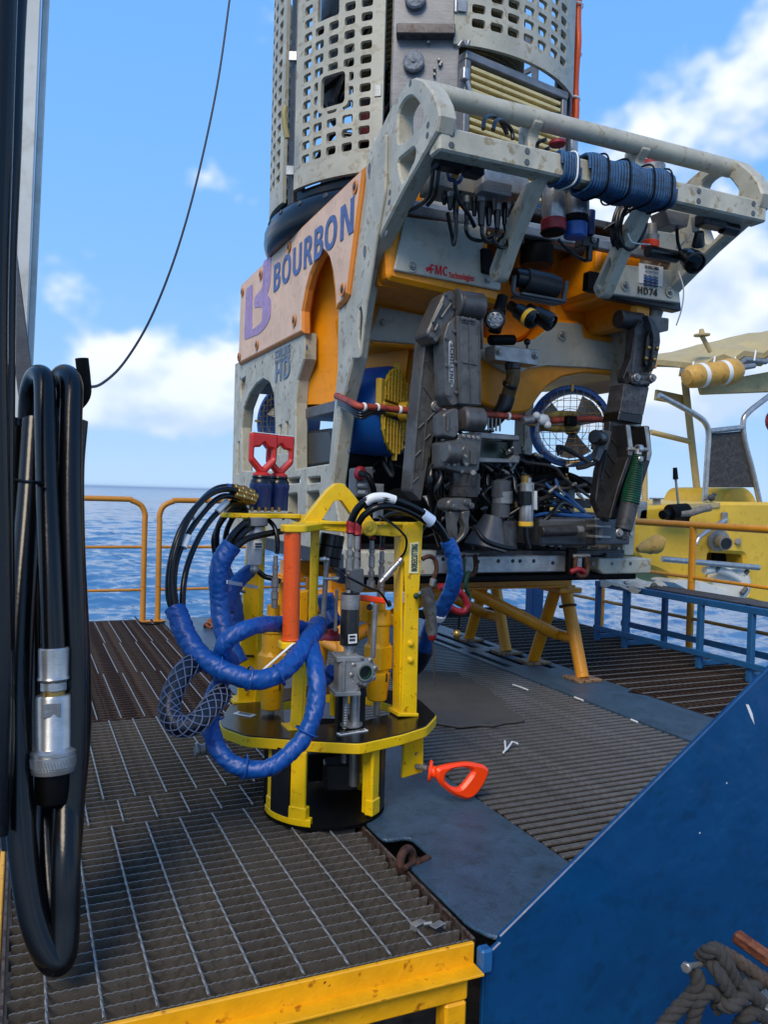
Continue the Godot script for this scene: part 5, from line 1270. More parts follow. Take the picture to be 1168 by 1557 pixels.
	hose("thick_hose", vv([2.428,1.099,-3.7,2.595,1.14,-3.7,2.725,1.148,-3.7,2.798,1.114,-3.65,2.827,1.075,-3.6]), 0.026, R, rov)
	for i in 7: obj("valve_block", mb().box(Vector3(2.551, 1.178, -3.75) + Vector3(i * 0.038 - 0.02, 0, 0), Vector3(0.028, 0.045, 0.04), Basis(), 0.004), R, rov)
	for p in [vv([2.588,1.128,-3.6,2.596,1.086,-3.58,2.653,1.026,-3.55,2.711,0.958,-3.5]), vv([2.526,1.102,-3.6,2.575,1.044,-3.56,2.653,1.005,-3.55,2.72,0.945,-3.5]), vv([2.509,0.999,-3.5,2.563,0.966,-3.5,2.669,0.944,-3.5,2.736,0.936,-3.45]), vv([2.34,0.927,-3.45,2.427,0.945,-3.45,2.548,0.94,-3.45,2.715,0.929,-3.45])]: hose("blue_hose", p, 0.009, M("cord_blue"), rov)
	for k in 58:
		var a0 := Vector3(rng.randf_range(1.75, 2.65), rng.randf_range(0.85, 1.3), rng.randf_range(-3.9, -3.55))
		var p := PackedVector3Array([a0])
		for i in 4: p.append(p[i] + Vector3(rng.randf_range(-0.12, 0.16), rng.randf_range(-0.11, 0.07), rng.randf_range(-0.03, 0.06)))
		hose("hose", p, rng.randf_range(0.008, 0.015), [B, R, M("black_hose"), M("arm_dark")][k % 4], rov, 5, 8)
	for k in 84:
		var a0 := Vector3(rng.randf_range(1.72, 2.68), rng.randf_range(0.82, 1.28), rng.randf_range(-3.75, -3.5))
		var d := Vector3(rng.randf_range(-1, 1), rng.randf_range(-1, 0.6), rng.randf_range(0, 0.7)).normalized()
		obj("fitting", mb().cyl(a0, a0 + d * 0.035, 0.011, -1, 6).cyl(a0 + d * 0.035, a0 + d * 0.06, 0.007, -1, 8), [S, M("bright_steel"), B, M("brass"), M("arm_dark"), S][k % 6], rov)
	for p in [vv([1.891,0.886,-3.25,1.926,0.823,-3.2,2.021,0.793,-3.2,2.093,0.786,-3.2]), vv([2.084,0.976,-3.4,2.039,1.032,-3.42,2.093,1.072,-3.45,2.18,1.081,-3.5]), vv([2.21,0.88,-3.3,2.216,0.823,-3.3,2.233,0.779,-3.3]), vv([2.355,0.883,-3.4,2.431,0.95,-3.4,2.525,1.001,-3.45,2.625,0.984,-3.5])]: hose("hose", p, 0.012, B, rov)
	# orange-red taped cable run across the front, with white ties
	var run := vv([1.35,1.48,-3.638,1.34,1.437,-3.455,1.36,1.406,-3.36,1.479,1.412,-3.4,1.595,1.408,-3.4,1.723,1.409,-3.42,1.915,1.421,-3.45,2.137,1.423,-3.45,2.29,1.419,-3.45,2.409,1.414,-3.45,2.57,1.43,-3.45,2.715,1.443,-3.45,2.801,1.438,-3.45])
	hose("taped_cable", run, 0.016, M("red_tape"), rov, 8, 10)
	for k in 3:
		var q := vv([1.345,1.457,-3.605,1.335,1.415,-3.441,1.356,1.388,-3.35,1.422,1.401,-3.38,1.495,1.413,-3.4])
		for i in q.size(): q[i] += Vector3(0, -0.012 * k - (0.012 if i == 2 else 0.0), 0.004 * k)
		hose("cable", q, 0.006, B, rov)
	var spun := spl(run, 8)
	for k in [17, 22, 30, 40, 44, 50, 58, 66, 72, 78]:
		if k < spun.size() - 1: obj("cable_tie", mb().cyl(spun[k], spun[k] + (spun[k + 1] - spun[k]).normalized() * 0.014, 0.02, -1, 12), M("label_white"), rov)
	obj("knotted_tape", mb().ball(Vector3(2.379, 1.417, -3.43), 0.03, Vector3(1.3, 1, 0.9), 8).ball(Vector3(2.332, 1.433, -3.42), 0.02).ball(Vector3(2.4, 1.391, -3.42), 0.02), M("label_white"), rov)
	hose("yellow_sleeve", vv([2.414,1.435,-3.47,2.502,1.454,-3.47,2.609,1.458,-3.47]), 0.02, mat("sleeve_tan", Color(0.74, 0.62, 0.27), 0.6, 0.0, "dirt", 3.0), rov)
	hose("yellow_sleeve", vv([2.4,1.381,-3.47,2.505,1.381,-3.47,2.619,1.394,-3.47]), 0.018, M("sleeve_tan"), rov)
	obj("plug_block", mb().box(Vector3(2.54, 1.42, -3.42), Vector3(0.06, 0.05, 0.04), Basis(), 0.006), R, rov)
	# left side under the thruster: manifold with a red cap, black tank behind the post
	zp("manifold_plate", soften(va([1.376,1.136,1.458,1.145,1.462,1.008,1.373,1.002]), 0.01), -3.42, 0.1, M("dark_metal"), rov, [], 0.006)
	obj("red_cap", mb().lathe([Vector2(0, 0.03), Vector2(0.026, 0.03), Vector2(0.034, 0.022), Vector2(0.034, 0.004), Vector2(0.028, 0)], Vector3(1.379, 1.11, -3.41), Vector3(0.4, 0, 0.9), 9), M("hook_red"), rov)
	hose("hose", vv([1.373,1.11,-3.37,1.382,1.095,-3.3,1.409,1.038,-3.3,1.439,0.971,-3.35]), 0.014, R, rov)
	for q in [Vector3(1.384, 1.057, -3.41), Vector3(1.385, 1.025, -3.41)]: obj("fitting", mb().cyl(q, q + Vector3(0.02, 0, 0.04), 0.014, -1, 6), S, rov)
	zp("upright", va([1.457,1.068,1.506,1.067,1.508,0.905,1.462,0.91]), -3.4, 0.03, M("dull_steel"), rov)
	obj("black_drum", mb().cyl(Vector3(1.575, 0.981, -3.4), Vector3(1.714, 0.981, -3.55), 0.07, -1, 24), R, rov)
	var tk := va([-4.488,1.328,-4.359,1.362,-3.929,1.353,-3.838,1.163,-4.401,1.153,-4.476,1.177])
	obj("black_tank", mb().prism(soften(tk, 0.06), [], 0.3, XP(1.43), 0.02), mat("tank_black", Color(0.17, 0.175, 0.185), 0.4, 0.0, "dirt", 2.0), rov)
	obj("tank_side", mb().box(Vector3(1.6, 1.22, -4.35), Vector3(0.3, 0.2, 0.1), Basis(), 0.03), mat("tank_grey", Color(0.42, 0.44, 0.47), 0.45), rov)

func on_the_vehicle():
	# things that only hang on the vehicle: wound rope and hose, lifting hooks
	for s in 2:
		var rope := mb()
		var x0: float = [1.912, 2.036][s]
		var k: int = [7, 36][s]
		var c := Vector3(0, 2.335, -2.735)
		var p := PackedVector3Array()
		var bulge := 0.006 if s == 0 else 0.022
		for i in k * 20 + 1:
			var t := TAU * i / 20.0
			var f := float(i) / (k * 20)
			var e := bulge * (0.7 + 0.3 * sin(f * 17.0))
			# goes round the square beam with rounded corners
			var d := Vector2(cos(t), sin(t))
			var q := Vector2(signf(d.x) * pow(absf(d.x), 0.55), signf(d.y) * pow(absf(d.y), 0.55))
			p.append(Vector3(x0 + 0.0126 * i / 20.0, c.y + q.y * (0.054 + e), c.z + q.x * (0.05 + e)))
		rope.tube(p, 0.0072, 7)
		var o := tag(obj("rope_coil", rope, M("blue_rope")), ["short turn of blue hose tied round the vehicle's front beam with a white strap", "long coil of blue hose wound tightly round the vehicle's front beam"][s], "hose coil")
		for f in ([0.055] if s == 0 else [0.07, 0.18, 0.305, 0.4]):
			var band := PackedVector3Array()
			for i in 28:
				var d := Vector2(cos(TAU * i / 28.0), sin(TAU * i / 28.0))
				var q := Vector2(signf(d.x) * pow(absf(d.x), 0.55), signf(d.y) * pow(absf(d.y), 0.55))
				band.append(Vector3(x0 + f + 0.012 * q.x, c.y + q.y * (0.062 + bulge), c.z + q.x * (0.058 + bulge)))
			obj("strap", mb().tube(band, 0.004, 6, true), M("label_white") if s == 0 else M("black_rubber"), o)
	var hooks := [[Vector3(1.934, 0.697, -3.4), 0], [Vector3(2.591, 0.684, -3.4), 1]]
	for h in hooks:
		var q: Vector3 = h[0]
		var t := thing("shackle", ["rusty lifting shackle with green tape on the skid beam near the blue sleeve", "rusty lifting shackle with a red tongue at the right end of the skid beam"][h[1]], "shackle", q, "shackles on the skid beam")
		obj("bow", mb().tube(spl(vv([-0.02, 0.05, 0.02, -0.03, -0.01, 0.03, -0.005, -0.05, 0.035, 0.03, -0.045, 0.035, 0.048, -0.01, 0.03, 0.045, 0.05, 0.02]), 6), 0.012, 10), M("rust"), t)
		obj("pin", mb().cyl(Vector3(-0.04, 0.05, 0.02), Vector3(0.065, 0.052, 0.02), 0.011, -1, 12), M("dull_steel"), t)
		obj("lug", mb().box(Vector3(-0.035, 0.02, 0.0), Vector3(0.05, 0.14, 0.04), Basis(), 0.006), M("black_rubber"), t)
		if h[1] == 1: obj("tongue", mb().tube(spl(vv([-0.06, -0.03, 0.03, -0.02, -0.015, 0.04, 0.01, -0.025, 0.04, 0.02, -0.045, 0.03]), 5), 0.014, 10), M("hook_red"), t)
		else: obj("tape", mb().tube(spl(vv([-0.03, 0.03, 0.03, -0.035, -0.02, 0.035, -0.02, -0.07, 0.03]), 5), 0.022, 9), M("green_paint"), t)
	# the snap hooks with red hose on a line, hanging beside the skid
	var t := thing("lifting_strop", "red hose covered strop with green tape hanging behind the blue sleeve", "strop", Vector3(1.77, 0.592, -3.2))
	var o := t.position
	var hp := vv([1.696,0.617,-3.2,1.763,0.613,-3.2,1.818,0.576,-3.2,1.843,0.531,-3.2,1.824,0.502,-3.2,1.78,0.509,-3.2,1.746,0.531,-3.2])
	for i in hp.size(): hp[i] -= o
	obj("red_hose", mb().tube(spl(hp, 6), 0.016, 10), M("hook_red"), t)
	var gp := vv([1.848,0.686,-3.2,1.83,0.621,-3.2,1.852,0.575,-3.2,1.846,0.537,-3.2])
	for i in gp.size(): gp[i] -= o
	obj("green_strap", mb().tube(spl(gp, 5), 0.01, 8), M("green_paint"), t)
	var lp := vv([1.804,0.502,-3.2,1.802,0.443,-3.2,1.796,0.414,-3.2])
	for i in lp.size(): lp[i] -= o
	obj("cord", mb().tube(lp, 0.005, 6), M("black_rubber"), t)
	obj("brass_knot", mb().ball(Vector3(1.793, 0.402, -3.2) - o, 0.02, Vector3(1, 1.15, 1), 8), M("brass"), t)

func trestle():
	var t := thing("trestle", "yellow tubular steel trestle with splayed legs under the underwater vehicle", "trestle", Vector3(2.3, 0, -4.4))
	var Y := M("trestle_yellow")
	var o := t.position
	for s in [1.0, -1.0]:
		var x := 2.915 if s > 0 else 1.50
		for z in [-3.98, -4.78]:
			var top := Vector3(x + 0.01 * s, 0.50, z)
			for dz in [0.245, -0.245]:
				var f := Vector3(x, 0.012, z + dz)
				obj("leg", mb().cyl(f - o, top + Vector3(0, 0, dz * 0.18) - o, 0.037, -1, 20), Y, t)
				obj("foot_plate", mb().box(f - o - Vector3(0, 0.002, 0), Vector3(0.16, 0.016, 0.16), Basis(), 0.003), mat("foot_tan", Color(0.78, 0.62, 0.42), 0.5, 0.0, "rust", 2.0), t)
			var q := 0.22
			obj("cross_tube", mb().cyl(Vector3(x, q, z + 0.165) - o, Vector3(x, q, z - 0.165) - o, 0.032, -1, 18), Y, t)
			obj("knee_tube", mb().cyl(Vector3(x - 0.01 * s, q, z) - o, Vector3(x - 0.62 * s, 0.50, z) - o, 0.035, -1, 18), Y, t)
			obj("leg_head", mb().box(top + Vector3(0, -0.01, 0) - o, Vector3(0.16, 0.03, 0.2), Basis(), 0.005), Y, t)
			if s > 0 and z > -4.0: obj("ring", mb().lathe([Vector2(0.040, -0.008), Vector2(0.05, -0.006), Vector2(0.052, 0.006), Vector2(0.04, 0.008)], Vector3(x, 0.40, z + 0.085) - o, Vector3(0, 1, -0.3), 18), M("rust"), t)
	for z in [-3.98, -4.78]:
		obj("cross_beam", mb().box(Vector3(2.21, 0.555, z) - o, Vector3(1.52, 0.09, 0.1), Basis(), 0.006), Y, t)
		obj("beam_flange", mb().box(Vector3(2.21, 0.512, z) - o, Vector3(1.54, 0.012, 0.14), Basis(), 0.003), Y, t)

const CX := 2.205
const CZ := -4.55
# a point of the cage: phi degrees round its axis from the side that faces the platform's corner, r, height
func cage(phi: float, r: float, y: float) -> Vector3:
	var a := deg_to_rad(phi)
	var c := Vector3(-0.4361, 0, 0.8999)
	var s := Vector3(0.8999, 0, 0.4361)
	return Vector3(CX, y, CZ) + (c * cos(a) + s * sin(a)) * r

func curved_sheet(p0: float, p1: float, y0: float, y1: float, holes: Array, r := 0.92, th := 0.022) -> MB:
	# a sheet rolled round the axis, with openings given in degrees and metres
	var m := mb()
	var step := 2.9
	var k := int(ceil((p1 - p0) / step))
	for i in k:
		var a := p0 + (p1 - p0) * i / k
		var b := p0 + (p1 - p0) * (i + 1) / k
		var pcs := [PackedVector2Array([Vector2(a, y0 * 50), Vector2(b, y0 * 50), Vector2(b, y1 * 50), Vector2(a, y1 * 50)])]
		for h in holes:
			var hs := PackedVector2Array()
			for q in h: hs.append(Vector2(q.x, q.y * 50))
			var nx := []
			for pc in pcs:
				for c in Geometry2D.clip_polygons(pc, hs):
					if absf(MB.area(c)) > 1e-4: nx.append(c)
			pcs = nx
		for pc in pcs:
			var ix := Geometry2D.triangulate_polygon(pc)
			for t in range(0, ix.size(), 3):
				for w in [0.0, th]:
					var q := []
					var n := []
					for e in 3:
						var u: Vector2 = pc[ix[t + e]]
						q.append(cage(u.x, r - w, u.y / 50.0))
						n.append((cage(u.x, 1, 0) - cage(u.x, 0, 0)) * (1.0 if w == 0.0 else -1.0))
					m.t3(q[0], q[1], q[2], n[0], n[1], n[2])
	var outs := holes.duplicate()
	for h in outs:
		var c := Vector2()
		for q in h: c += q / h.size()
		for i in h.size():
			var a: Vector2 = h[i]
			var b: Vector2 = h[(i + 1) % h.size()]
			m.face([cage(a.x, r, a.y), cage(b.x, r, b.y), cage(b.x, r - th, b.y), cage(a.x, r - th, a.y)], cage(c.x, r, c.y) - cage((a.x + b.x) / 2, r, (a.y + b.y) / 2))
	for e in [[p0, y0, p1, y0], [p0, y1, p1, y1], [p0, y0, p0, y1], [p1, y0, p1, y1]]:
		for i in k:
			var f0 := float(i) / k
			var f1 := float(i + 1) / k
			var a := Vector2(lerpf(e[0], e[2], f0), lerpf(e[1], e[3], f0))
			var b := Vector2(lerpf(e[0], e[2], f1), lerpf(e[1], e[3], f1))
			m.face([cage(a.x, r, a.y), cage(b.x, r, b.y), cage(b.x, r - th, b.y), cage(a.x, r - th, a.y)], cage((e[0] + e[2]) / 2, r, (e[1] + e[3]) / 2) * -1.0 + cage(a.x, r, a.y))
	return m

func holes_grid(cols: Array, w: float, y0: float, rows: int, skip := Rect2()) -> Array:
	var out := []
	for c in cols:
		for i in rows:
			var y := y0 + i * 0.0715
			var h := PackedVector2Array()
			for q in rrect(Vector2.ZERO, w * 0.016, 0.044, 0.011, 2): h.append(Vector2(c + q.x / 0.016, y + q.y))
			if skip.has_area():
				var win := PackedVector2Array()
				for q in rrect(Vector2.ZERO, skip.size.x * 0.016, skip.size.y, 0.03, 3): win.append(Vector2(skip.position.x + q.x / 0.016, skip.position.y + q.y))
				var A := PackedVector2Array()
				var B := PackedVector2Array()
				for q in h: A.append(Vector2(q.x, q.y * 50))
				for q in win: B.append(Vector2(q.x, q.y * 50))
				for c2 in Geometry2D.clip_polygons(A, B):
					if absf(MB.area(c2)) < 1.2: continue
					var g := PackedVector2Array()
					for q in c2: g.append(Vector2(q.x, q.y / 50.0))
					out.append(g)
			else: out.append(h)
	return out

func launch_cage():
	var t := thing("launch_cage", "tall round grey launch cage of perforated panels standing on top of the underwater vehicle", "launch cage", Vector3(CX, 2.43, CZ))
	var o := Transform3D(Basis(), -t.position)
	var P := M("frame_paint")
	var top := 4.15
	var add := func(called: String, m, ma: Material) -> MeshInstance3D: return put(called, m.mesh() if m is MB else m, ma, t, o)
	# panel left of the column, with two larger windows
	var cols := [-42.75, -37.2, -31.2, -25.05, -19.0]
	var hl := holes_grid(cols, 3.9, 2.80, 17, Rect2(-31.1, 3.112, 12.6, 0.205))
	var h2 := []
	for h in hl:
		var c := Vector2()
		for q in h: c += q / h.size()
		if c.x > -41 and c.x < -27 and c.y > 3.47 and c.y < 3.72: continue
		h2.append(h)
	var w1 := PackedVector2Array()
	var w2 := PackedVector2Array()
	for q in rrect(Vector2.ZERO, 0.155, 0.165, 0.022, 3): w1.append(Vector2(-31.1 + q.x / 0.016, 3.112 + q.y))
	for q in rrect(Vector2.ZERO, 0.145, 0.2, 0.012, 3): w2.append(Vector2(-33.8 + q.x / 0.016, 3.592 + q.y))
	h2.append(w1); h2.append(w2)
	add.call("perforated_panel", curved_sheet(-49.0, -12.9, 2.66, top, h2), P)
	add.call("perforated_panel", curved_sheet(-108.0, -57.0, 2.63, top, holes_grid([-62, -68, -74, -80, -86, -92, -98, -104], 4.0, 2.78, 18)), P)
	add.call("perforated_panel", curved_sheet(8.9, 66.5, 3.29, top, holes_grid([16.8, 23.2, 29.4, 35.8, 42.1, 48.9, 55.1], 4.5, 3.405, 10)), P)
	# panels at the far side, seen through the openings
	var hb := []
	for i in 9:
		for j in 10:
			var h := PackedVector2Array()
			for q in rrect(Vector2.ZERO, 0.095, 0.10, 0.02, 2): h.append(Vector2(128.0 + i * 8.0 + q.x / 0.016, 2.8 + j * 0.13 + q.y))
			hb.append(h)
	add.call("perforated_panel", curved_sheet(122.0, 198.0, 2.70, top, hb, 0.9), M("grey_plate"))
	# column plates between the panels
	var c0 := cage(-10.9, 0.90, 0)
	var c1 := cage(11.0, 0.90, 0)
	var dx := (c1 - c0)
	var nz := dx.normalized().cross(Vector3.UP)
	var cb := Basis(dx.normalized(), Vector3.UP, nz)
	var mid := (c0 + c1) * 0.5
	add.call("column_plate", mb().box(mid + Vector3(0, 3.3, 0) - nz * 0.01, Vector3(dx.length(), 1.75, 0.02), cb, 0.003), M("grey_plate"))
	for s in [-1.0, 1.0]: add.call("column_flange", mb().box(mid + Vector3(0, 3.3, 0) + dx.normalized() * s * (dx.length() / 2 - 0.006) - nz * 0.06, Vector3(0.012, 1.75, 0.12), cb, 0.003), M("grey_plate"))
	add.call("column_step", mb().box(mid + Vector3(0.0, 3.345, 0) + nz * 0.03, Vector3(dx.length() * 0.86, 0.05, 0.06), cb, 0.004), mat("step_brown", Color(0.52, 0.49, 0.48), 0.5, 0.2, "dirt", 2.0))
	for y in [3.2, 3.515]: 
		var q := cage(-3.6, 0.895, y)
		var an := add.call("anode_disc", mb().lathe([Vector2(0.052, 0), Vector2(0.054, 0.004), Vector2(0.054, 0.02), Vector2(0.047, 0.027), Vector2(0.012, 0.028), Vector2(0.012, 0.034), Vector2(0, 0.035)], q, nz, 26), mat("anode", Color(0.72, 0.76, 0.80), 0.85, 0.0, "dirt", 6.0, "n_grit", 0.8)) as MeshInstance3D
	for q in [[4.6, 3.215], [5.4, 3.20], [5.0, 3.19], [3.3, 3.17], [3.3, 3.14], [1.0, 3.3], [-9.0, 3.33], [8.4, 3.33]]: 
		add.call("bolt", mb().cyl(cage(q[0], 0.885, q[1]), cage(q[0], 0.885, q[1]) + nz * 0.022, 0.008, -1, 8), M("dull_steel"))
	for f in [[-53.5, 0.86, 0.06], [-110.0, 0.88, 0.06], [70.0, 0.86, 0.07], [100.0, 0.88, 0.06]]:
		var q := cage(f[0], f[1], 3.35)
		var d := (cage(f[0], 1, 0) - cage(f[0], 0, 0))
		add.call("frame_post", mb().box(q, Vector3(f[2], 1.62, 0.08), Basis(d.cross(Vector3.UP) * -1.0, Vector3.UP, d), 0.004), M("arm_dark"))
	for y in [2.78, 3.4, 3.8]: 
		add.call("hinge", mb().box(cage(-52.0, 0.915, y), Vector3(0.05, 0.055, 0.02), cb, 0.006), M("bright_steel"))
	for y in [2.80, 3.06]: add.call("hinge_plate", mb().box(cage(-14.6, 0.922, y), Vector3(0.035, 0.06, 0.006), cb * Basis(Vector3.UP, -0.24), 0.002), M("aluminium"))
	add.call("hinge_plate", mb().box(cage(11.2, 0.93, 3.48), Vector3(0.045, 0.07, 0.008), cb * Basis(Vector3.UP, 0.2), 0.002), M("aluminium"))
	add.call("hinge", mb().cyl(cage(9.3, 0.92, 3.44), cage(9.3, 0.92, 3.50), 0.012, -1, 10), M("bright_steel"))
	# bumper ring under the cage
	var ring := mb().lathe([Vector2(0.70, 2.425), Vector2(0.90, 2.425), Vector2(0.925, 2.435), Vector2(0.94, 2.455), Vector2(0.948, 2.49), Vector2(0.945, 2.54), Vector2(0.93, 2.58), Vector2(0.905, 2.605), Vector2(0.885, 2.61), Vector2(0.885, 2.66), Vector2(0.87, 2.66), Vector2(0.87, 2.60), Vector2(0.70, 2.6)], Vector3(CX, 0, CZ), Vector3.UP, 96)
	var ro := add.call("bumper_ring", ring, M("black_hose")) as MeshInstance3D
	for i in 30:
		var q := cage(i * 12.0 + 4.0, 0.935, 2.565)
		var d := (cage(i * 12.0 + 4.0, 1, 0) - cage(i * 12.0 + 4.0, 0, 0) + Vector3(0, 0.35, 0)).normalized()
		put("bolt", mb().cyl(q - d * 0.01, q + d * 0.006, 0.017, -1, 12).mesh(), M("arm_dark"), ro, Transform3D())
	# the drum wound with tether, dark machinery, and plain sheets added to darken the inside
	var prof := []
	for i in 140: prof.append(Vector2(0.48 + 0.012 * absf(sin(i * PI / 4.0)), 3.17 + i * 0.0075))
	add.call("tether_drum", mb().lathe(prof, cage(15.0, 0.30, 0.0), Vector3.UP, 48), mat("tether", Color(0.55, 0.46, 0.20), 0.6, 0.0, "dirt", 3.0, "n_fine", 0.4))
	add.call("drum_flange", mb().cyl(cage(15.0, 0.30, 3.13), cage(15.0, 0.30, 3.165), 0.49, -1, 40), M("arm_dark"))
	add.call("winch_housing", mb().box(cage(25.0, 0.15, 2.87), Vector3(0.7, 0.44, 0.7), cb, 0.02), M("arm_dark"))
	add.call("winch_motor", mb().cyl(cage(-30.0, 0.55, 2.72), cage(-30.0, 0.55, 2.98), 0.12, -1, 20), M("arm_dark"))
	add.call("valve_body", mb().box(cage(-22.0, 0.66, 3.0), Vector3(0.2, 0.18, 0.14), cb, 0.01), M("hook_red"))
	add.call("pump", mb().cyl(cage(-40.0, 0.5, 3.48), cage(-18.0, 0.5, 3.72), 0.1, -1, 18), M("black_gloss"))
	for f in [[-60.0, -20.0, 3.32], [-50.0, 20.0, 2.95], [-70.0, -10.0, 3.7]]: add.call("inner_brace", mb().bar(cage(f[0], 0.7, f[2]), cage(f[1], 0.6, f[2] + 0.2), 0.05, 0.05), M("arm_dark"))
	add.call("added_dark_sheet", curved_sheet(-78.0, -26.0, 2.66, 3.02, [], 0.62), M("arm_dark"))  # added dark sheet, makes the panel openings look dark inside
	add.call("added_dark_sheet", curved_sheet(-84.0, -41.0, 3.18, 4.1, [], 0.64), M("arm_dark"))  # second added sheet, keeps sky out of the upper left openings
	var rng := RandomNumberGenerator.new()
	rng.seed = 4
	for i in 10:
		var a := rng.randf_range(-60, -15)
		var y := rng.randf_range(2.75, 3.6)
		var pts := PackedVector3Array([cage(a, 0.78, y)])
		for k in 3: pts.append(cage(a + rng.randf_range(-14, 14), rng.randf_range(0.6, 0.8), y + (k + 1) * rng.randf_range(-0.12, 0.16)))
		add.call("hose", mb().tube(spl(pts, 5), 0.016, 8), M("black_hose"))
	# the louvre, flat, framed, slats tilted
	var po := Vector3(1.9755, 3.2434, -3.6488)
	var D := Vector3(0.985, 0, -0.171)
	var LB := Basis(D, Vector3.UP, Vector3(0.171, 0, 0.985))
	var L := Node3D.new()
	L.name = "louvre"
	t.add_child(L, true)
	L.transform = Transform3D(LB, po - t.position)
	var W := 0.72
	for s in [[W / 2, -0.02, W, 0.042], [W / 2, -0.70, W, 0.042]]: obj("frame_rail", mb().box(Vector3(s[0], s[1], 0), Vector3(s[2], s[3], 0.07), Basis(), 0.004), M("grey_plate"), L)
	for x in [0.016, W - 0.022]: obj("frame_rail", mb().box(Vector3(x, -0.36, 0), Vector3(0.036, 0.636, 0.066), Basis(), 0.004), M("grey_plate"), L)
	var slat := mb().box(Vector3.ZERO, Vector3(W - 0.09, 0.0165, 0.075), Basis(Vector3.RIGHT, 0.12), 0.002).mesh()
	for i in 17: put("slat", slat, M("louvre_cream"), L, Transform3D(Basis(), Vector3(W / 2 - 0.003, -0.066 - i * 0.0365, -0.01)))
	for x in [0.2, 0.36, 0.52]: obj("stay", mb().box(Vector3(x, -0.36, -0.035), Vector3(0.008, 0.63, 0.03), Basis(), 0.001), M("dark_metal"), L)
	obj("latch", mb().box(Vector3(-0.015, -0.13, 0.04), Vector3(0.035, 0.06, 0.04), Basis(), 0.005).cyl(Vector3(0.0, -0.16, 0.05), Vector3(0.02, -0.215, 0.05), 0.01), M("bright_steel"), L)
	obj("clamp", mb().tube(spl(vv([-0.05, 0.0, 0.03, -0.03, 0.03, 0.04, -0.01, 0.01, 0.05, 0.0, 0.035, 0.05]), 4), 0.01, 8), M("dull_steel"), L)
	# hose and rope bundle down the right-hand edge
	var hp := PackedVector3Array()
	for i in 9: hp.append(cage(77.0 + sin(i * 1.3) * 0.8, 0.885, 3.17 + i * 0.125))
	add.call("orange_hose", mb().tube(spl(hp, 4), 0.024, 10), M("orange_paint"))
	for i in hp.size(): hp[i] += Vector3(0.012, 0, 0.03 + 0.008 * sin(i * 2.0))
	add.call("orange_hose", mb().tube(spl(hp, 4), 0.02, 10), M("orange_paint"))
	for y in [3.2, 3.36, 3.62, 3.9]: add.call("cable_tie", mb().lathe([Vector2(0.04, -0.006), Vector2(0.044, 0.0), Vector2(0.04, 0.006)], cage(77.2, 0.897, y), Vector3(0.1, 1, 0), 16), M("label_white"))
	var fp := PackedVector3Array()
	for i in 7: fp.append(cage(74.5 + sin(i * 2.1) * 0.7, 0.90, 2.62 + i * 0.09))
	add.call("foil_duct", mb().tube(spl(fp, 3), 0.038, 12), M("silver_tape"))
	var yp := vv([1.228,3.045,-4.2,1.222,3,-4.2,1.231,2.933,-4.2,1.243,2.884,-4.2])
	add.call("hose", mb().tube(spl(yp, 5), 0.016, 8), mat("hose_tan", Color(0.6, 0.55, 0.35), 0.5))

var tool_n: Node3D

func tl(called: String, m: MB, ma: Material, par: Node = null) -> MeshInstance3D:
	var p: Node = par if par else tool_n
	var o := obj(called, m, ma, p)
	if p == tool_n: o.position = -tool_n.position
	return o
func tz(called: String, poly: PackedVector2Array, z: float, deep: float, m: Material, bev := 0.003, holes := []) -> MeshInstance3D:
	return tl(called, mb().prism(poly, holes, deep, ZP(z), bev), m)

func sleeve(called: String, p: PackedVector3Array, r: float, m: Material, sd: int, folds := 1.0) -> MeshInstance3D:
	# a loose fabric sleeve over hoses: uneven girth, creases across it
	var q := spl(p, 14)
	var n1 := noise(1.0, 3, sd)
	var b := mb()
	var k := q.size()
	var seg := 22
	var rings := []
	var x := (q[1] - q[0]).cross(Vector3.UP).normalized()
	var along := 0.0
	for i in k:
		var t := (q[mini(i + 1, k - 1)] - q[maxi(i - 1, 0)]).normalized()
		x = (x - t * x.dot(t)).normalized()
		var y := t.cross(x)
		if i > 0: along += q[i].distance_to(q[i - 1])
		var ring := []
		for s in seg:
			var a := TAU * s / seg
			var d := x * cos(a) + y * sin(a)
			var g := n1.get_noise_3d(along * 24.0, d.x * 1.6 + along * 3.0, d.y * 1.6 + d.z)
			var crease := absf(n1.get_noise_3d(along * 26.0 + cos(a) * 0.55, sin(a) * 0.6 + 7.0, 3.0))
			var e := 1.0 + folds * (0.09 * g - 0.17 * pow(1.0 - minf(1.0, crease * 2.2), 4.0)) + 0.06 * sin(along * 9.0 + sd)
			ring.append(q[i] + d * r * e)
		rings.append(ring)
	var nor := []
	for i in k:
		var row := []
		for s in seg:
			var du: Vector3 = rings[i][(s + 1) % seg] - rings[i][(s + seg - 1) % seg]
			var dv: Vector3 = rings[mini(i + 1, k - 1)][s] - rings[maxi(i - 1, 0)][s]
			var c := du.cross(dv).normalized()
			if c.dot(rings[i][s] - q[i]) < 0.0: c = -c
			row.append(c)
		nor.append(row)
	for i in k - 1:
		for s in seg:
			var u := (s + 1) % seg
			b.t3(rings[i][s], rings[i + 1][s], rings[i][u], nor[i][s], nor[i + 1][s], nor[i][u])
			b.t3(rings[i + 1][s], rings[i + 1][u], rings[i][u], nor[i + 1][s], nor[i + 1][u], nor[i][u])
	b.face(rings[0], q[0] - q[1]); b.face(rings[k - 1], q[k - 1] - q[k - 2])
	return tl(called, b, m)

func those(called: String, p: PackedVector3Array, r: float, m: Material) -> MeshInstance3D:
	return tl(called, mb().tube(spl(p, 7), r, 12), m)

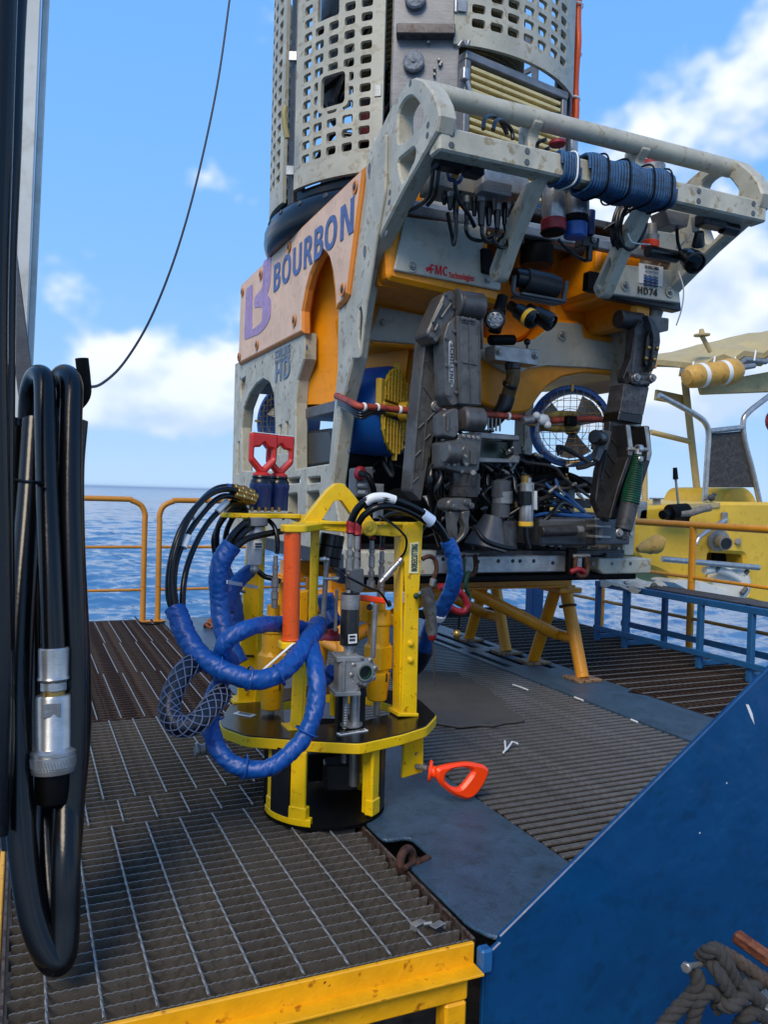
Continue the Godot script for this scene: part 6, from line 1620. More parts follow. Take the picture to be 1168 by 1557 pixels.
func fitting(p: Vector3, d: Vector3, sizes: Array, m: Material):
	# a chain of hexagons and collars along d: [radius, length, sides]
	var b := mb()
	var at := p
	d = d.normalized()
	for s in sizes:
		b.cyl(at, at + d * s[1], s[0], -1, s[2], 0.0015)
		at += d * s[1]
	return tl("hydraulic_fitting", b, m)

func yellow_motor(c: Vector3, h: float, called: String) -> MeshInstance3D:
	# a hydraulic motor in a stepped yellow housing; c is the bottom of the housing
	var o := tl(called, mb().lathe([Vector2(0, 0), Vector2(0.03, 0), Vector2(0.034, 0.004), Vector2(0.042, 0.075), Vector2(0.044, 0.08), Vector2(0.044, 0.095), Vector2(0.038, 0.1), Vector2(0.038, 0.26), Vector2(0.042, 0.265), Vector2(0.042, 0.275), Vector2(0.04, 0.28), Vector2(0.04, 0.31), Vector2(0.022, 0.315), Vector2(0.022, 0.355), Vector2(0.012, 0.36), Vector2(0, 0.36)], c, Vector3.UP, 28), mat("motor_yellow", Color(0.93, 0.68, 0.04), 0.38, 0.0, "yellow", 2.5))
	put("boss", mb().box(c + Vector3(0, 0.15, 0), Vector3(0.092, 0.11, 0.082), Basis(Vector3.UP, 0.4), 0.022).mesh(), M("motor_yellow"), o, Transform3D())
	put("shaft", mb().cyl(c - Vector3(0, 0.055, 0), c + Vector3(0, 0.005, 0), 0.012).mesh(), M("dull_steel"), o, Transform3D())
	put("slot", mb().box(c + Vector3(0.016, 0.085, 0.042), Vector3(0.005, 0.03, 0.004), Basis(), 0.001).mesh(), M("ink_black"), o, Transform3D())
	return o

func cutting_tool():
	tool_n = thing("cutting_tool", "yellow framed subsea cutting tool with an orange post and looped blue sleeved hoses", "cutting tool", Vector3(0.91, 0, -2.47))
	var Y := M("tool_yellow")
	var c := Vector3(0.91, 0, -2.47)
	var up := Vector3.UP
	var at := func(deg: float, r: float, y: float) -> Vector3:
		# angle from the side that faces the camera, positive to the right
		var a := deg_to_rad(deg)
		return c + Vector3(-0.345, 0, 0.939) * cos(a) * r + Vector3(0.939, 0, 0.345) * sin(a) * r + Vector3(0, y, 0)
	# base: black disc in a yellow ring, black curved guards, yellow legs
	tl("base_disc", mb().lathe([Vector2(0, 0.001), Vector2(0.196, 0.001), Vector2(0.196, 0.012), Vector2(0, 0.012)], c, up, 48), M("black_rubber"))
	for g in [[-22.0, 38.0], [-78.0, -48.0], [130, 200]]:
		tl("ring_segment", mb().lathe([Vector2(0.17, 0.012), Vector2(0.196, 0.012), Vector2(0.197, 0.016), Vector2(0.197, 0.03), Vector2(0.192, 0.034), Vector2(0.172, 0.034), Vector2(0.17, 0.012)], c, up, 16, deg_to_rad(g[0]) + 1.925, deg_to_rad(g[1]) + 1.925), Y)
	for g in [[-58.0, -33.0], [64.0, 104.0], [-135.0, -85.0], [150.0, 190.0]]:
		var n := 8
		var b := mb()
		for i in n:
			var a0: float = lerpf(g[0], g[1], float(i) / n)
			var a1: float = lerpf(g[0], g[1], float(i + 1) / n)
			for rr in [0.196, 0.184]: b.face([at.call(a0, rr, 0.02), at.call(a1, rr, 0.02), at.call(a1, rr, 0.235), at.call(a0, rr, 0.235)], (at.call((a0 + a1) / 2, 1.0, 0.0) - c) * (1.0 if rr > 0.19 else -1.0))
			b.face([at.call(a0, 0.196, 0.02), at.call(a1, 0.196, 0.02), at.call(a1, 0.184, 0.02), at.call(a0, 0.184, 0.02)], Vector3.DOWN)
		for a in [g[0], g[1]]: b.face([at.call(a, 0.184, 0.02), at.call(a, 0.196, 0.02), at.call(a, 0.196, 0.235), at.call(a, 0.184, 0.235)], at.call(a + (1 if a == g[1] else -1), 0.19, 0) - at.call(a, 0.19, 0))
		tl("curved_guard", b, mat("guard_black", Color(0.075, 0.085, 0.105), 0.4, 0.0, "dirt", 2.0))
	for g in [[-25.0, 0.05], [-64.0, 0.03], [57.0, 0.04], [108.0, 0.03], [-142.0, 0.035], [142.0, 0.035]]:
		var p: Vector3 = at.call(g[0], 0.186, 0.125)
		var bb := Basis(Vector3.UP, deg_to_rad(g[0]) - 0.352 + 0.7)
		tl("leg", mb().box(p, Vector3(g[1], 0.222, 0.012), Basis(Vector3.UP, deg_to_rad(g[0]) + 0.352 * -1.0 + 0.0), 0.002).box(p - (p - (c + Vector3(0, 0.125, 0))) * 0.12 , Vector3(0.008, 0.222, 0.04), Basis(Vector3.UP, deg_to_rad(g[0]) - 0.352), 0.002), Y)
		tl("leg_foot", mb().box(at.call(g[0], 0.18, 0.042), Vector3(g[1] * 1.2, 0.05, 0.03), Basis(Vector3.UP, deg_to_rad(g[0]) - 0.352), 0.003), Y)
	tl("cutter_block", mb().prism(soften(va([-0.055, -0.04, 0.055, -0.04, 0.06, 0.03, 0.03, 0.055, -0.03, 0.055, -0.06, 0.03]), 0.015), [], 0.085, Transform3D(Basis(Vector3(0.939, 0, 0.345), Vector3(0.345, 0, -0.939), Vector3.UP), Vector3(0.975, 0.03, -2.465) + Vector3(0, 0.105, -0.03)), 0.004), M("guard_black"))
	tl("cutter_block", mb().box(Vector3(0.947, 0.03, -2.539) + Vector3(0.0, 0.05, -0.12), Vector3(0.08, 0.1, 0.08), Basis(), 0.006), M("guard_black"))
	# middle plate: black top, yellow rim, open in the middle
	var pl := soften(va([0.598,-2.645,0.594,-2.567,0.642,-2.454,0.811,-2.348,0.95,-2.273,1.113,-2.319,1.229,-2.373,1.324,-2.484,1.362,-2.689,1.328,-2.848,1.222,-2.994,1.04,-3.027,0.846,-2.997,0.685,-2.846]), 0.02, 2)
	var hole := soften(va([0.872,-2.825,0.798,-2.563,0.861,-2.495,0.956,-2.495,1.013,-2.594,1.073,-2.575,1.051,-2.497,1.168,-2.544,1.237,-2.65,1.198,-2.803,1.047,-2.892]), 0.015, 2)
	tl("middle_plate", mb().prism(pl, [hole], 0.032, YP(0.2585), 0.002), Y)
	var pl_in := MB.inset(pl if MB.area(pl) > 0.0 else rev(pl), 0.004)
	tl("plate_top", mb().prism(pl_in, [hole], 0.004, YP(0.2625), 0.001), mat("plate_black", Color(0.085, 0.085, 0.08), 0.22, 0.0, "dirt", 2.0, "n_fine", 0.15))
	# posts
	tz("post", va([1.175,0.921,1.252,0.933,1.244,0.69,1.248,0.265,1.188,0.27,1.192,0.691]), -2.49, 0.012, Y, 0.002)
	tz("post_web", va([1.176,0.881,1.186,0.881,1.198,0.269,1.188,0.27]), -2.502, 0.06, Y, 0.002)
	tz("post_foot", va([1.176,0.279,1.253,0.272,1.253,0.261,1.176,0.268]), -2.485, 0.09, Y, 0.002)
	for q in [Vector3(1.215, 0.516, -2.489), Vector3(1.216, 0.459, -2.489)]: tl("bolt", mb().cyl(q, q + Vector3(0, 0, 0.005), 0.012, -1, 16).cyl(q, q + Vector3(0, 0, 0.012), 0.008, -1, 6), Y)
	tl("green_knob", mb().ball(Vector3(1.213, 0.682, -2.45), 0.011, Vector3(1, 1, 0.7)).cyl(Vector3(1.213, 0.682, -2.45), Vector3(1.237, 0.676, -2.5), 0.007), M("green_paint"))
	tz("post", va([0.739,0.912,0.794,0.912,0.794,0.727,0.791,0.255,0.714,0.261,0.726,0.657]), -2.86, 0.014, Y, 0.002)
	tz("post_web", va([0.777,0.912,0.797,0.912,0.794,0.255,0.774,0.256]), -2.84, 0.07, Y, 0.002)
	tz("post_foot", va([0.695,0.27,0.801,0.261,0.801,0.252,0.695,0.26]), -2.84, 0.1, Y, 0.002)
	tz("clip", va([0.716,0.432,0.769,0.429,0.769,0.422,0.716,0.425]), -2.852, 0.01, M("ink_black"), 0.001)
	tz("post", va([0.796,0.462,0.834,0.46,0.828,0.257,0.791,0.26]), -2.47, 0.012, Y, 0.002)
	tz("post_web", va([0.829,0.47,0.847,0.469,0.835,0.256,0.822,0.257]), -2.475, 0.05, Y, 0.002)
	tz("post_foot", va([0.781,0.267,0.838,0.262,0.838,0.255,0.781,0.261]), -2.465, 0.08, Y, 0.002)
	tz("post_head", va([0.778,0.48,0.847,0.486,0.849,0.429,0.779,0.429]), -2.482, 0.03, Y, 0.003)
	tz("post", va([0.871,0.891,0.894,0.896,0.894,0.582,0.871,0.583]), -2.55, 0.012, Y, 0.002)
	tz("post_web", va([0.892,0.891,0.901,0.896,0.901,0.581,0.891,0.582]), -2.555, 0.05, Y, 0.002)
	# top frame and the lifting eye
	tz("top_beam", soften(va([0.88,0.932,1.076,0.913,1.095,0.92,1.247,0.928,1.257,0.915,1.258,0.888,1.149,0.878,0.881,0.898]), 0.003), -2.502, 0.014, Y, 0.002)
	tl("top_plate", mb().prism(soften(va([0.83, -2.535, 1.235, -2.535, 1.24, -2.492, 0.83, -2.492]), 0.006), [], 0.010, YP(0.927), 0.002), Y)
	tz("lifting_bracket", soften(va([0.821,0.902,0.923,1.029,0.952,1.052,0.976,1.053,1.005,1.029,1.107,0.913,1.096,0.882,1.064,0.884,0.975,0.996,0.949,0.995,0.892,0.907]), 0.008), -2.55, 0.03, Y, 0.003)
	tl("pivot", mb().cyl(Vector3(1.057, 0.906, -2.5), Vector3(1.044, 0.908, -2.47), 0.027, -1, 24, 0.004), Y)
	tl("bolt", mb().cyl(Vector3(1.044, 0.908, -2.47), Vector3(1.038, 0.908, -2.455), 0.009, -1, 6), Y)
	# orange post between two yellow brackets
	var p0 := Vector3(0.739, 0.567, -2.33)
	var p1 := Vector3(0.736, 0.906, -2.33)
	tl("orange_post", mb().cyl(p0, p1, 0.0255, -1, 28, 0.002), M("orange_paint"))
	for q in [[p1.y + 0.004, 0.02], [p0.y - 0.004, 0.02]]:
		var y: float = q[0]
		var T := Transform3D(Basis(Vector3(1, 0, 0), Vector3(0, 0, 1), Vector3(0, 1, 0)), Vector3(p0.x, y + 0.012, -2.33))
		tl("bracket", mb().prism(soften(va([-0.035, 0.03, 0.03, 0.03, 0.15, -0.15, 0.15, -0.22, 0.06, -0.22, 0.05, -0.1, -0.035, -0.03]), 0.015), [], 0.022, T, 0.003), Y)
	tl("weld", mb().tube(circle3(p0 + Vector3(0, 0.012, 0), 0.026), 0.004, 6, true), M("orange_paint"))
	# connector plate at the upper left with two blue connectors and their red handles
	tl("connector_plate", mb().prism(soften(va([0.595, -2.66, 0.64, -2.62, 0.74, -2.61, 0.79, -2.64, 0.86, -2.62, 0.87, -2.68, 0.80, -2.78, 0.70, -2.81, 0.61, -2.76]), 0.02), [], 0.016, YP(0.945), 0.003), Y)
	tl("plate_arm", mb().bar(Vector3(0.882, 0.933, -2.72), Vector3(0.912, 0.911, -2.5), 0.07, 0.02), Y)
	var cs := [[Vector3(0.732, 0.954, -2.69), 0.03, Vector3(0.723, 1.192, -2.66)], [Vector3(0.807, 0.954, -2.74), 0.032, Vector3(0.802, 1.172, -2.72)]]
	for i in 2:
		var b0: Vector3 = cs[i][0]
		var k := Node3D.new()
		k.name = "connector"
		tool_n.add_child(k, true)
		k.position = b0 - tool_n.position
		k.rotation.y = 0.2 - 0.05 * i
		k.rotation.z = -0.03
		obj("body", mb().lathe([Vector2(0, 0), Vector2(0.037, 0), Vector2(0.037, 0.07), Vector2(0.039, 0.074), Vector2(0.039, 0.09), Vector2(0.032, 0.094), Vector2(0, 0.094)], Vector3.ZERO, up, 26), M("connector_blue"), k)
		obj("collar", mb().lathe([Vector2(0.037, 0.088), Vector2(0.0365, 0.1), Vector2(0.03, 0.108), Vector2(0.033, 0.112), Vector2(0.03, 0.118), Vector2(0, 0.118)], Vector3.ZERO, up, 26), M("black_gloss"), k)
		var rd := M("red_plastic")
		var hd := obj("handle", mb().lathe([Vector2(0, 0), Vector2(0.03, 0), Vector2(0.03, 0.006), Vector2(0.02, 0.012), Vector2(0, 0.012)], Vector3(0, 0.118, 0), up, 20), rd, k)
		var outline := va([-0.012, 0.0, 0.012, 0.0, 0.05, 0.04, 0.05, 0.135, -0.05, 0.135, -0.05, 0.04])
		var inner := va([0.0, 0.02, 0.035, 0.054, 0.035, 0.086, 0.014, 0.088, 0.0, 0.104, -0.014, 0.088, -0.035, 0.086, -0.035, 0.054])
		put("grip", mb().prism(soften(outline, 0.008), [soften(inner, 0.004)], 0.026, Transform3D(Basis(), Vector3(0, 0.125, 0.013)), 0.007).mesh(), rd, k, Transform3D())
		put("worn_grip_top", mb().box(Vector3(0, 0.2605, 0.0), Vector3(0.09, 0.003, 0.021), Basis(), 0.001).mesh(), M("label_white"), k, Transform3D())
	for i in 5: tl("bolt", mb().cyl(Vector3(0.692, 0.951, -2.64) + Vector3(i * 0.023, 0, 0), Vector3(0.692, 0.951, -2.64) + Vector3(i * 0.023, 0.016, 0), 0.006, -1, 6), M("brass"))
	# brass fittings and black hoses out of the left connector
	var hp := [[385, 752], [383, 760], [378, 748], [376, 757], [374, 763], [384, 766]]
	for q in [[Vector3(0.706, 0.999, -2.63), 0.03], [Vector3(0.697, 0.986, -2.62), 0.02], [Vector3(0.7, 1.012, -2.65), 0.05], [Vector3(0.69, 0.981, -2.66), 0.04]]:
		fitting(q[0], Vector3(-1, 0.28, 0.25), [[0.013, 0.02, 6], [0.010, 0.012, 14], [0.014, 0.018, 6], [0.010, 0.025, 14]], M("brass"))
	for q in [Vector3(0.651, 1.006, -2.62), Vector3(0.633, 1.014, -2.63), Vector3(0.622, 1.027, -2.64)]: tl("blue_collar", mb().cyl(q, q + Vector3(-0.02, 0.004, 0.0), 0.012, -1, 12), M("cord_blue"))
	var K := M("black_hose")
	those("black_hose", vv([0.657,1.006,-2.62,0.598,1.022,-2.6,0.527,0.998,-2.56,0.447,0.917,-2.5,0.404,0.811,-2.46,0.395,0.706,-2.44,0.416,0.64,-2.42]), 0.0095, K)
	those("black_hose", vv([0.653,0.993,-2.62,0.577,0.996,-2.6,0.496,0.925,-2.55,0.43,0.829,-2.48,0.412,0.734,-2.45,0.424,0.63,-2.42]), 0.0095, K)
	those("black_hose", vv([0.673,1.015,-2.65,0.625,1.031,-2.65,0.556,1.019,-2.6,0.482,0.956,-2.53,0.424,0.859,-2.47,0.402,0.754,-2.44,0.412,0.65,-2.42]), 0.0095, K)
	those("black_hose", vv([0.672,0.978,-2.66,0.619,0.977,-2.64,0.548,0.924,-2.6,0.486,0.845,-2.53,0.444,0.752,-2.46,0.432,0.63,-2.42]), 0.0095, K)
	those("black_hose", vv([0.687,0.966,-2.7,0.638,0.961,-2.7,0.595,0.899,-2.7,0.597,0.821,-2.72,0.618,0.774,-2.75]), 0.0095, K)
	those("black_hose", vv([0.692,0.949,-2.7,0.661,0.943,-2.72,0.634,0.886,-2.74,0.629,0.807,-2.76]), 0.0095, K)
	those("black_hose", vv([0.699,0.955,-2.72,0.634,0.943,-2.72,0.587,0.865,-2.72,0.6,0.785,-2.75]), 0.0095, K)
	for q in [vv([0.516,0.975,-2.555,0.475,0.932,-2.525]), vv([0.461,0.877,-2.505,0.444,0.842,-2.485]), vv([0.606,0.984,-2.63,0.57,0.949,-2.61])]: tl("hose_label", mb().tube(q, 0.011, 10), M("label_white"))
	those("black_hose", vv([0.714,0.935,-2.66,0.659,0.915,-2.6,0.607,0.874,-2.56,0.584,0.846,-2.52]), 0.011, K)
	those("black_hose", vv([0.732,0.902,-2.66,0.668,0.894,-2.6,0.624,0.86,-2.56,0.594,0.831,-2.5]), 0.011, K)
	those("black_hose", vv([0.841,0.888,-2.7,0.732,0.879,-2.6,0.654,0.865,-2.55,0.594,0.831,-2.5]), 0.011, K)
	those("black_hose", vv([0.754,0.924,-2.66,0.766,0.898,-2.62,0.771,0.851,-2.6,0.769,0.814,-2.6]), 0.008, K)
	# white canister under the plate
	tl("canister_cap", mb().cyl(Vector3(0.705, 0.903, -2.64), Vector3(0.704, 0.933, -2.64), 0.041, -1, 26, 0.003), M("grey_plate"))
	tl("canister", mb().lathe([Vector2(0, 0), Vector2(0.024, 0), Vector2(0.026, 0.003), Vector2(0.0275, 0.125), Vector2(0, 0.125)], Vector3(0.705, 0.776, -2.64), up, 26), M("white_plastic"))
	tl("cap_band", mb().cyl(Vector3(0.704, 0.905, -2.64), Vector3(0.704, 0.914, -2.64), 0.03, -1, 22), M("bright_steel"))
	var lb := tz("label", va([0.692,0.855,0.723,0.855,0.724,0.829,0.693,0.829]), -2.608, 0.003, M("label_white"), 0.001)
	for k in 2: put("print_line", mb().box(Vector3(0.708, 0.846, -2.606) + Vector3(0, -0.009 * k, 0.001), Vector3(0.023, 0.005, 0.002), Basis(), 0.0).mesh(), M("ink_black"), lb, Transform3D())
	tl("elbow_fitting", mb().ball(Vector3(0.703, 0.76, -2.63), 0.016).cyl(Vector3(0.703, 0.777, -2.63), Vector3(0.703, 0.755, -2.63), 0.013), M("dull_steel"))
	fitting(Vector3(0.771, 0.806, -2.62), Vector3(0, -1, 0), [[0.008, 0.03, 12], [0.011, 0.015, 6], [0.009, 0.03, 12], [0.013, 0.03, 6], [0.010, 0.015, 12], [0.013, 0.025, 6], [0.011, 0.03, 6]], M("dull_steel"))
	those("pipe", vv([0.717,0.754,-2.64,0.74,0.736,-2.64,0.769,0.728,-2.63,0.792,0.719,-2.63]), 0.009, M("black_gloss"))
	# the two yellow motors
	var ym := yellow_motor(Vector3(0.786, 0.277, -2.68), 0.36, "hydraulic_motor")
	var y2 := yellow_motor(Vector3(1.136, 0.306, -2.58), 0.36, "hydraulic_motor")
	y2.position.y += 0.0
	tz("maker_label", va([0.743,0.606,0.794,0.6,0.794,0.582,0.744,0.587]), -2.637, 0.002, M("label_white"), 0.0)
	for s in [[Vector3(1.064, 0.755, -2.54), 0], [Vector3(1.149, 0.725, -2.6), 1]]: pass
	tz("motor_block", va([0.859,0.683,0.891,0.687,0.89,0.56,0.858,0.556]), -2.62, 0.05, M("motor_yellow"), 0.004)
	tl("motor_block", mb().box(Vector3(1.154, 0.582, -2.6), Vector3(0.075, 0.04, 0.07), Basis(Vector3.UP, 0.3), 0.004), M("motor_yellow"))
	tl("motor_block", mb().box(Vector3(1.083, 0.623, -2.6), Vector3(0.03, 0.09, 0.05), Basis(Vector3.UP, 0.3), 0.004), M("motor_yellow"))
	tl("orange_bar", mb().bar(Vector3(1.032, 0.674, -2.52), Vector3(1.123, 0.66, -2.52), 0.05, 0.018), M("orange_plastic"))
	tl("knob", mb().cyl(Vector3(1.082, 0.639, -2.54), Vector3(1.065, 0.64, -2.5), 0.010), M("black_gloss"))
	# centre: twin fittings, clamp block, dark motor, gearbox, screw and shaft
	for q in [Vector3(0.965, 0.915, -2.44), Vector3(0.988, 0.909, -2.44)]:
		tl("red_boot", mb().lathe([Vector2(0.008, 0.02), Vector2(0.014, 0.016), Vector2(0.016, 0.0), Vector2(0.013, -0.012), Vector2(0.016, -0.02), Vector2(0.01, -0.026)], q, up, 14), M("hook_red"))
		fitting(q + Vector3(0, -0.02, 0), Vector3(0, -1, 0), [[0.010, 0.05, 14], [0.007, 0.008, 12], [0.012, 0.018, 6], [0.009, 0.008, 12], [0.0125, 0.04, 6], [0.010, 0.012, 12]], M("dull_steel"))
	tz("clamp_block", soften(va([0.96,0.779,1.008,0.779,1.01,0.71,0.994,0.698,0.964,0.707]), 0.008), -2.42, 0.05, M("dark_metal"), 0.003)
	tz("clamp_block", va([0.945,0.775,0.972,0.775,0.973,0.726,0.946,0.726]), -2.47, 0.04, mat("navy_paint", Color(0.08, 0.12, 0.22), 0.35, 0.2), 0.003)
	for q in [Vector3(0.96, 0.7, -2.43), Vector3(0.981, 0.697, -2.43)]: fitting(q + Vector3(0, 0.01, 0), Vector3(0, -1, 0), [[0.008, 0.02, 12], [0.011, 0.018, 6]], M("bright_steel"))
	var m0 := Vector3(0.967, 0.534, -2.43)
	tl("drive_motor", mb().lathe([Vector2(0, 0), Vector2(0.03, 0), Vector2(0.031, 0.09), Vector2(0.03, 0.092), Vector2(0.03, 0.165), Vector2(0.026, 0.168), Vector2(0, 0.168)], m0, up, 30), mat("dark_steel", Color(0.20, 0.20, 0.205), 0.3, 0.6, "metal", 2.0))
	tl("motor_band", mb().cyl(m0 + Vector3(0, 0.115, 0), m0 + Vector3(0, 0.163, 0), 0.0307, -1, 30, 0.001), M("dull_steel"))
	var lb2 := tz("label", va([0.951,0.572,0.98,0.573,0.981,0.544,0.952,0.543]), -2.398, 0.002, M("label_white"), 0.0)
	for k in 2: put("print_line", mb().box(Vector3(0.964, 0.566, -2.396) + Vector3(0, -0.011 * k, 0.0), Vector3(0.02, 0.006, 0.001), Basis(), 0.0).mesh(), M("ink_black"), lb2, Transform3D())
	tl("coupling", mb().lathe([Vector2(0.016, 0), Vector2(0.016, 0.03), Vector2(0.022, 0.032), Vector2(0.022, 0.04), Vector2(0, 0.04)], Vector3(0.966, 0.496, -2.43), up, 22), M("bright_steel"))
	var al := mat("cast_alloy", Color(0.66, 0.67, 0.67), 0.42, 0.35, "metal", 3.0, "n_fine", 0.3)
	var gq := Vector3(0.964, 0.447, -2.42)
	var gb := Basis(Vector3.UP, -0.15)
	var gx := tl("gearbox", mb().box(gq + Vector3(-0.01, 0.0, 0.0), Vector3(0.062, 0.12, 0.085), gb, 0.006), al)
	put("gearbox_base", mb().box(gq + Vector3(-0.012, -0.058, 0), Vector3(0.084, 0.014, 0.1), gb, 0.002).mesh(), al, gx, Transform3D())
	put("gearbox_top", mb().box(gq + Vector3(-0.01, 0.05, 0), Vector3(0.08, 0.018, 0.09), gb, 0.003).mesh(), al, gx, Transform3D())
	for i in 5: put("fin", mb().box(gq + Vector3(0.004, 0.034 - i * 0.014, 0.044), Vector3(0.018, 0.005, 0.006), gb, 0.001).mesh(), al, gx, Transform3D())
	for sx in [-0.034, 0.012]: put("rib", mb().box(gq + Vector3(sx, 0.0, 0.043), Vector3(0.007, 0.1, 0.008), gb, 0.001).mesh(), al, gx, Transform3D())
	var fq := Vector3(0.999, 0.456, -2.375)
	var fd := Vector3(0.10, 0.0, 0.95).normalized()
	put("flange", mb().lathe([Vector2(0.0, -0.02), Vector2(0.043, -0.02), Vector2(0.043, 0.0), Vector2(0.03, 0.003), Vector2(0.028, 0.010), Vector2(0.02, 0.010), Vector2(0.018, 0.0), Vector2(0, 0.0)], fq, fd, 30).mesh(), al, gx, Transform3D())
	for i in 8:
		var a := TAU * i / 8.0 + 0.2
		var q := fq + Vector3(cos(a), sin(a), 0) * 0.041
		put("flange_lug", mb().cyl(q - fd * 0.02, q + fd * 0.002, 0.0095, -1, 10).mesh(), al, gx, Transform3D())
		put("bolt", mb().cyl(q + fd * 0.002, q + fd * 0.006, 0.005, -1, 6).mesh(), M("dark_metal"), gx, Transform3D())
	put("flange_seal", mb().lathe([Vector2(0.0225, 0.0), Vector2(0.0225, 0.0112), Vector2(0.0185, 0.0112), Vector2(0.0185, 0.0)], fq, fd, 26).mesh(), M("green_paint"), gx, Transform3D())
	put("bore", mb().cyl(fq - fd * 0.002, fq + fd * 0.0025, 0.0178, -1, 22, 0.0).mesh(), M("ink_black"), gx, Transform3D())
	tl("shaft", mb().cyl(Vector3(1.001, 0.068, -2.44), Vector3(0.996, 0.391, -2.44), 0.0165, -1, 24), M("bright_steel"))
	tl("shaft_flange", mb().lathe([Vector2(0.0, 0), Vector2(0.036, 0), Vector2(0.037, 0.003), Vector2(0.037, 0.007), Vector2(0.02, 0.009), Vector2(0, 0.009)], Vector3(0.986, 0.268, -2.44), up, 28), M("bright_steel"))
	var prof := []
	for i in 60: prof.append(Vector2(0.0075 + 0.002 * (i % 2), i * 0.0042))
	tl("lead_screw", mb().lathe(prof, Vector3(0.96, 0.151, -2.43), up, 12), M("dull_steel"))
	tl("slide_block", mb().box(Vector3(0.962, 0.316, -2.47), Vector3(0.035, 0.17, 0.03), Basis(), 0.002), M("guard_black"))
	tl("slide_block", mb().box(Vector3(0.959, 0.332, -2.52), Vector3(0.03, 0.10, 0.03), Basis(), 0.002), Y)
	tl("slide_block", mb().box(Vector3(1.042, 0.293, -2.5), Vector3(0.02, 0.17, 0.04), Basis(), 0.002), M("guard_black"))
	# further fittings to the right and left of the centre
	for q in [Vector3(1.089, 0.862, -2.55), Vector3(1.14, 0.823, -2.58)]:
		fitting(q, Vector3(0, -1, 0), [[0.008, 0.03, 12], [0.011, 0.012, 6], [0.008, 0.01, 12], [0.011, 0.04, 6], [0.008, 0.012, 12], [0.012, 0.02, 6], [0.009, 0.012, 12], [0.014, 0.03, 6]], M("dull_steel"))
		tl("red_band", mb().cyl(q + Vector3(0, 0.004, 0), q + Vector3(0, 0.012, 0), 0.012, -1, 12), M("hook_red"))
	those("black_hose", vv([1.089,0.866,-2.55,1.088,0.9,-2.55,1.073,0.922,-2.55]), 0.008, K)
	those("black_hose", vv([1.14,0.828,-2.58,1.141,0.876,-2.58,1.139,0.909,-2.6]), 0.008, K)
	fitting(Vector3(1.101, 0.723, -2.5), Vector3(0.66, 0.74, 0.1), [[0.010, 0.02, 6], [0.012, 0.055, 6], [0.009, 0.02, 14], [0.011, 0.015, 6]], M("bright_steel"))
	those("gauge_hose", vv([1.169,0.802,-2.5,1.181,0.831,-2.48,1.175,0.872,-2.46,1.154,0.898,-2.46,1.127,0.925,-2.48,1.087,0.948,-2.5]), 0.004, K)
	those("gauge_hose", vv([0.905,0.78,-2.44,0.939,0.756,-2.38,1.016,0.721,-2.4,1.064,0.703,-2.42,1.109,0.661,-2.45]), 0.004, K)
	tl("gauge_plug", mb().cyl(Vector3(1.109, 0.668, -2.45), Vector3(1.117, 0.65, -2.45), 0.008, -1, 10), M("black_gloss"))
	fitting(Vector3(0.899, 0.74, -2.5), Vector3(1, -0.02, 0.1), [[0.006, 0.03, 12], [0.010, 0.02, 6], [0.007, 0.012, 12], [0.011, 0.03, 6]], M("bright_steel"))
	tl("riser_pipe", mb().cyl(Vector3(0.908, 0.597, -2.52), Vector3(0.916, 0.802, -2.52), 0.0085, -1, 14), M("dull_steel"))
	tl("tee", mb().cyl(Vector3(0.884, 0.804, -2.5), Vector3(0.916, 0.802, -2.5), 0.007).ball(Vector3(0.9, 0.804, -2.5), 0.010), M("bright_steel"))
	tl("guide_rod", mb().cyl(Vector3(0.983, 0.548, -2.6), Vector3(0.984, 0.692, -2.6), 0.006), M("dull_steel"))
	tl("guide_rod", mb().cyl(Vector3(1.06, 0.482, -2.45), Vector3(1.064, 0.66, -2.45), 0.009), M("dull_steel"))
	tl("black_filter", mb().cyl(Vector3(0.946, 0.773, -2.6), Vector3(0.964, 0.88, -2.6), 0.042, -1, 22), M("black_gloss"))
	for f in [0.25, 0.6]: tl("filter_band", mb().cyl((Vector3(0.946, 0.773, -2.6)).lerp(Vector3(0.964, 0.88, -2.6), f), (Vector3(0.946, 0.773, -2.6)).lerp(Vector3(0.964, 0.88, -2.6), f + 0.05), 0.0435, -1, 22), M("black_rubber"))
	those("red_line", vv([1.003,0.904,-2.45,1.003,0.851,-2.45,1.005,0.782,-2.45]), 0.0035, M("hook_red"))
	tl("valve_wheel", mb().lathe([Vector2(0, 0.01), Vector2(0.03, 0.008), Vector2(0.05, 0.0), Vector2(0.052, -0.008), Vector2(0.03, -0.012), Vector2(0, -0.012)], Vector3(1.07, 0.483, -2.85), up, 24).cyl(Vector3(1.07, 0.483, -2.85), Vector3(1.069, 0.515, -2.85), 0.02), M("hook_red"))
	tz("brown_block", va([1.032,0.508,1.077,0.524,1.078,0.464,1.039,0.458]), -2.9, 0.05, M("wood"), 0.003)
	# labels with the maker's name
	var l3 := tz("label", va([1.201,0.857,1.236,0.861,1.237,0.753,1.202,0.754]), -2.487, 0.003, mat("label_cream", Color(0.92, 0.90, 0.68), 0.5), 0.001)
	writing("lettering", "NORSECUTTING", Transform3D(Basis(Vector3.BACK, PI / 2), Vector3(1.218, 0.808, -2.485) + Vector3(0.002, 0, 0)), 0.024, M("ink_black"), l3, 0.092, "bold", 0.001)
	var lt := Transform3D(Basis(Vector3(0.985, 0, -0.17), Vector3(0.17, 0, 0.985) * -1.0, Vector3.UP), Vector3(0.968, 0.264, -2.383))
	var l4 := tl("label", mb().box(Vector3.ZERO, Vector3(0.105, 0.022, 0.003), Basis(), 0.001), M("label_white"))
	l4.transform = Transform3D(Basis(), -tool_n.position) * lt
	writing("lettering", "NORSECUTTING", Transform3D(Basis(), Vector3(0, 0, 0.002)), 0.016, M("ink_black"), l4, 0.09, "bold", 0.001)
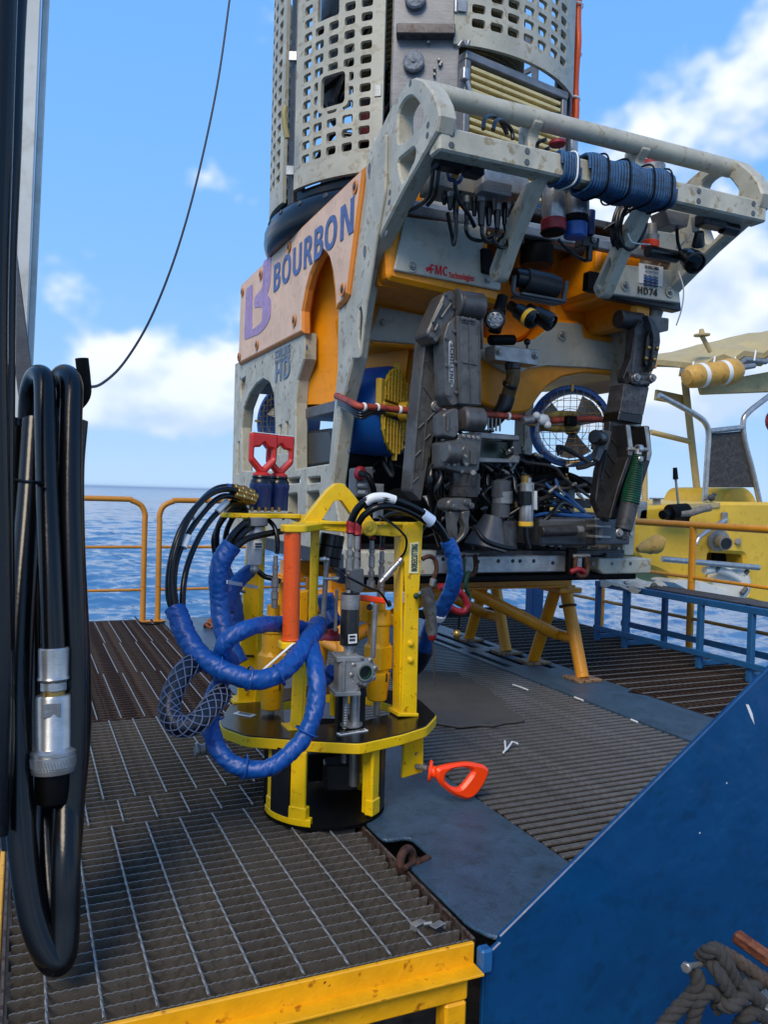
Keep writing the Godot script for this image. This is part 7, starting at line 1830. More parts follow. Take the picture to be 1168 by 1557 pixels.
	var l5 := tl("label", mb().box(Vector3.ZERO, Vector3(0.075, 0.03, 0.003), Basis(), 0.001), M("label_white"))
	l5.transform = Transform3D(Basis(), -tool_n.position) * Transform3D(Basis(Vector3(0.62, 0, 0.78), Vector3(0.78, 0, -0.62), Vector3.UP), Vector3(0.697, 0.264, -2.689))
	writing("lettering", "NORSE", Transform3D(Basis(), Vector3(0, 0, 0.002)), 0.02, M("ink_black"), l5, 0.05, "bold", 0.001)
	# lower right lug with a pin and the orange handle
	tz("handle_lug", soften(va([1.174,0.212,1.247,0.227,1.249,0.089,1.171,0.075]), 0.006), -2.43, 0.016, Y, 0.003, [circ((func(v): return Vector2(v.x, v.y)).call(Vector3(1.222, 0.152, -2.43)), 0.006, 12)])
	tl("handle_pin", mb().cyl(Vector3(1.214, 0.116, -2.42), Vector3(1.237, 0.119, -2.38), 0.009), M("dull_steel"))
	var hn := Node3D.new()
	hn.name = "orange_handle"
	tool_n.add_child(hn, true)
	var hT := Transform3D(Basis(), -tool_n.position)
	put("handle_flange", mb().lathe([Vector2(0, 0), Vector2(0.034, 0), Vector2(0.036, 0.004), Vector2(0.034, 0.01), Vector2(0, 0.012)], Vector3(1.243, 0.11, -2.38), Vector3(0.85, -0.1, 0.5), 24).mesh(), M("orange_plastic"), hn, hT)
	put("handle_neck", mb().tube(PackedVector3Array([Vector3(1.245, 0.113, -2.37), Vector3(1.271, 0.107, -2.34)]), 0.019, 14).mesh(), M("orange_plastic"), hn, hT)
	put("handle_grip", mb().prism(soften(va([1.245,0.134,1.289,0.14,1.363,0.141,1.429,0.123,1.45,0.103,1.429,0.059,1.397,0.023,1.367,0.013,1.312,0.036,1.267,0.072,1.246,0.1]), 0.02), [soften(va([1.28,0.109,1.304,0.124,1.348,0.127,1.389,0.11,1.365,0.082,1.336,0.054,1.301,0.067,1.278,0.09]), 0.015)], 0.03, ZP(-2.325), 0.009).mesh(), M("orange_plastic"), hn, hT)

	# hoses in blue sleeve: they hang in loops round the tool
	var BS := M("blue_sleeve")
	sleeve("sleeved_hose", vv([0.414,0.668,-2.43,0.428,0.624,-2.4,0.453,0.566,-2.36,0.49,0.529,-2.3,0.539,0.506,-2.25,0.607,0.49,-2.22,0.673,0.504,-2.22,0.737,0.536,-2.27,0.785,0.565,-2.33,0.837,0.581,-2.41,0.885,0.59,-2.5]), 0.030, BS, 1)
	sleeve("sleeved_hose", vv([0.866,0.559,-2.5,0.801,0.592,-2.44,0.739,0.612,-2.4,0.666,0.626,-2.34,0.591,0.625,-2.28,0.54,0.597,-2.28,0.527,0.56,-2.3,0.56,0.513,-2.34,0.537,0.456,-2.36,0.509,0.401,-2.34,0.498,0.346,-2.3,0.513,0.29,-2.26,0.561,0.251,-2.22,0.63,0.251,-2.18,0.693,0.288,-2.17,0.749,0.347,-2.18,0.779,0.424,-2.2,0.789,0.5,-2.24,0.803,0.542,-2.32,0.821,0.567,-2.4,0.856,0.584,-2.48]), 0.0265, BS, 2)
	sleeve("sleeved_hose", vv([0.594,0.851,-2.5,0.566,0.806,-2.5,0.555,0.745,-2.5,0.561,0.674,-2.5,0.566,0.606,-2.48,0.583,0.541,-2.44,0.603,0.494,-2.42]), 0.033, BS, 3, 0.6)
	sleeve("sleeved_hose", vv([0.616,0.78,-2.76,0.64,0.716,-2.76,0.655,0.662,-2.74,0.665,0.597,-2.72,0.657,0.534,-2.7]), 0.03, BS, 4, 0.6)
	sleeve("sleeved_hose", vv([0.706,0.749,-2.7,0.665,0.727,-2.66,0.626,0.689,-2.62,0.608,0.628,-2.6]), 0.026, BS, 5, 0.6)
	sleeve("sleeved_hose", vv([1.324,0.868,-2.45,1.349,0.817,-2.45,1.364,0.755,-2.46,1.37,0.686,-2.5,1.365,0.622,-2.55,1.359,0.548,-2.62,1.375,0.453,-2.7]), 0.027, BS, 6, 0.7)
	sleeve("sleeved_hose", vv([0.996,0.653,-2.75,1.012,0.593,-2.75,1.023,0.55,-2.72]), 0.03, BS, 7, 0.5)
	sleeve("sleeved_hose", vv([0.926,0.371,-2.6,0.966,0.391,-2.62,0.977,0.413,-2.6]), 0.025, BS, 8, 0.8)
	sleeve("dark_sleeve", vv([1.384,0.453,-2.7,1.388,0.393,-2.75,1.373,0.346,-2.8,1.327,0.313,-2.85]), 0.03, mat("navy_sleeve", Color(0.06, 0.09, 0.18), 0.4, 0.0, "clean", 2.0), 9, 0.5)
	tl("tape", mb().cyl(Vector3(1.36, 0.609, -2.56), Vector3(1.361, 0.587, -2.58), 0.030, -1, 18), M("label_white"))
	for k in 6: tl("cable_tie", mb().lathe([Vector2(0.034, -0.003), Vector2(0.036, 0), Vector2(0.034, 0.003)], (vv([0.508,0.519,-2.28,0.587,0.493,-2.23,0.672,0.5,-2.22,0.506,0.368,-2.32,0.577,0.249,-2.21,0.745,0.343,-2.18]))[k], [Vector3(1, -0.4, 0), Vector3(1, -0.2, 0), Vector3(1, 0.5, 0), Vector3(0, 1, 0), Vector3(1, -0.2, 0.2), Vector3(0.5, 1, 0)][k], 16), BS)
	tl("white_strap", mb().bar(Vector3(0.738, 0.573, -2.3), Vector3(0.618, 0.493, -2.26), 0.009, 0.003), M("label_white"))
	tl("clear_strap", mb().bar(Vector3(0.57, 0.741, -2.45), Vector3(0.77, 0.676, -2.83), 0.003, 0.012), mat("clear_plastic", Color(0.75, 0.82, 0.9), 0.3))
	# a net-covered dark hose on the left, with a steel end lying on the grating
	var net := vv([0.539,0.502,-2.4,0.478,0.523,-2.36,0.421,0.51,-2.3,0.381,0.46,-2.25,0.37,0.415,-2.22,0.392,0.385,-2.2,0.441,0.391,-2.2,0.487,0.424,-2.24,0.529,0.448,-2.28])
	tl("netted_hose", mb().tube(spl(net, 8), 0.028, 16), mat("navy_hose", Color(0.04, 0.07, 0.16), 0.4, 0.0, "dirt", 3.0))
	var q := spl(net, 16)
	for w in 12:
		var path := PackedVector3Array()
		var x := (q[1] - q[0]).cross(Vector3.UP).normalized()
		for i in q.size():
			var t := (q[mini(i + 1, q.size() - 1)] - q[maxi(i - 1, 0)]).normalized()
			x = (x - t * x.dot(t)).normalized()
			var y := t.cross(x)
			var a := TAU * (w / 2) / 6.0 + i * 0.15 * (1.0 if w % 2 == 0 else -1.0)
			path.append(q[i] + (x * cos(a) + y * sin(a)) * 0.0288)
		tl("net_cord", mb().tube(path, 0.0019, 5), mat("net_grey", Color(0.34, 0.39, 0.50), 0.6))
	tl("steel_end", mb().cyl(Vector3(0.467, 0.265, -2.36), Vector3(0.478, 0.264, -2.36), 0.022, -1, 6).cyl(Vector3(0.478, 0.264, -2.36), Vector3(0.497, 0.264, -2.36), 0.015).cyl(Vector3(0.497, 0.264, -2.36), Vector3(0.529, 0.259, -2.38), 0.018), M("dull_steel"))
	# black hoses over the top from the red boots to the right sleeve
	those("black_hose", vv([0.964,0.925,-2.44,0.982,0.975,-2.42,1.025,1.008,-2.4,1.1,1.003,-2.4,1.206,0.966,-2.42,1.279,0.922,-2.44,1.329,0.862,-2.45]), 0.0125, K)
	those("black_hose", vv([0.987,0.915,-2.44,1.006,0.954,-2.42,1.054,0.981,-2.4,1.133,0.974,-2.41,1.231,0.933,-2.43,1.293,0.9,-2.45,1.322,0.859,-2.45]), 0.011, K)
	those("black_hose", vv([1.122,0.91,-2.58,1.145,0.947,-2.55,1.184,0.959,-2.5,1.239,0.939,-2.46,1.292,0.904,-2.45]), 0.008, K)
	tl("white_wrap", mb().tube(spl(vv([1.003,0.994,-2.41,1.025,1.008,-2.4,1.064,1.011,-2.4,1.1,1.003,-2.4]), 7), 0.0150, 12), M("label_white"))
	tl("clear_band", mb().tube(PackedVector3Array([Vector3(1.213, 0.957, -2.43), Vector3(1.254, 0.933, -2.435)]), 0.022, 14), M("clear_plastic"))
	tl("wire_sling", mb().tube(spl(vv([0.715,0.665,-2.8,0.687,0.672,-2.78,0.66,0.657,-2.76,0.656,0.626,-2.76,0.675,0.568,-2.76,0.688,0.635,-2.77,0.697,0.656,-2.78]), 5), 0.006, 8), M("dull_steel"))
	those("thin_wire", vv([0.823,0.923,-2.72,0.846,0.946,-2.72,0.869,0.933,-2.7]), 0.004, K)
	# snap shackle and line on the right of the post
	tl("snap_hook", mb().tube(spl(vv([1.236,0.805,-2.46,1.26,0.814,-2.46,1.283,0.805,-2.46,1.292,0.769,-2.46,1.278,0.729,-2.46]), 5), 0.008, 8), M("rust"))
	tl("swivel", mb().cyl(Vector3(1.283, 0.738, -2.46), Vector3(1.274, 0.711, -2.46), 0.012, 0.009, 12), M("dull_steel"))
	tl("taped_bundle", mb().tube(spl(vv([1.254,0.705,-2.46,1.265,0.66,-2.46,1.277,0.603,-2.46,1.282,0.547,-2.46]), 4), [0.02, 0.02, 0.024, 0.022, 0.02, 0.022, 0.024, 0.02, 0.018, 0.02, 0.022, 0.02, 0.016], 12), mat("grey_tape", Color(0.45, 0.46, 0.46), 0.5, 0.3, "dirt", 4.0, "n_fold", 0.4))
	tl("red_tip", mb().cyl(Vector3(1.282, 0.549, -2.46), Vector3(1.285, 0.527, -2.46), 0.016, 0.012, 12), M("hook_red"))
	those("line", vv([1.285,0.531,-2.46,1.292,0.468,-2.46,1.297,0.4,-2.46,1.3,0.37,-2.46]), 0.003, M("rope_grey"))

func circle3(c: Vector3, r: float) -> PackedVector3Array:
	var o := PackedVector3Array()
	for i in 20: o.append(c + Vector3(cos(TAU * i / 20.0) * r, 0, sin(TAU * i / 20.0) * r))
	return o

func bench():
	var t := thing("bench", "long low blue steel bench with a dark top on the side grating by the rail", "bench", Vector3(3.95, 0, -4.0))
	var o := Transform3D(Basis(), -t.position)
	var B := M("bench_blue")
	var h := 0.415
	for x in [3.835, 4.085]: put("edge_rail", mb().box(Vector3(x, h, -3.93), Vector3(0.035, 0.04, 1.72), Basis(), 0.003).mesh(), B, t, o)
	for z in [-4.79, -3.07]: put("end_rail", mb().box(Vector3(3.96, h, z), Vector3(0.214, 0.038, 0.035), Basis(), 0.003).mesh(), B, t, o)
	for z in [-4.5, -4.08, -3.64, -3.25]: put("top_sheet", mb().box(Vector3(3.96, h + 0.024, z), Vector3(0.214, 0.012, 0.43 if z > -4.4 else 0.40), Basis(), 0.002).mesh(), mat("bench_top", Color(0.33, 0.32, 0.33), 0.5, 0.1, "dirt", 2.0, "n_fine", 0.3), t, o)
	for z in [-4.765, -4.47, -3.785, -3.40]: put("leg", mb().box(Vector3(3.835, 0.198, z), Vector3(0.034, 0.392, 0.036), Basis(), 0.003).mesh(), B, t, o)
	for z in [-4.74, -4.36, -3.62, -3.1]: put("leg", mb().box(Vector3(4.085, 0.198, z), Vector3(0.034, 0.392, 0.036), Basis(), 0.003).mesh(), B, t, o)
	put("lower_rail", mb().box(Vector3(3.812, 0.1, -3.93), Vector3(0.012, 0.034, 1.7), Basis(), 0.002).mesh(), M("bench_blue"), t, o)
	put("lower_rail", mb().box(Vector3(4.064, 0.12, -3.93), Vector3(0.012, 0.04, 1.7), Basis(), 0.002).mesh(), M("bench_blue"), t, o)
	for z in [-4.765, -4.47, -3.785, -3.40]: put("foot_rail", mb().box(Vector3(3.96, 0.035, z), Vector3(0.22, 0.03, 0.03), Basis(), 0.002).mesh(), M("bench_blue"), t, o)
	# a crumpled white cloth on its far end
	var rng := RandomNumberGenerator.new()
	var n := noise(9.0, 3, 14)
	var b := mb()
	var a := Vector3(3.614, 0.43, -4.373)
	var g := []
	for i in 15:
		var row := []
		for j in 11:
			var x: float = 3.80 + i * 0.021
			var z := -4.72 + j * 0.042 + 0.02 * n.get_noise_2d(i * 0.3, 5.0)
			var y := 0.436 + 0.05 * maxf(0.0, n.get_noise_2d(x * 1.4, z * 1.4) + 0.25)
			if x < 3.825: y -= (3.825 - x) * 1.6
			row.append(Vector3(maxf(x, 3.808), y, z))
		g.append(row)
	for i in 14:
		for j in 10:
			b.face([g[i][j], g[i + 1][j], g[i + 1][j + 1]], Vector3.UP); b.face([g[i][j], g[i + 1][j + 1], g[i][j + 1]], Vector3.UP)
			var d := Vector3(0, -0.003, 0)
			b.face([g[i][j] + d, g[i + 1][j] + d, g[i + 1][j + 1] + d], Vector3.DOWN); b.face([g[i][j] + d, g[i + 1][j + 1] + d, g[i][j + 1] + d], Vector3.DOWN)
	tag(obj("cloth", b, M("cloth_white")), "crumpled white cloth lying on the far end of the blue bench", "cloth")
	var p := thing("deck_post", "square blue steel post at the deck edge behind the trestle", "post", Vector3(3.958, 0, -5.748))
	obj("column", mb().box(Vector3(0, 0.6, 0), Vector3(0.11, 1.2, 0.11), Basis(), 0.006), B, p)
	obj("base_plate", mb().box(Vector3(-0.02, 0.008, 0.02), Vector3(0.34, 0.016, 0.24), Basis(), 0.003), M("deck_blue"), p)

func boat():
	var t := thing("lifeboat", "yellow rescue boat with a canvas canopy hanging outside the right handrail", "boat", Vector3(5.9, 0.3, -6.2))
	var o := Transform3D(Basis(), -t.position)
	var Yb := M("boat_yellow")
	var Z := -5.6
	var add := func(called: String, m: MB, ma: Material) -> MeshInstance3D: return put(called, m.mesh(), ma, t, o)
	add.call("hull", mb().prism(soften(va([4.913,0.971,5.474,1.018,5.869,1.038,6.654,1.049,6.799,-0.005,6.289,0.111,5.694,0.182,5.368,0.32,5.189,0.405,5.031,0.447,4.887,0.564,4.891,0.805]), 0.05), [soften(va([5.747,0.572,6.19,0.552,6.252,0.168,5.755,0.24]), 0.04)], 3.2, ZP(Z), 0.03), Yb)
	add.call("drive_recess", mb().box(Vector3(6.259, 0.347, -5.85), Vector3(0.4, 0.4, 0.05), Basis(), 0.0), M("black_rubber"))
	add.call("deck_trim", mb().prism(va([5.401,1.011,5.849,1.032,5.851,0.984,5.403,0.964]), [], 0.03, ZP(-5.585), 0.004), M("canvas_tan"))
	add.call("engine_cover", mb().prism(soften(va([6.176,1.02,6.239,1.136,6.306,1.176,6.514,1.189,6.624,1.12,6.683,1.017]), 0.05), [], 0.8, ZP(-5.9), 0.03), Yb)
	add.call("bow_dark", mb().prism(va([4.737,0.862,4.872,0.892,4.912,0.636,4.798,0.608]), [], 1.0, ZP(-5.65), 0.02), M("connector_blue"))
	# jet drive, pipes and bars on the transom
	var e0 := Vector3(5.79, 0.687, -5.5)
	add.call("exhaust_pipe", mb().lathe([Vector2(0.05, 0), Vector2(0.06, 0), Vector2(0.06, 0.14), Vector2(0.10, 0.145), Vector2(0.10, 0.165), Vector2(0, 0.165)], e0 + Vector3(-0.05, -0.02, 0.1), Vector3(0.35, 0.12, -0.9), 24), M("dull_steel"))
	add.call("pipe_bore", mb().cyl(e0 + Vector3(-0.05, -0.02, 0.1), e0 + Vector3(-0.047, -0.02, 0.09), 0.05, -1, 20, 0.0), M("ink_black"))
	add.call("steel_bar", mb().cyl(Vector3(5.014, 0.534, -5.4), Vector3(6.041, 0.458, -5.3), 0.026, -1, 14), M("bright_steel"))
	add.call("steel_bar", mb().tube(spl(vv([5.828,0.878,-5.5,5.629,0.807,-5.45,5.456,0.732,-5.42,5.398,0.656,-5.42]), 5), 0.022, 12), M("bright_steel"))
	add.call("bar_foot", mb().box(Vector3(5.896, 0.888, -5.58), Vector3(0.07, 0.11, 0.03), Basis(), 0.01), M("dull_steel"))
	add.call("jet_nozzle", mb().prism(soften(va([5.147,0.328,5.198,0.35,5.47,0.334,5.785,0.246,5.774,0.163,5.569,0.192,5.322,0.256]), 0.03), [], 0.3, ZP(-5.4), 0.03), M("white_wall"))
	add.call("jet_bucket", mb().lathe([Vector2(0, 0), Vector2(0.16, 0.0), Vector2(0.19, 0.05), Vector2(0.19, 0.12), Vector2(0.15, 0.14), Vector2(0.15, 0.25), Vector2(0, 0.25)], Vector3(5.815, 0.28, -5.4), Vector3(0.5, 0.15, -0.85), 24), M("white_wall"))
	add.call("jet_arm", mb().tube(spl(vv([5.496,0.426,-5.4,5.635,0.436,-5.4,5.772,0.401,-5.38,5.919,0.328,-5.38]), 5), 0.035, 10), M("white_wall"))
	for q in [Vector3(5.542, 0.437, -5.4), Vector3(5.599, 0.427, -5.38), Vector3(5.9, 0.379, -5.35), Vector3(5.87, 0.223, -5.33)]: add.call("fitting", mb().cyl(q, q + Vector3(0.06, 0.05, 0), 0.022, -1, 10), M("dark_metal"))
	add.call("drain_cap", mb().cyl(Vector3(6.1, 0.675, -5.6), Vector3(6.068, 0.677, -5.57), 0.03, -1, 16), M("dull_steel"))
	# winch with rope, lever, small fittings along the deck edge
	add.call("winch", mb().cyl(Vector3(5.162, 0.927, -5.5), Vector3(5.357, 0.942, -5.5), 0.075, -1, 20).box(Vector3(5.295, 0.894, -5.52), Vector3(0.16, 0.08, 0.1)).cyl(Vector3(5.043, 0.91, -5.45), Vector3(5.177, 0.927, -5.5), 0.04), M("black_rubber"))
	add.call("mooring_rope", mb().tube(spl(vv([5.234,0.924,-5.45,5.344,0.932,-5.44,5.465,0.963,-5.44,5.582,0.982,-5.45]), 5), 0.032, 10), mat("rope_pale", Color(0.68, 0.66, 0.62), 0.85, 0.0, "dirt", 6.0, "n_grit", 0.5))
	add.call("lever", mb().cyl(Vector3(5.263, 1.009, -5.5), Vector3(5.223, 1.227, -5.5), 0.011).cyl(Vector3(5.223, 1.227, -5.5), Vector3(5.211, 1.319, -5.5), 0.022, 0.018, 12), M("dull_steel"))
	add.call("lever_grip", mb().cyl(Vector3(5.222, 1.222, -5.499), Vector3(5.21, 1.325, -5.499), 0.024, 0.019, 12), M("black_rubber"))
	add.call("mooring_post", mb().cyl(Vector3(5.202, 0.98, -5.7), Vector3(5.199, 1.045, -5.7), 0.035, -1, 14).cyl(Vector3(5.199, 1.045, -5.7), Vector3(5.199, 1.057, -5.7), 0.065, -1, 16), M("aluminium"))
	add.call("grey_box", mb().box(Vector3(4.965, 0.942, -5.65), Vector3(0.1, 0.16, 0.1), Basis(), 0.01), M("aluminium"))
	# tube frame, mesh back rest, canopy
	var S := M("bright_steel")
	add.call("frame_tube", mb().tube(spl(vv([5.188,1.974,-5.7,5.397,1.907,-5.7,5.637,1.821,-5.7,5.743,1.761,-5.7,5.789,1.661,-5.7,5.784,1.418,-5.7,5.771,1.028,-5.7]), 5), 0.026, 12), S)
	add.call("frame_tube", mb().tube(spl(vv([6.712,2.17,-5.7,6.457,2.012,-5.7,6.291,1.901,-5.7,6.219,1.809,-5.7,6.246,1.624,-5.7,6.362,1.348,-5.7,6.473,1.043,-5.7]), 5), 0.026, 12), S)
	add.call("frame_tube", mb().cyl(Vector3(5.779, 1.685, -5.7), Vector3(6.222, 1.747, -5.7), 0.026), S)
	add.call("back_rest", mb().prism(soften(va([5.817,1.664,6.237,1.718,6.436,1.187,5.817,1.169]), 0.03), [], 0.02, ZP(-5.71), 0.005), M("mesh_grey"))
	add.call("frame_post", mb().cyl(Vector3(6.154, 2.256, -6.4), Vector3(6.399, 1.013, -6.4), 0.036), M("canvas_tan"))
	add.call("frame_post", mb().cyl(Vector3(5.649, 1.692, -6.4), Vector3(5.69, 0.959, -6.4), 0.03), M("canvas_tan"))
	add.call("cross_bar", mb().cyl(Vector3(5.732, 1.717, -6.4), Vector3(6.271, 1.646, -6.4), 0.028), M("canvas_tan"))
	add.call("side_board", mb().prism(va([5.842,2.157,6.217,2.125,6.249,2.02,5.83,2.05]), [], 0.04, ZP(-6.45), 0.008), M("canvas_tan"))
	var can := mb()
	var und := mb()
	var rng := RandomNumberGenerator.new()
	rng.seed = 12
	var n := noise(1.1, 3, 5)
	var g := []
	for i in 22:
		var row := []
		for j in 10:
			var f := i / 21.0
			var x := lerpf(5.62, 8.4, f)
			var z := -5.9 - j * 0.32
			var y := 2.33 + f * 0.75 + 0.10 * sin(j / 9.0 * PI) - (0.05 if j == 0 else 0.0) + 0.025 * sin(i * 2.3) * (1.0 if j == 0 else 0.3) + 0.06 * n.get_noise_2d(x * 2.0, z * 2.0) + (0.05 if i == 0 else 0.0)
			row.append(Vector3(x, y, z))
		g.append(row)
	for i in 21:
		for j in 9:
			can.face([g[i][j], g[i + 1][j], g[i + 1][j + 1], g[i][j + 1]], Vector3.UP)
			var d := Vector3(0, -0.05, -0.005)
			und.face([g[i][j] + d, g[i + 1][j] + d, g[i + 1][j + 1] + d, g[i][j + 1] + d], Vector3.DOWN)
	for i in 21: can.face([g[i][0], g[i + 1][0], g[i + 1][0] - Vector3(0, 0.13, 0.03), g[i][0] - Vector3(0, 0.13, 0.03)], Vector3.BACK)
	for j in 9: can.face([g[0][j], g[0][j + 1], g[0][j + 1] - Vector3(0, 0.05, 0), g[0][j] - Vector3(0, 0.05, 0)], Vector3.LEFT)
	add.call("canopy", can, M("canvas_tan"))
	add.call("canopy_lining", und, M("canvas_tan"))
	var rim := PackedVector3Array()
	for i in 22: rim.append(g[i][0] + Vector3(0, -0.09, 0.02))
	add.call("canopy_tube", mb().tube(rim, 0.028, 10), M("dull_steel"))
	for i in range(1, 21, 2): add.call("lacing", mb().cyl(g[i][0] + Vector3(0, 0.01, 0.02), g[i][0] + Vector3(-0.05, -0.1, 0.05), 0.009, -1, 6), M("label_white"))
	add.call("canopy_valance", mb().prism(soften(va([6.068,2.189,7.268,2.449,7.281,2.211,6.107,2.089]), 0.02), [], 0.06, ZP(-6.1), 0.01), M("canvas_tan"))
	add.call("float_tube", mb().lathe([Vector2(0, 0), Vector2(0.07, 0.01), Vector2(0.105, 0.06), Vector2(0.11, 0.12), Vector2(0.11, 0.48), Vector2(0.125, 0.5), Vector2(0.125, 0.6), Vector2(0.08, 0.67), Vector2(0, 0.68)], Vector3(5.583, 2.177, -5.8), Vector3(0.98, 0.18, 0), 24), M("float_tan"))
	for f in [0.16, 0.44]: add.call("float_strap", mb().lathe([Vector2(0.112, 0), Vector2(0.115, 0.003), Vector2(0.115, 0.047), Vector2(0.112, 0.05)], Vector3(5.583, 2.177, -5.8) + Vector3(0.98, 0.18, 0) * f, Vector3(0.98, 0.18, 0), 22), M("label_white"))
	add.call("float_valve", mb().cyl(Vector3(6.268, 2.328, -5.8), Vector3(6.448, 2.363, -5.8), 0.03, 0.025, 12), M("dull_steel"))
	add.call("lamp_stalk", mb().cyl(Vector3(5.979, 2.466, -5.9), Vector3(5.864, 2.604, -5.9), 0.022).cyl(Vector3(5.864, 2.604, -5.9), Vector3(5.863, 2.623, -5.9), 0.075, -1, 18).cyl(Vector3(5.863, 2.623, -5.9), Vector3(5.853, 2.671, -5.9), 0.03, 0.02, 12), M("canvas_tan"))
	add.call("red_buoy", mb().ball(Vector3(6.65, 1.836, -5.7), 0.1, Vector3(1, 1.25, 1), 16), M("hook_red"))
	# a dark-headed crow stands on the deck edge
	var q := Vector3(5.749, 1.029, -5.6)
	var c := thing("bird", "small grey and black crow perched on the yellow boat's edge", "bird", q)
	obj("body", mb().ball(Vector3(0.0, 0.045, 0), 0.032, Vector3(1.3, 1.0, 0.9), 14).ball(Vector3(0.03, 0.075, 0), 0.019, Vector3(1.1, 1, 1), 12).cyl(Vector3(0.045, 0.077, 0), Vector3(0.075, 0.072, 0), 0.007, 0.001, 8).box(Vector3(-0.055, 0.03, 0), Vector3(0.06, 0.008, 0.025), Basis(Vector3.BACK, 0.4), 0.002), mat("feather_grey", Color(0.24, 0.24, 0.25), 0.7), c)
	for z in [-0.008, 0.008]: obj("leg", mb().cyl(Vector3(0, 0, z), Vector3(0, 0.025, z), 0.0025, -1, 6), M("ink_black"), c)
	var cb := thing("canvas_bundle", "tied tan canvas bundle hanging between the vehicle's skid and the yellow boat", "bundle", Vector3(4.428, 0.671, -4.9))
	obj("wrap", mb().tube(spl(vv([-0.13, -0.02, 0.0, -0.05, 0.0, 0.0, 0.02, 0.01, 0.0, 0.08, 0.03, 0.0, 0.11, 0.01, 0.0]), 4), [0.02, 0.03, 0.035, 0.045, 0.05, 0.055, 0.062, 0.058, 0.065, 0.07, 0.072, 0.07, 0.066, 0.06, 0.045, 0.03, 0.01], 14), M("float_tan"), cb)
	obj("tie", mb().lathe([Vector2(0.06, 0), Vector2(0.068, 0.006), Vector2(0.06, 0.012)], Vector3(0.03, 0.012, 0), Vector3(1, 0.2, 0), 16), M("rope_grey"), cb)

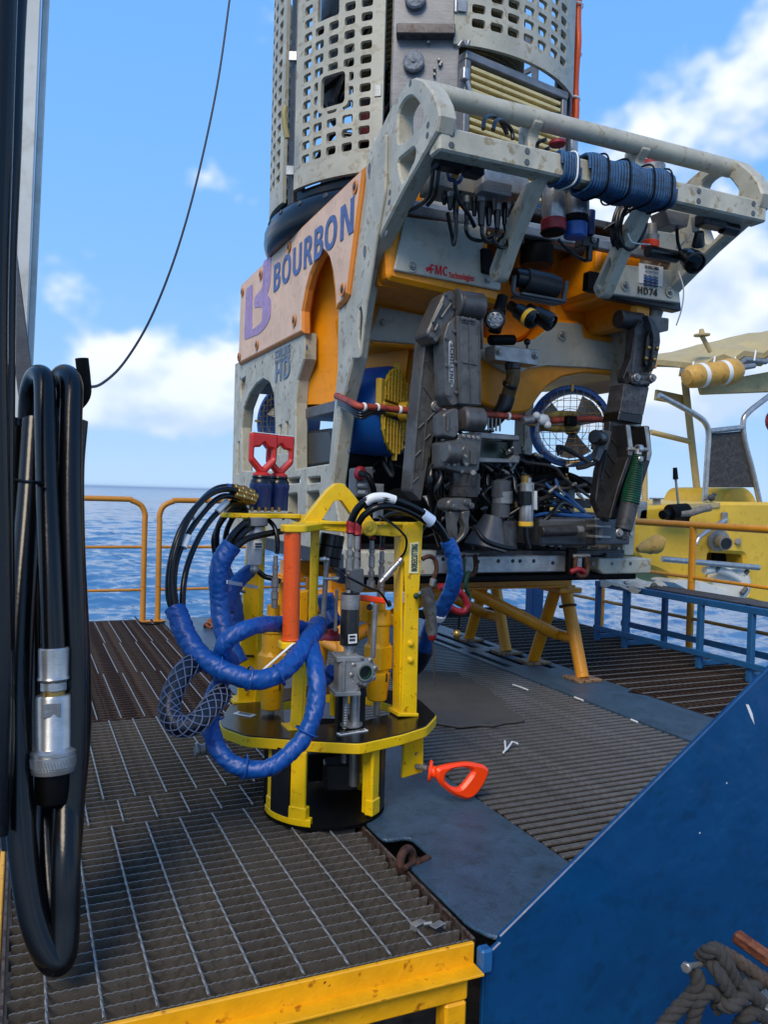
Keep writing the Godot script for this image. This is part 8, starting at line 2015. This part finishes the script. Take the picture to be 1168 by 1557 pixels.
func left_side():
	# white leg of the gantry, close to the camera on the left
	var g := thing("gantry_leg", "tall white painted steel gantry leg at the left edge behind the black hoses", "gantry", Vector3(-0.011, 0, -2.674))
	var o := Transform3D(Basis(), -g.position)
	var z := -2.45
	put("leg_plate", mb().prism(va([-0.053,3.183,0.034,3.22,0.022,2.339,0.002,1.338,-0.012,0.905,-0.019,0.215,-0.074,0.221,-0.074,1.26]), [], 0.10, ZP(z), 0.004).mesh(), M("white_wall"), g, o)
	put("side_flange", mb().prism(va([0.04,3.267,0.057,3.274,0.044,2.371,0.019,1.346,0.003,0.903,-0.002,0.196,-0.019,0.198,-0.012,0.902,0.002,1.344,0.025,2.366]), [], 0.05, ZP(z - 0.035), 0.003).mesh(), M("white_wall"), g, o)
	put("brace", mb().bar(Vector3(-0.045, 1.605, -2.3), Vector3(0.009, 1.209, -2.3), 0.03, 0.04).mesh(), M("dark_metal"), g, o)
	put("clip", mb().box(Vector3(-0.052, 1.619, -2.3), Vector3(0.04, 0.012, 0.03)).mesh(), M("dull_steel"), g, o)
	put("hook", mb().tube(spl(vv([0.082,1.227,-2.2,0.107,1.219,-2.2,0.125,1.23,-2.2,0.137,1.254,-2.2,0.135,1.292,-2.2,0.129,1.341,-2.2]), 5), 0.0165, 14).mesh(), M("black_rubber"), g, o)
	put("hook_bracket", mb().bar(Vector3(0.035, 1.284, -2.35), Vector3(0.123, 1.215, -2.22), 0.03, 0.03).mesh(), M("white_wall"), g, o)
	var H := M("black_hose")
	var hose_at := func(label: String, p: PackedVector3Array, r: float) -> Node3D:
		var t := thing("hydraulic_hose", label, "hose", p[p.size() - 1], "heavy black hoses hung on the gantry leg")
		var q := spl(p, 9)
		for i in q.size(): q[i] -= t.position
		obj("hose", mb().tube(q, r, 20), H, t)
		return t
	# hose with the steel coupling
	var h1: Node3D = hose_at.call("black hose hung over the hook whose end is a bright steel coupling", vv([0.01,0.819,-2.2,0.007,1.08,-2.22,0.009,1.225,-2.2,0.017,1.27,-2.16,0.03,1.282,-2.12,0.041,1.259,-2.08,0.044,1.167,-2.04,0.05,0.987,-1.98,0.058,0.815,-1.92,0.065,0.664,-1.88]), 0.0245)
	var q0 := Vector3(0.065, 0.671, -1.88) - h1.position
	var dn := Vector3(0.01, -1, 0.08).normalized()
	obj("ferrule", mb().lathe([Vector2(0, 0), Vector2(0.029, 0), Vector2(0.0315, 0.003), Vector2(0.0305, 0.06), Vector2(0.033, 0.066), Vector2(0.03, 0.07), Vector2(0, 0.07)], q0, dn, 30), M("bright_steel"), h1)
	obj("hex_nut", mb().cyl(q0 + dn * 0.07, q0 + dn * 0.092, 0.030, -1, 6, 0.003), M("bright_steel"), h1)
	obj("brass_seal", mb().cyl(q0 + dn * 0.09, q0 + dn * 0.103, 0.025, -1, 20, 0.002), M("brass"), h1)
	obj("coupling_body", mb().lathe([Vector2(0, 0.1), Vector2(0.033, 0.1), Vector2(0.0355, 0.104), Vector2(0.0365, 0.21), Vector2(0.038, 0.212), Vector2(0.047, 0.218), Vector2(0.047, 0.224), Vector2(0.045, 0.226), Vector2(0.0475, 0.228), Vector2(0.0475, 0.248), Vector2(0.045, 0.25), Vector2(0.047, 0.252), Vector2(0.045, 0.262), Vector2(0, 0.262)], q0, dn, 36), M("bright_steel"), h1)
	var kn := mb()
	for i in 48:
		var a := TAU * i / 48.0
		var d := Vector3(cos(a), 0, sin(a))
		kn.bar(q0 + dn * 0.229 + d * 0.0475, q0 + dn * 0.247 + d.rotated(Vector3.UP, 0.12) * 0.0475, 0.002, 0.002, d, 0.0)
	stuff(obj("knurling", kn, M("dull_steel"), h1))
	obj("flat", mb().box(q0 + dn * 0.125 + Vector3(-0.004, 0, 0.0345), Vector3(0.034, 0.03, 0.004), Basis(), 0.001), M("dull_steel"), h1)
	obj("black_cap", mb().lathe([Vector2(0, 0.262), Vector2(0.036, 0.262), Vector2(0.037, 0.3), Vector2(0.034, 0.325), Vector2(0.02, 0.335), Vector2(0, 0.337)], q0, dn, 26), M("black_rubber"), h1)
	hose_at.call("black hose hung over the hook, the right one of the two rounded tops", vv([0.067,0.915,-2.25,0.069,1.15,-2.25,0.073,1.264,-2.22,0.087,1.291,-2.16,0.101,1.262,-2.1,0.099,1.172,-2.06,0.098,0.987,-2,0.104,0.783,-1.94,0.109,0.57,-1.9,0.108,0.366,-1.86,0.096,0.199,-1.82,0.082,0.135,-1.8,0.07,0.157,-1.8,0.06,0.244,-1.86,0.052,0.406,-1.98,0.046,0.615,-2.06,0.041,0.92,-2.14]), 0.0265)
	hose_at.call("black hose whose loop hangs lowest, almost down to the grating", vv([0.022,1.174,-2.16,0.014,0.984,-2.08,0.004,0.808,-2,-0.003,0.641,-1.94,-0.003,0.471,-1.88,0.008,0.296,-1.82,0.032,0.151,-1.77,0.065,0.073,-1.74,0.086,0.069,-1.74,0.093,0.131,-1.76,0.094,0.25,-1.8,0.098,0.42,-1.92,0.103,0.62,-2.02,0.1,0.921,-2.12,0.094,1.168,-2.24]), 0.029)
	hose_at.call("black hose at the right of the bundle running straight down beside the rail", vv([0.128,1.191,-2.3,0.12,1.052,-2.28,0.125,0.831,-2.24,0.139,0.583,-2.2,0.142,0.403,-2.18,0.128,0.242,-2.14]), 0.026)
	hose_at.call("black hose behind the coupling in the middle of the bundle", vv([0.029,1.185,-2.3,0.036,0.915,-2.24,0.041,0.596,-2.16,0.044,0.37,-2.1,0.052,0.156,-2.04,0.069,0.078,-2,0.092,0.15,-2.04,0.096,0.365,-2.1]), 0.03)
	hose_at.call("black hose close along the white leg, leftmost of the hanging loops", vv([0.001,2.951,-2.2,-0.021,2.473,-2.15,-0.028,2.258,-2.1,-0.035,2.021,-2.05,-0.038,1.767,-2,-0.043,1.53,-1.98,-0.042,1.269,-1.95,-0.038,0.93,-1.9,-0.032,0.661,-1.85,-0.029,0.47,-1.8,-0.038,0.319,-1.78]), 0.022)
	hose_at.call("thick black hose cut by the left border from top to bottom", vv([-0.037,2.804,-2.05,-0.053,2.395,-1.95,-0.057,2.103,-1.9,-0.061,1.744,-1.88,-0.064,1.336,-1.86,-0.052,0.933,-1.84,-0.043,0.605,-1.8,-0.045,0.346,-1.78]), 0.03)
	hose_at.call("black hose drooping between the white leg and the coupling", vv([-0.028,1.174,-2.2,-0.028,0.921,-2.1,-0.025,0.631,-2,-0.021,0.423,-1.95,-0.007,0.238,-1.9]), 0.024)
	var ty := tag(obj("tie_cord", mb().tube(spl(vv([-0.023,1.031,-2,-0.001,1.026,-1.99,0.022,1.025,-1.95,0.041,1.022,-1.95]), 4), 0.004, 7), M("black_rubber")), "thin black cord tied round the hanging hoses", "cord")
	# the line across the sky
	var sag := vv([0.751,3.123,-3.4,0.74,3.029,-3.38,0.681,2.633,-3.3,0.593,2.218,-3.2,0.503,1.891,-3.1,0.398,1.616,-2.95,0.292,1.425,-2.75,0.203,1.318,-2.5,0.14,1.275,-2.25])
	tag(obj("slack_wire", mb().tube(spl(sag, 8), 0.0042, 7), mat("wire_grey", Color(0.20, 0.20, 0.23), 0.5, 0.3)), "thin dark wire sagging across the sky down to the black hook", "wire")

func laid_rope(p: PackedVector3Array, r: float) -> MB:
	# three strands laid together: a lobed section that turns along the rope
	var m := mb()
	for s in 3:
		var q := PackedVector3Array()
		var x := (p[1] - p[0]).cross(Vector3(0.3, 1, 0.2)).normalized()
		var along := 0.0
		for i in p.size():
			var t := (p[mini(i + 1, p.size() - 1)] - p[maxi(i - 1, 0)]).normalized()
			x = (x - t * x.dot(t)).normalized()
			if i > 0: along += p[i].distance_to(p[i - 1])
			var a := TAU * s / 3.0 + along * 95.0
			q.append(p[i] + (x * cos(a) + t.cross(x) * sin(a)) * r * 0.45)
		m.tube(q, r * 0.62, 9)
	return m

func small_things():
	# lashing ring in the cut-out of the deck plate
	var q := Vector3(0.979, 0, -1.991)
	var r := thing("lashing_ring", "rusty steel ring with a pin in the cut-out of the blue deck plate", "lashing ring", q)
	var ring := PackedVector3Array()
	var d := Vector3(0.5, 0.1, 0.86).normalized()
	var x := d.cross(Vector3.UP).normalized()
	for i in 28: ring.append(Vector3(0, 0.016, 0) + x * cos(TAU * i / 28.0) * 0.031 + d.cross(x) * sin(TAU * i / 28.0) * 0.031)
	obj("ring", mb().tube(ring, 0.012, 12, true), M("rust"), r)
	obj("pin", mb().cyl(Vector3(-0.02, 0.012, 0.03), Vector3(0.05, 0.004, -0.02), 0.008, -1, 12), M("rust"), r)
	obj("pad", mb().box(Vector3(0.055, -0.002, -0.01), Vector3(0.06, 0.03, 0.02), Basis(Vector3.UP, 0.4), 0.005), M("rust"), r)
	# grating clip lying on the bars
	var c := thing("grating_clip", "small loose steel saddle clip lying on the grating near the yellow edge", "clip", Vector3(0.89, 0.006, -1.688))
	var cm := M("bright_steel")
	obj("saddle", mb().box(Vector3(-0.018, 0.004, -0.012), Vector3(0.034, 0.003, 0.02), Basis(Vector3.UP, 0.35), 0.001).box(Vector3(-0.034, -0.002, -0.006), Vector3(0.003, 0.014, 0.02), Basis(Vector3.UP, 0.35), 0.001), cm, c)
	obj("saddle", mb().box(Vector3(0.02, 0.004, 0.012), Vector3(0.034, 0.003, 0.02), Basis(Vector3.UP, 0.35), 0.001).box(Vector3(0.037, -0.002, 0.006), Vector3(0.003, 0.014, 0.02), Basis(Vector3.UP, 0.35), 0.001), cm, c)
	obj("bolt", mb().cyl(Vector3(-0.01, 0.004, -0.002), Vector3(0.01, 0.006, 0.004), 0.005, -1, 8), M("dull_steel"), c)
	# bits of cut cable tie
	var L := M("litter_white")
	var bits := [["short white cable tie offcut lying on the slotted grating behind the orange handle", vv([1.843,0.012,-2.856,1.788,0.012,-2.764])], ["bent white cable tie offcut on the slotted grating right of the rubber mat", vv([1.757,0.012,-2.731,1.8,0.012,-2.769,1.852,0.02,-2.816,1.875,0.012,-2.807])], ["long white cable tie offcut on the slotted grating near the trestle", vv([2.437,0.012,-3.716,2.441,0.014,-3.659,2.449,0.012,-3.589])], ["white scrap at the edge of the blue strip nearest the trestle", vv([2.588,0.014,-3.377,2.589,0.014,-3.308])], ["white scrap at the edge of the blue strip nearest the blue plate", vv([2.582,0.014,-2.947,2.581,0.014,-2.902])]]
	for b in bits: tag(obj("cable_tie_offcut", mb().tube(b[1], 0.0045, 6), L), b[0], "litter", "white scraps on the deck")
	# the corner at lower right: bolt, rope, wood and plastic sheet tied to a bracket on the steel plate
	var rope := thing("rope_knot", "knotted dark grey rope hanging round a bolt on the blue plate", "rope", Vector3(1.508, -0.102, -1.38))
	var o := rope.position
	var i := 0
	for p in [vv([1.304,-0.141,-1.36,1.34,-0.099,-1.35,1.367,-0.07,-1.34,1.378,-0.037,-1.33,1.38,-0.014,-1.34]), vv([1.374,-0.145,-1.34,1.377,-0.088,-1.33,1.394,-0.057,-1.32,1.424,-0.068,-1.32,1.44,-0.11,-1.33]), vv([1.415,-0.002,-1.36,1.406,0.029,-1.33,1.423,0.032,-1.32,1.439,0.005,-1.31,1.467,-0.038,-1.31,1.499,-0.078,-1.32]), vv([1.432,-0.006,-1.36,1.41,-0.004,-1.31,1.43,-0.039,-1.3,1.469,-0.086,-1.31]), vv([1.426,-0.08,-1.31,1.435,-0.078,-1.29,1.466,-0.068,-1.29,1.51,-0.057,-1.3,1.564,-0.065,-1.32]), vv([1.476,-0.042,-1.3,1.494,-0.062,-1.29,1.531,-0.093,-1.29]), vv([1.486,-0.146,-1.31,1.482,-0.111,-1.29,1.512,-0.111,-1.29,1.555,-0.139,-1.3]), vv([1.45,0.017,-1.33,1.49,-0.008,-1.32,1.531,-0.037,-1.31,1.583,-0.073,-1.3])]:
		for k in p.size(): p[k] -= o
		obj("rope_strand", laid_rope(spl(p, 12), 0.0155), M("rope_grey") if i != 7 else mat("rope_brown", Color(0.42, 0.36, 0.31), 0.9, 0.0, "dirt", 5.0, "n_grit", 0.5), rope)
		i += 1
	var bt := thing("bolt", "bare steel bolt sticking out of the grey rope at lower right", "bolt", Vector3(1.344, 0.007, -1.33))
	obj("shank", mb().cyl(Vector3(0, 0, 0), Vector3(1.439, -0.021, -1.36) - bt.position, 0.0065, -1, 14), M("dull_steel"), bt)
	obj("head", mb().cyl(Vector3(-0.008, 0, 0.004), Vector3(0.002, 0, 0), 0.012, -1, 6, 0.002), M("dull_steel"), bt)
	tag(obj("wooden_stick", mb().bar(Vector3(1.584, -0.016, -1.42), Vector3(1.624, -0.051, -1.3), 0.03, 0.03, Vector3.UP, 0.006), M("wood")), "orange brown piece of timber behind the rope at lower right", "timber")
	var sh := mb()
	var n := noise(14.0, 3, 3)
	var a := Vector3(1.499, 0.001, -1.38)
	var b := Vector3(1.606, -0.074, -1.32)
	var e := Vector3(1.641, -0.246, -1.36)
	var g := []
	for u in 14:
		var row := []
		for v in 14:
			var p := a.lerp(b, u / 13.0) + (e - b) * (v / 13.0) * lerpf(0.25, 1.0, u / 13.0)
			row.append(p + Vector3(0, 0, 0.05 * n.get_noise_2d(u * 0.012 + v * 0.004, v * 0.012)))
		g.append(row)
	for u in 13:
		for v in 13:
			for d2 in [0.0, -0.004]:
				var dd := Vector3(0, 0, d2)
				sh.face([g[u][v] + dd, g[u + 1][v] + dd, g[u + 1][v + 1] + dd], Vector3.BACK * (1 if d2 == 0.0 else -1))
				sh.face([g[u][v] + dd, g[u + 1][v + 1] + dd, g[u][v + 1] + dd], Vector3.BACK * (1 if d2 == 0.0 else -1))
	tag(obj("plastic_sheet", sh, mat("plastic_film", Color(0.72, 0.76, 0.78), 0.22, 0.0, "clean", 3.0)), "crumpled clear plastic sheet wrapped under the rope at lower right", "plastic sheet")
	# round coil of brown line on the far edge of the deck
	var bl := thing("line_coil", "flat coil of brown line lying on the far deck edge by the rail", "rope", Vector3(1.366, 0.02, -5.985))
	for k in 3:
		var p := PackedVector3Array()
		for s in 26: p.append(Vector3(cos(TAU * s / 26.0) * (0.13 - k * 0.02), 0.015 * k + 0.012 * sin(s * 1.7 + k), sin(TAU * s / 26.0) * (0.07 - 0.01 * k)))
		obj("turn", mb().tube(p, 0.013, 8, true), M("wood"), bl)
	tag(obj("ground_wire", mb().tube(spl(vv([0.813,0.01,-6.578,0.824,0.01,-6.277,0.908,0.01,-6.194,0.996,0.01,-6.299]), 5), 0.006, 6), M("black_rubber")), "black wire lying at the feet of the two handrails", "wire")

func _ready():
	make_textures()
	palette()
	view()
	sea()
	deck()
	front()
	rails()
	rov_body()
	arm_left()
	arm_right()
	rov_gear()
	on_the_vehicle()
	trestle()
	launch_cage()
	cutting_tool()
	bench()
	boat()
	left_side()
	small_things()
